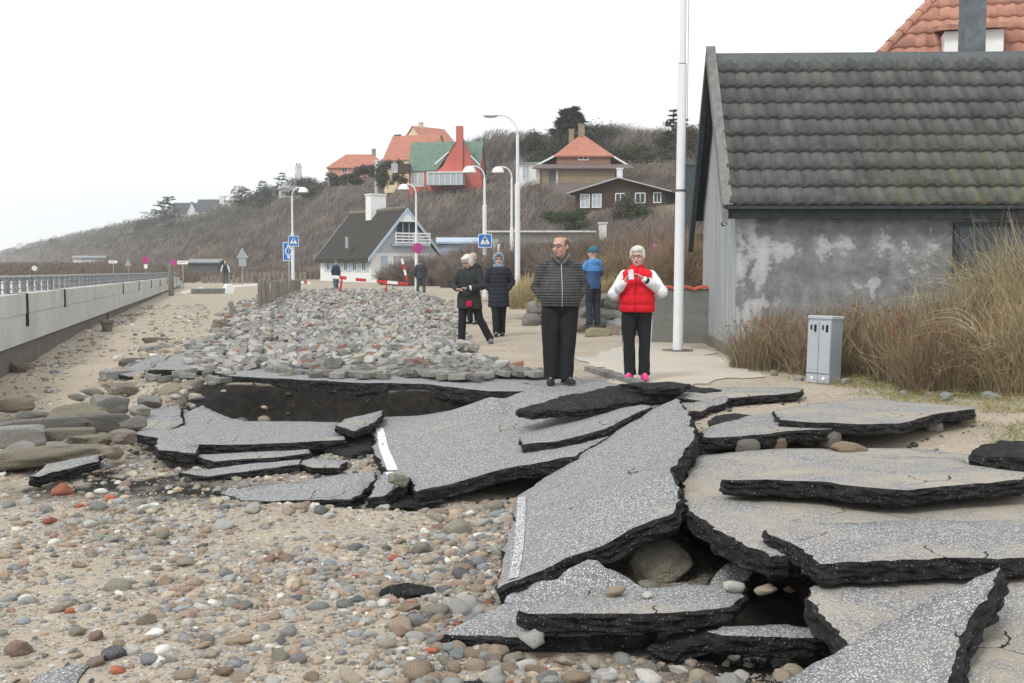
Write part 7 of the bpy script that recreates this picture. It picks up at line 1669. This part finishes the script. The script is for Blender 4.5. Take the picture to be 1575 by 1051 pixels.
    if S.get('two_tone'):
        z_, m2 = S['two_tone']; jo.data.materials.append(m2); pz = np.empty(len(jo.data.polygons) * 3, np.float32); jo.data.polygons.foreach_get('center', pz); jo.data.polygons.foreach_set('material_index', (pz.reshape(-1, 3)[:, 2] < z_).astype(np.int32))
    if S.get('sleeves'): remesh(sleeves, 'sleeves', S['sleeves'], root, vox, 2, wrinkles(.014, 11, 9))
    return root, J, hh
BLK = m_cloth('black_trouser_cloth', (.018, .019, .021)); BLKS = plain('black_leather', (.03, .032, .036), .4); WHT = m_cloth('white_jersey', (.72, .73, .74), var=.06)
def bands(zs, a, base=None):
    base = base or wrinkles(.006, 10, 4)
    def f(co):
        r = base(co)
        for i in range(len(zs) - 1):
            t = np.clip((co[:, 2] - zs[i]) / (zs[i + 1] - zs[i]), 0, 1); r = r + a * np.clip(np.sin(np.pi * t), 0, 1) ** .6 * ((co[:, 2] >= zs[i]) & (co[:, 2] < zs[i + 1]))
        return r
    return f
# man in the striped grey cardigan
p = at(861, 590, .02)
rt, J, hh = person('stout balding man with glasses in a grey ribbed zip cardigan, hands in pockets', p, R(4), dict(H=1.045, belly=.066, build=1.1, trousers=BLK, shoes=BLKS, jacket=m_cloth('grey_ribbed_knit', (.085, .083, .085), 60, .35), hair=('bald', plain('greying_brown_hair', (.13, .10, .085), .9, .3, 20)), glasses=True,
      hyaw=R(-36), hpitch=R(2), hem=.93, legr=(.120, .100, .090), sleeve_r=(.080, .070, .058), collar=.045, hoodback=True, vox=.009, jdisp=wrinkles(.010, 7, 7),
      J=dict(LE=(-.285, .05, 1.16), LW=(-.20, -.06, 1.01), LH=(.25, .25, -1), RE=(.285, .05, 1.16), RW=(.20, -.06, 1.01), RH=(-.25, .25, -1), LA=(-.105, .02, .085), RA=(.07, .02, .085), LK=(-.115, -.01, .5), RK=(.095, -.01, .5), RT=(.5, -1), LT=(-.15, -1))))
m = MB(); m.tube([(0, -.212, .93), (0, -.238, 1.06), (0, -.226, 1.16), (0, -.180, 1.30), (0, -.128, 1.43)], .006, 6); m.build('zip', M['galv'], rt)
m = MB()
for e in (-1, 1): m.tube([(e * .02, -.125, 1.43), (e * .075, -.10, 1.50), (e * .105, -.02, 1.535), (e * .09, .08, 1.53), (0, .115, 1.52)], [.016, .024, .026, .026, .024], 10)
remesh(m, 'shawl_collar', m_cloth('grey_plain_knit', (.11, .11, .11)), rt, .009, 1)
# woman in the red vest
p = at(979, 583, .03); RED_ = m_cloth('red_quilted_nylon', (.68, .015, .03), var=.10)
zs = [.90, 1.0, 1.125, 1.25, 1.36, 1.47]
rt, J, hh = person('white-haired woman in a puffy red vest and pink shoes taking a photo with a phone', p, R(-4), dict(H=.965, build=1.03, belly=.035, trousers=BLK, shoes=plain('pink_rubber', (.75, .06, .28), .5), jacket=RED_, jname='quilted_vest', sleeves=WHT, hair=('short', plain('white_hair', (.62, .61, .57), .9, .2, 25, .004)), glasses=True,
      skin=SKIN2, hyaw=R(-12), hpitch=R(3), hem=.90, jr=1.10, collar=.075, jdisp=bands(zs, .016), sleeve_r=(.078, .080, .056), legr=(.112, .085, .082), vox=.008, brow=plain('grey_brow', (.3, .28, .26)),
      J=dict(LS=(-.185, 0, 1.40), LE=(-.315, -.06, 1.14), LW=(-.175, -.245, 1.30), LH=(.35, -.25, .75), LN=(.8, -.2, -.3), LC=.85, RS=(.19, 0, 1.40), RE=(.315, -.10, 1.175), RW=(.07, -.265, 1.345), RH=(-.80, -.15, .55), RN=(-.2, -.1, -.95), RC=.42, LT=(-.35, -1), RT=(.1, -1), LA=(-.085, .0, .085), RA=(.10, .02, .085))))
m = MB(); m.box((0, 0, 0), (.066, .009, .128), M=Matrix.Rotation(R(-6), 4, 'Y'), bev=.003); ph = m.build('phone', plain('white_phone', (.75, .76, .78), .3)); 
ph.matrix_world = rt.matrix_basis @ Matrix.Translation((-.095, -.315, 1.40)); tag(ph, 'white mobile phone held up by the woman in the red vest', 'phone')
m = MB(); m.ell((-.022, -.006, .052), (.005, .002, .005), n=8, m=5); m.build('camera_lens', M['black'], ph)
for e, L in ((-1, 'L'), (1, 'R')):
    for dx in (-.012, .012) if L == 'R' else (0,):
        m = MB(); pts = [(e * .198, -.03 + dx, .90), (e * .195, -.035 + dx, .70), (e * .182, -.04 + dx, .50), (e * .178, -.02 + dx, .30), (e * .180, -.01 + dx, .10)]; m.tube(pts, .006, 6); m.build('white_side_stripe', WHT, rt)
m = MB(); m.tube([(-.035, -.20, .91), (-.035, -.215, 1.05), (-.03, -.205, 1.2), (-.02, -.165, 1.36), (-.01, -.115, 1.5)], .006, 6); m.build('zip', plain('dark_red_zip', (.35, .01, .02)), rt)
m = MB(); m.tube([(.125, -.165, .98), (.105, -.185, 1.12)], .006, 6); m.build('pocket_zip', M['black'], rt)
m = MB(); m.tube([(.095, -.258, 1.332), (.118, -.240, 1.315)], [.045, .047], 12); m.build('black_cuff', M['black'], rt)
# white haired woman in the dark coat
DG = m_cloth('dark_green_waxed_cotton', (.032, .038, .036)); p = at(722, 529, 0)
rt, J, hh = person('white-haired woman in a dark green coat looking down at her hands while walking', p, R(-24), dict(H=.965, build=1.12, trousers=BLK, shoes=plain('grey_trainer', (.13, .14, .15)), jacket=DG, jname='coat', hair=('bob', plain('white_hair', (.62, .61, .57))), glasses=True, skin=SKIN2, hyaw=R(-12), hpitch=R(24), head=(-.01, -.055, 1.62),
      hem=.70, flare=.03, jr=1.14, sleeve_r=(.084, .076, .062), collar=.06, vox=.011,
      J=dict(LE=(-.32, -.02, 1.15), LW=(-.13, -.28, 1.08), LH=(.9, -.35, .1), LN=(.2, -.2, -.9), LC=.7, RE=(.30, -.04, 1.14), RW=(.10, -.29, 1.10), RH=(-.9, -.3, .1), RN=(-.2, -.2, -.9), RC=.7, LK=(-.14, -.03, .50), LA=(-.15, -.05, .085), LT=(-.2, -1), RK=(.19, .06, .50), RA=(.36, .22, .10), RT=(.5, -1))))
m = MB(); m.box((.10, -.205, .80), (.12, .03, .12), bev=.01); m.build('red_glove', m_cloth('crimson_wool', (.42, .01, .06)), rt); m = MB(); m.tube([(.135, -.27, 1.105), (.16, -.25, 1.11)], [.05, .052], 12); m.build('white_cuff', WHT, rt)
m = MB(); m.box((0, 0, 0), (.04, .012, .09), bev=.003); ph = m.build('phone', M['black']); ph.matrix_world = rt.matrix_basis @ Matrix.Translation((-.015, -.355, 1.12)) @ Matrix.Rotation(1.2, 4, 'X'); tag(ph, 'small dark phone between the hands of the woman in the dark green coat', 'phone')
# woman with grey-blue hood
p = at(767, 517, 0); zs = list(np.arange(.62, 1.5, .085))
rt, J, hh = person('woman in a long quilted dark coat and grey-blue scarf over her head, hands in pockets', p, R(4), dict(H=.99, trousers=BLK, shoes=BLKS, jacket=m_cloth('dark_quilted_nylon', (.028, .03, .042)), jname='quilted_coat', hair=('hood', m_cloth('grey_blue_knit', (.24, .30, .38))), glasses=True, skin=SKIN2, hem=.62, flare=.015, jr=1.13, jdisp=bands(zs, .012), sleeve_r=(.084, .072, .058), collar=.05, vox=.011,
      J=dict(LE=(-.29, .05, 1.15), LW=(-.17, -.05, .97), LH=(.3, .2, -1), RE=(.29, .05, 1.15), RW=(.17, -.05, .97), RH=(-.3, .2, -1), LA=(-.06, -.1, .085), RA=(.07, .12, .085), LK=(-.07, -.08, .5), RK=(.08, 0, .5))))
# bald person behind
p = at(720, 500, 0); person('bald person mostly hidden behind the woman in the dark green coat', at(728, 499, 0), R(-35), dict(H=1.03, trousers=BLK, shoes=BLKS, jacket=m_cloth('black_wool', (.025, .025, .028)), skin=SKIN2, vox=.014, hem=.85, jr=1.05, collar=.04, hair=('bald', plain('grey_stubble', (.35, .33, .30)))))
# person in blue
p = at(912, 502, .17)
person('young person in two-tone blue jacket and teal woolly hat on a boulder, back turned', Vector((p.x, p.y, .17)), R(205), dict(H=.975, build=.93, trousers=m_cloth('dark_jeans', (.03, .04, .052)), shoes=BLKS, jacket=m_cloth('bright_blue_nylon', (.10, .27, .58)), two_tone=(1.24, m_cloth('navy_blue_nylon', (.045, .10, .22))), hair=('beanie', m_cloth('teal_knit', (.04, .15, .21))), vox=.011, hem=.84, jr=1.08, collar=.05, hoodback=True, hyaw=R(30),
      J=dict(LE=(-.24, -.1, 1.16), LW=(-.14, -.22, 1.08), LH=(.6, -.5, .1), RE=(.25, -.1, 1.16), RW=(.16, -.2, 1.05), RH=(-.6, -.5, .1), LK=(-.1, -.03, .5), RA=(.13, .08, .085))))
# distant people
person('man in a dark coat and dark trousers walking away past the leaning white board', at(647, 453, 0), R(190), dict(H=1.03, build=1.1, trousers=m_cloth('charcoal_trousers', (.075, .08, .085)), shoes=BLKS, jacket=m_cloth('charcoal_coat', (.05, .052, .056)), vox=.018, far=True, hem=.78, jr=1.15, hair=('short', M['dkgrey']), noface=True, sleeve_r=(.086, .075, .065), J=dict(LA=(-.19, .05, .085), LK=(-.15, 0, .5), RA=(.17, -.05, .085), RK=(.13, 0, .5))))
person('person in a dark blue jacket and woolly hat standing by the tilted red barrier stand', at(517, 449, 0), R(40), dict(H=1.0, trousers=m_cloth('blue_jeans', (.10, .14, .19)), shoes=BLKS, jacket=m_cloth('dark_blue_jacket', (.035, .05, .085)), vox=.018, far=True, hem=.80, jr=1.1, hair=('beanie', M['dkgrey']), noface=False, J=dict(LA=(-.12, -.12, .085), RA=(.08, .12, .085))))
person('person in a dark vest with white sleeves standing near the end of the sea wall', at(347, 437.5, 0), R(180), dict(H=1.03, trousers=m_cloth('slate_trousers', (.09, .11, .13)), shoes=BLKS, jacket=m_cloth('dark_vest', (.04, .05, .055)), sleeves=WHT, vox=.02, far=True, hem=.88, jr=1.05, hair=('short', plain('blond_hair', (.45, .36, .22))), noface=True, J=dict(LE=(-.27, .02, 1.15), LW=(-.33, 0, .92), RE=(.27, .02, 1.15), RW=(.33, 0, .92))))
q = atY(1008, 386, 34); person('child in a magenta hooded jacket half hidden in the scrub left of the flagpole', Vector((q.x, 34, q.z - 1.13)), R(150), dict(H=.75, trousers=m_cloth('brown_trousers', (.14, .09, .07)), shoes=BLKS, jacket=m_cloth('magenta_nylon', (.50, .10, .42)), vox=.018, far=True, hem=.85, jr=1.15, hair=('hood', m_cloth('magenta_hood', (.50, .10, .42))), noface=True))
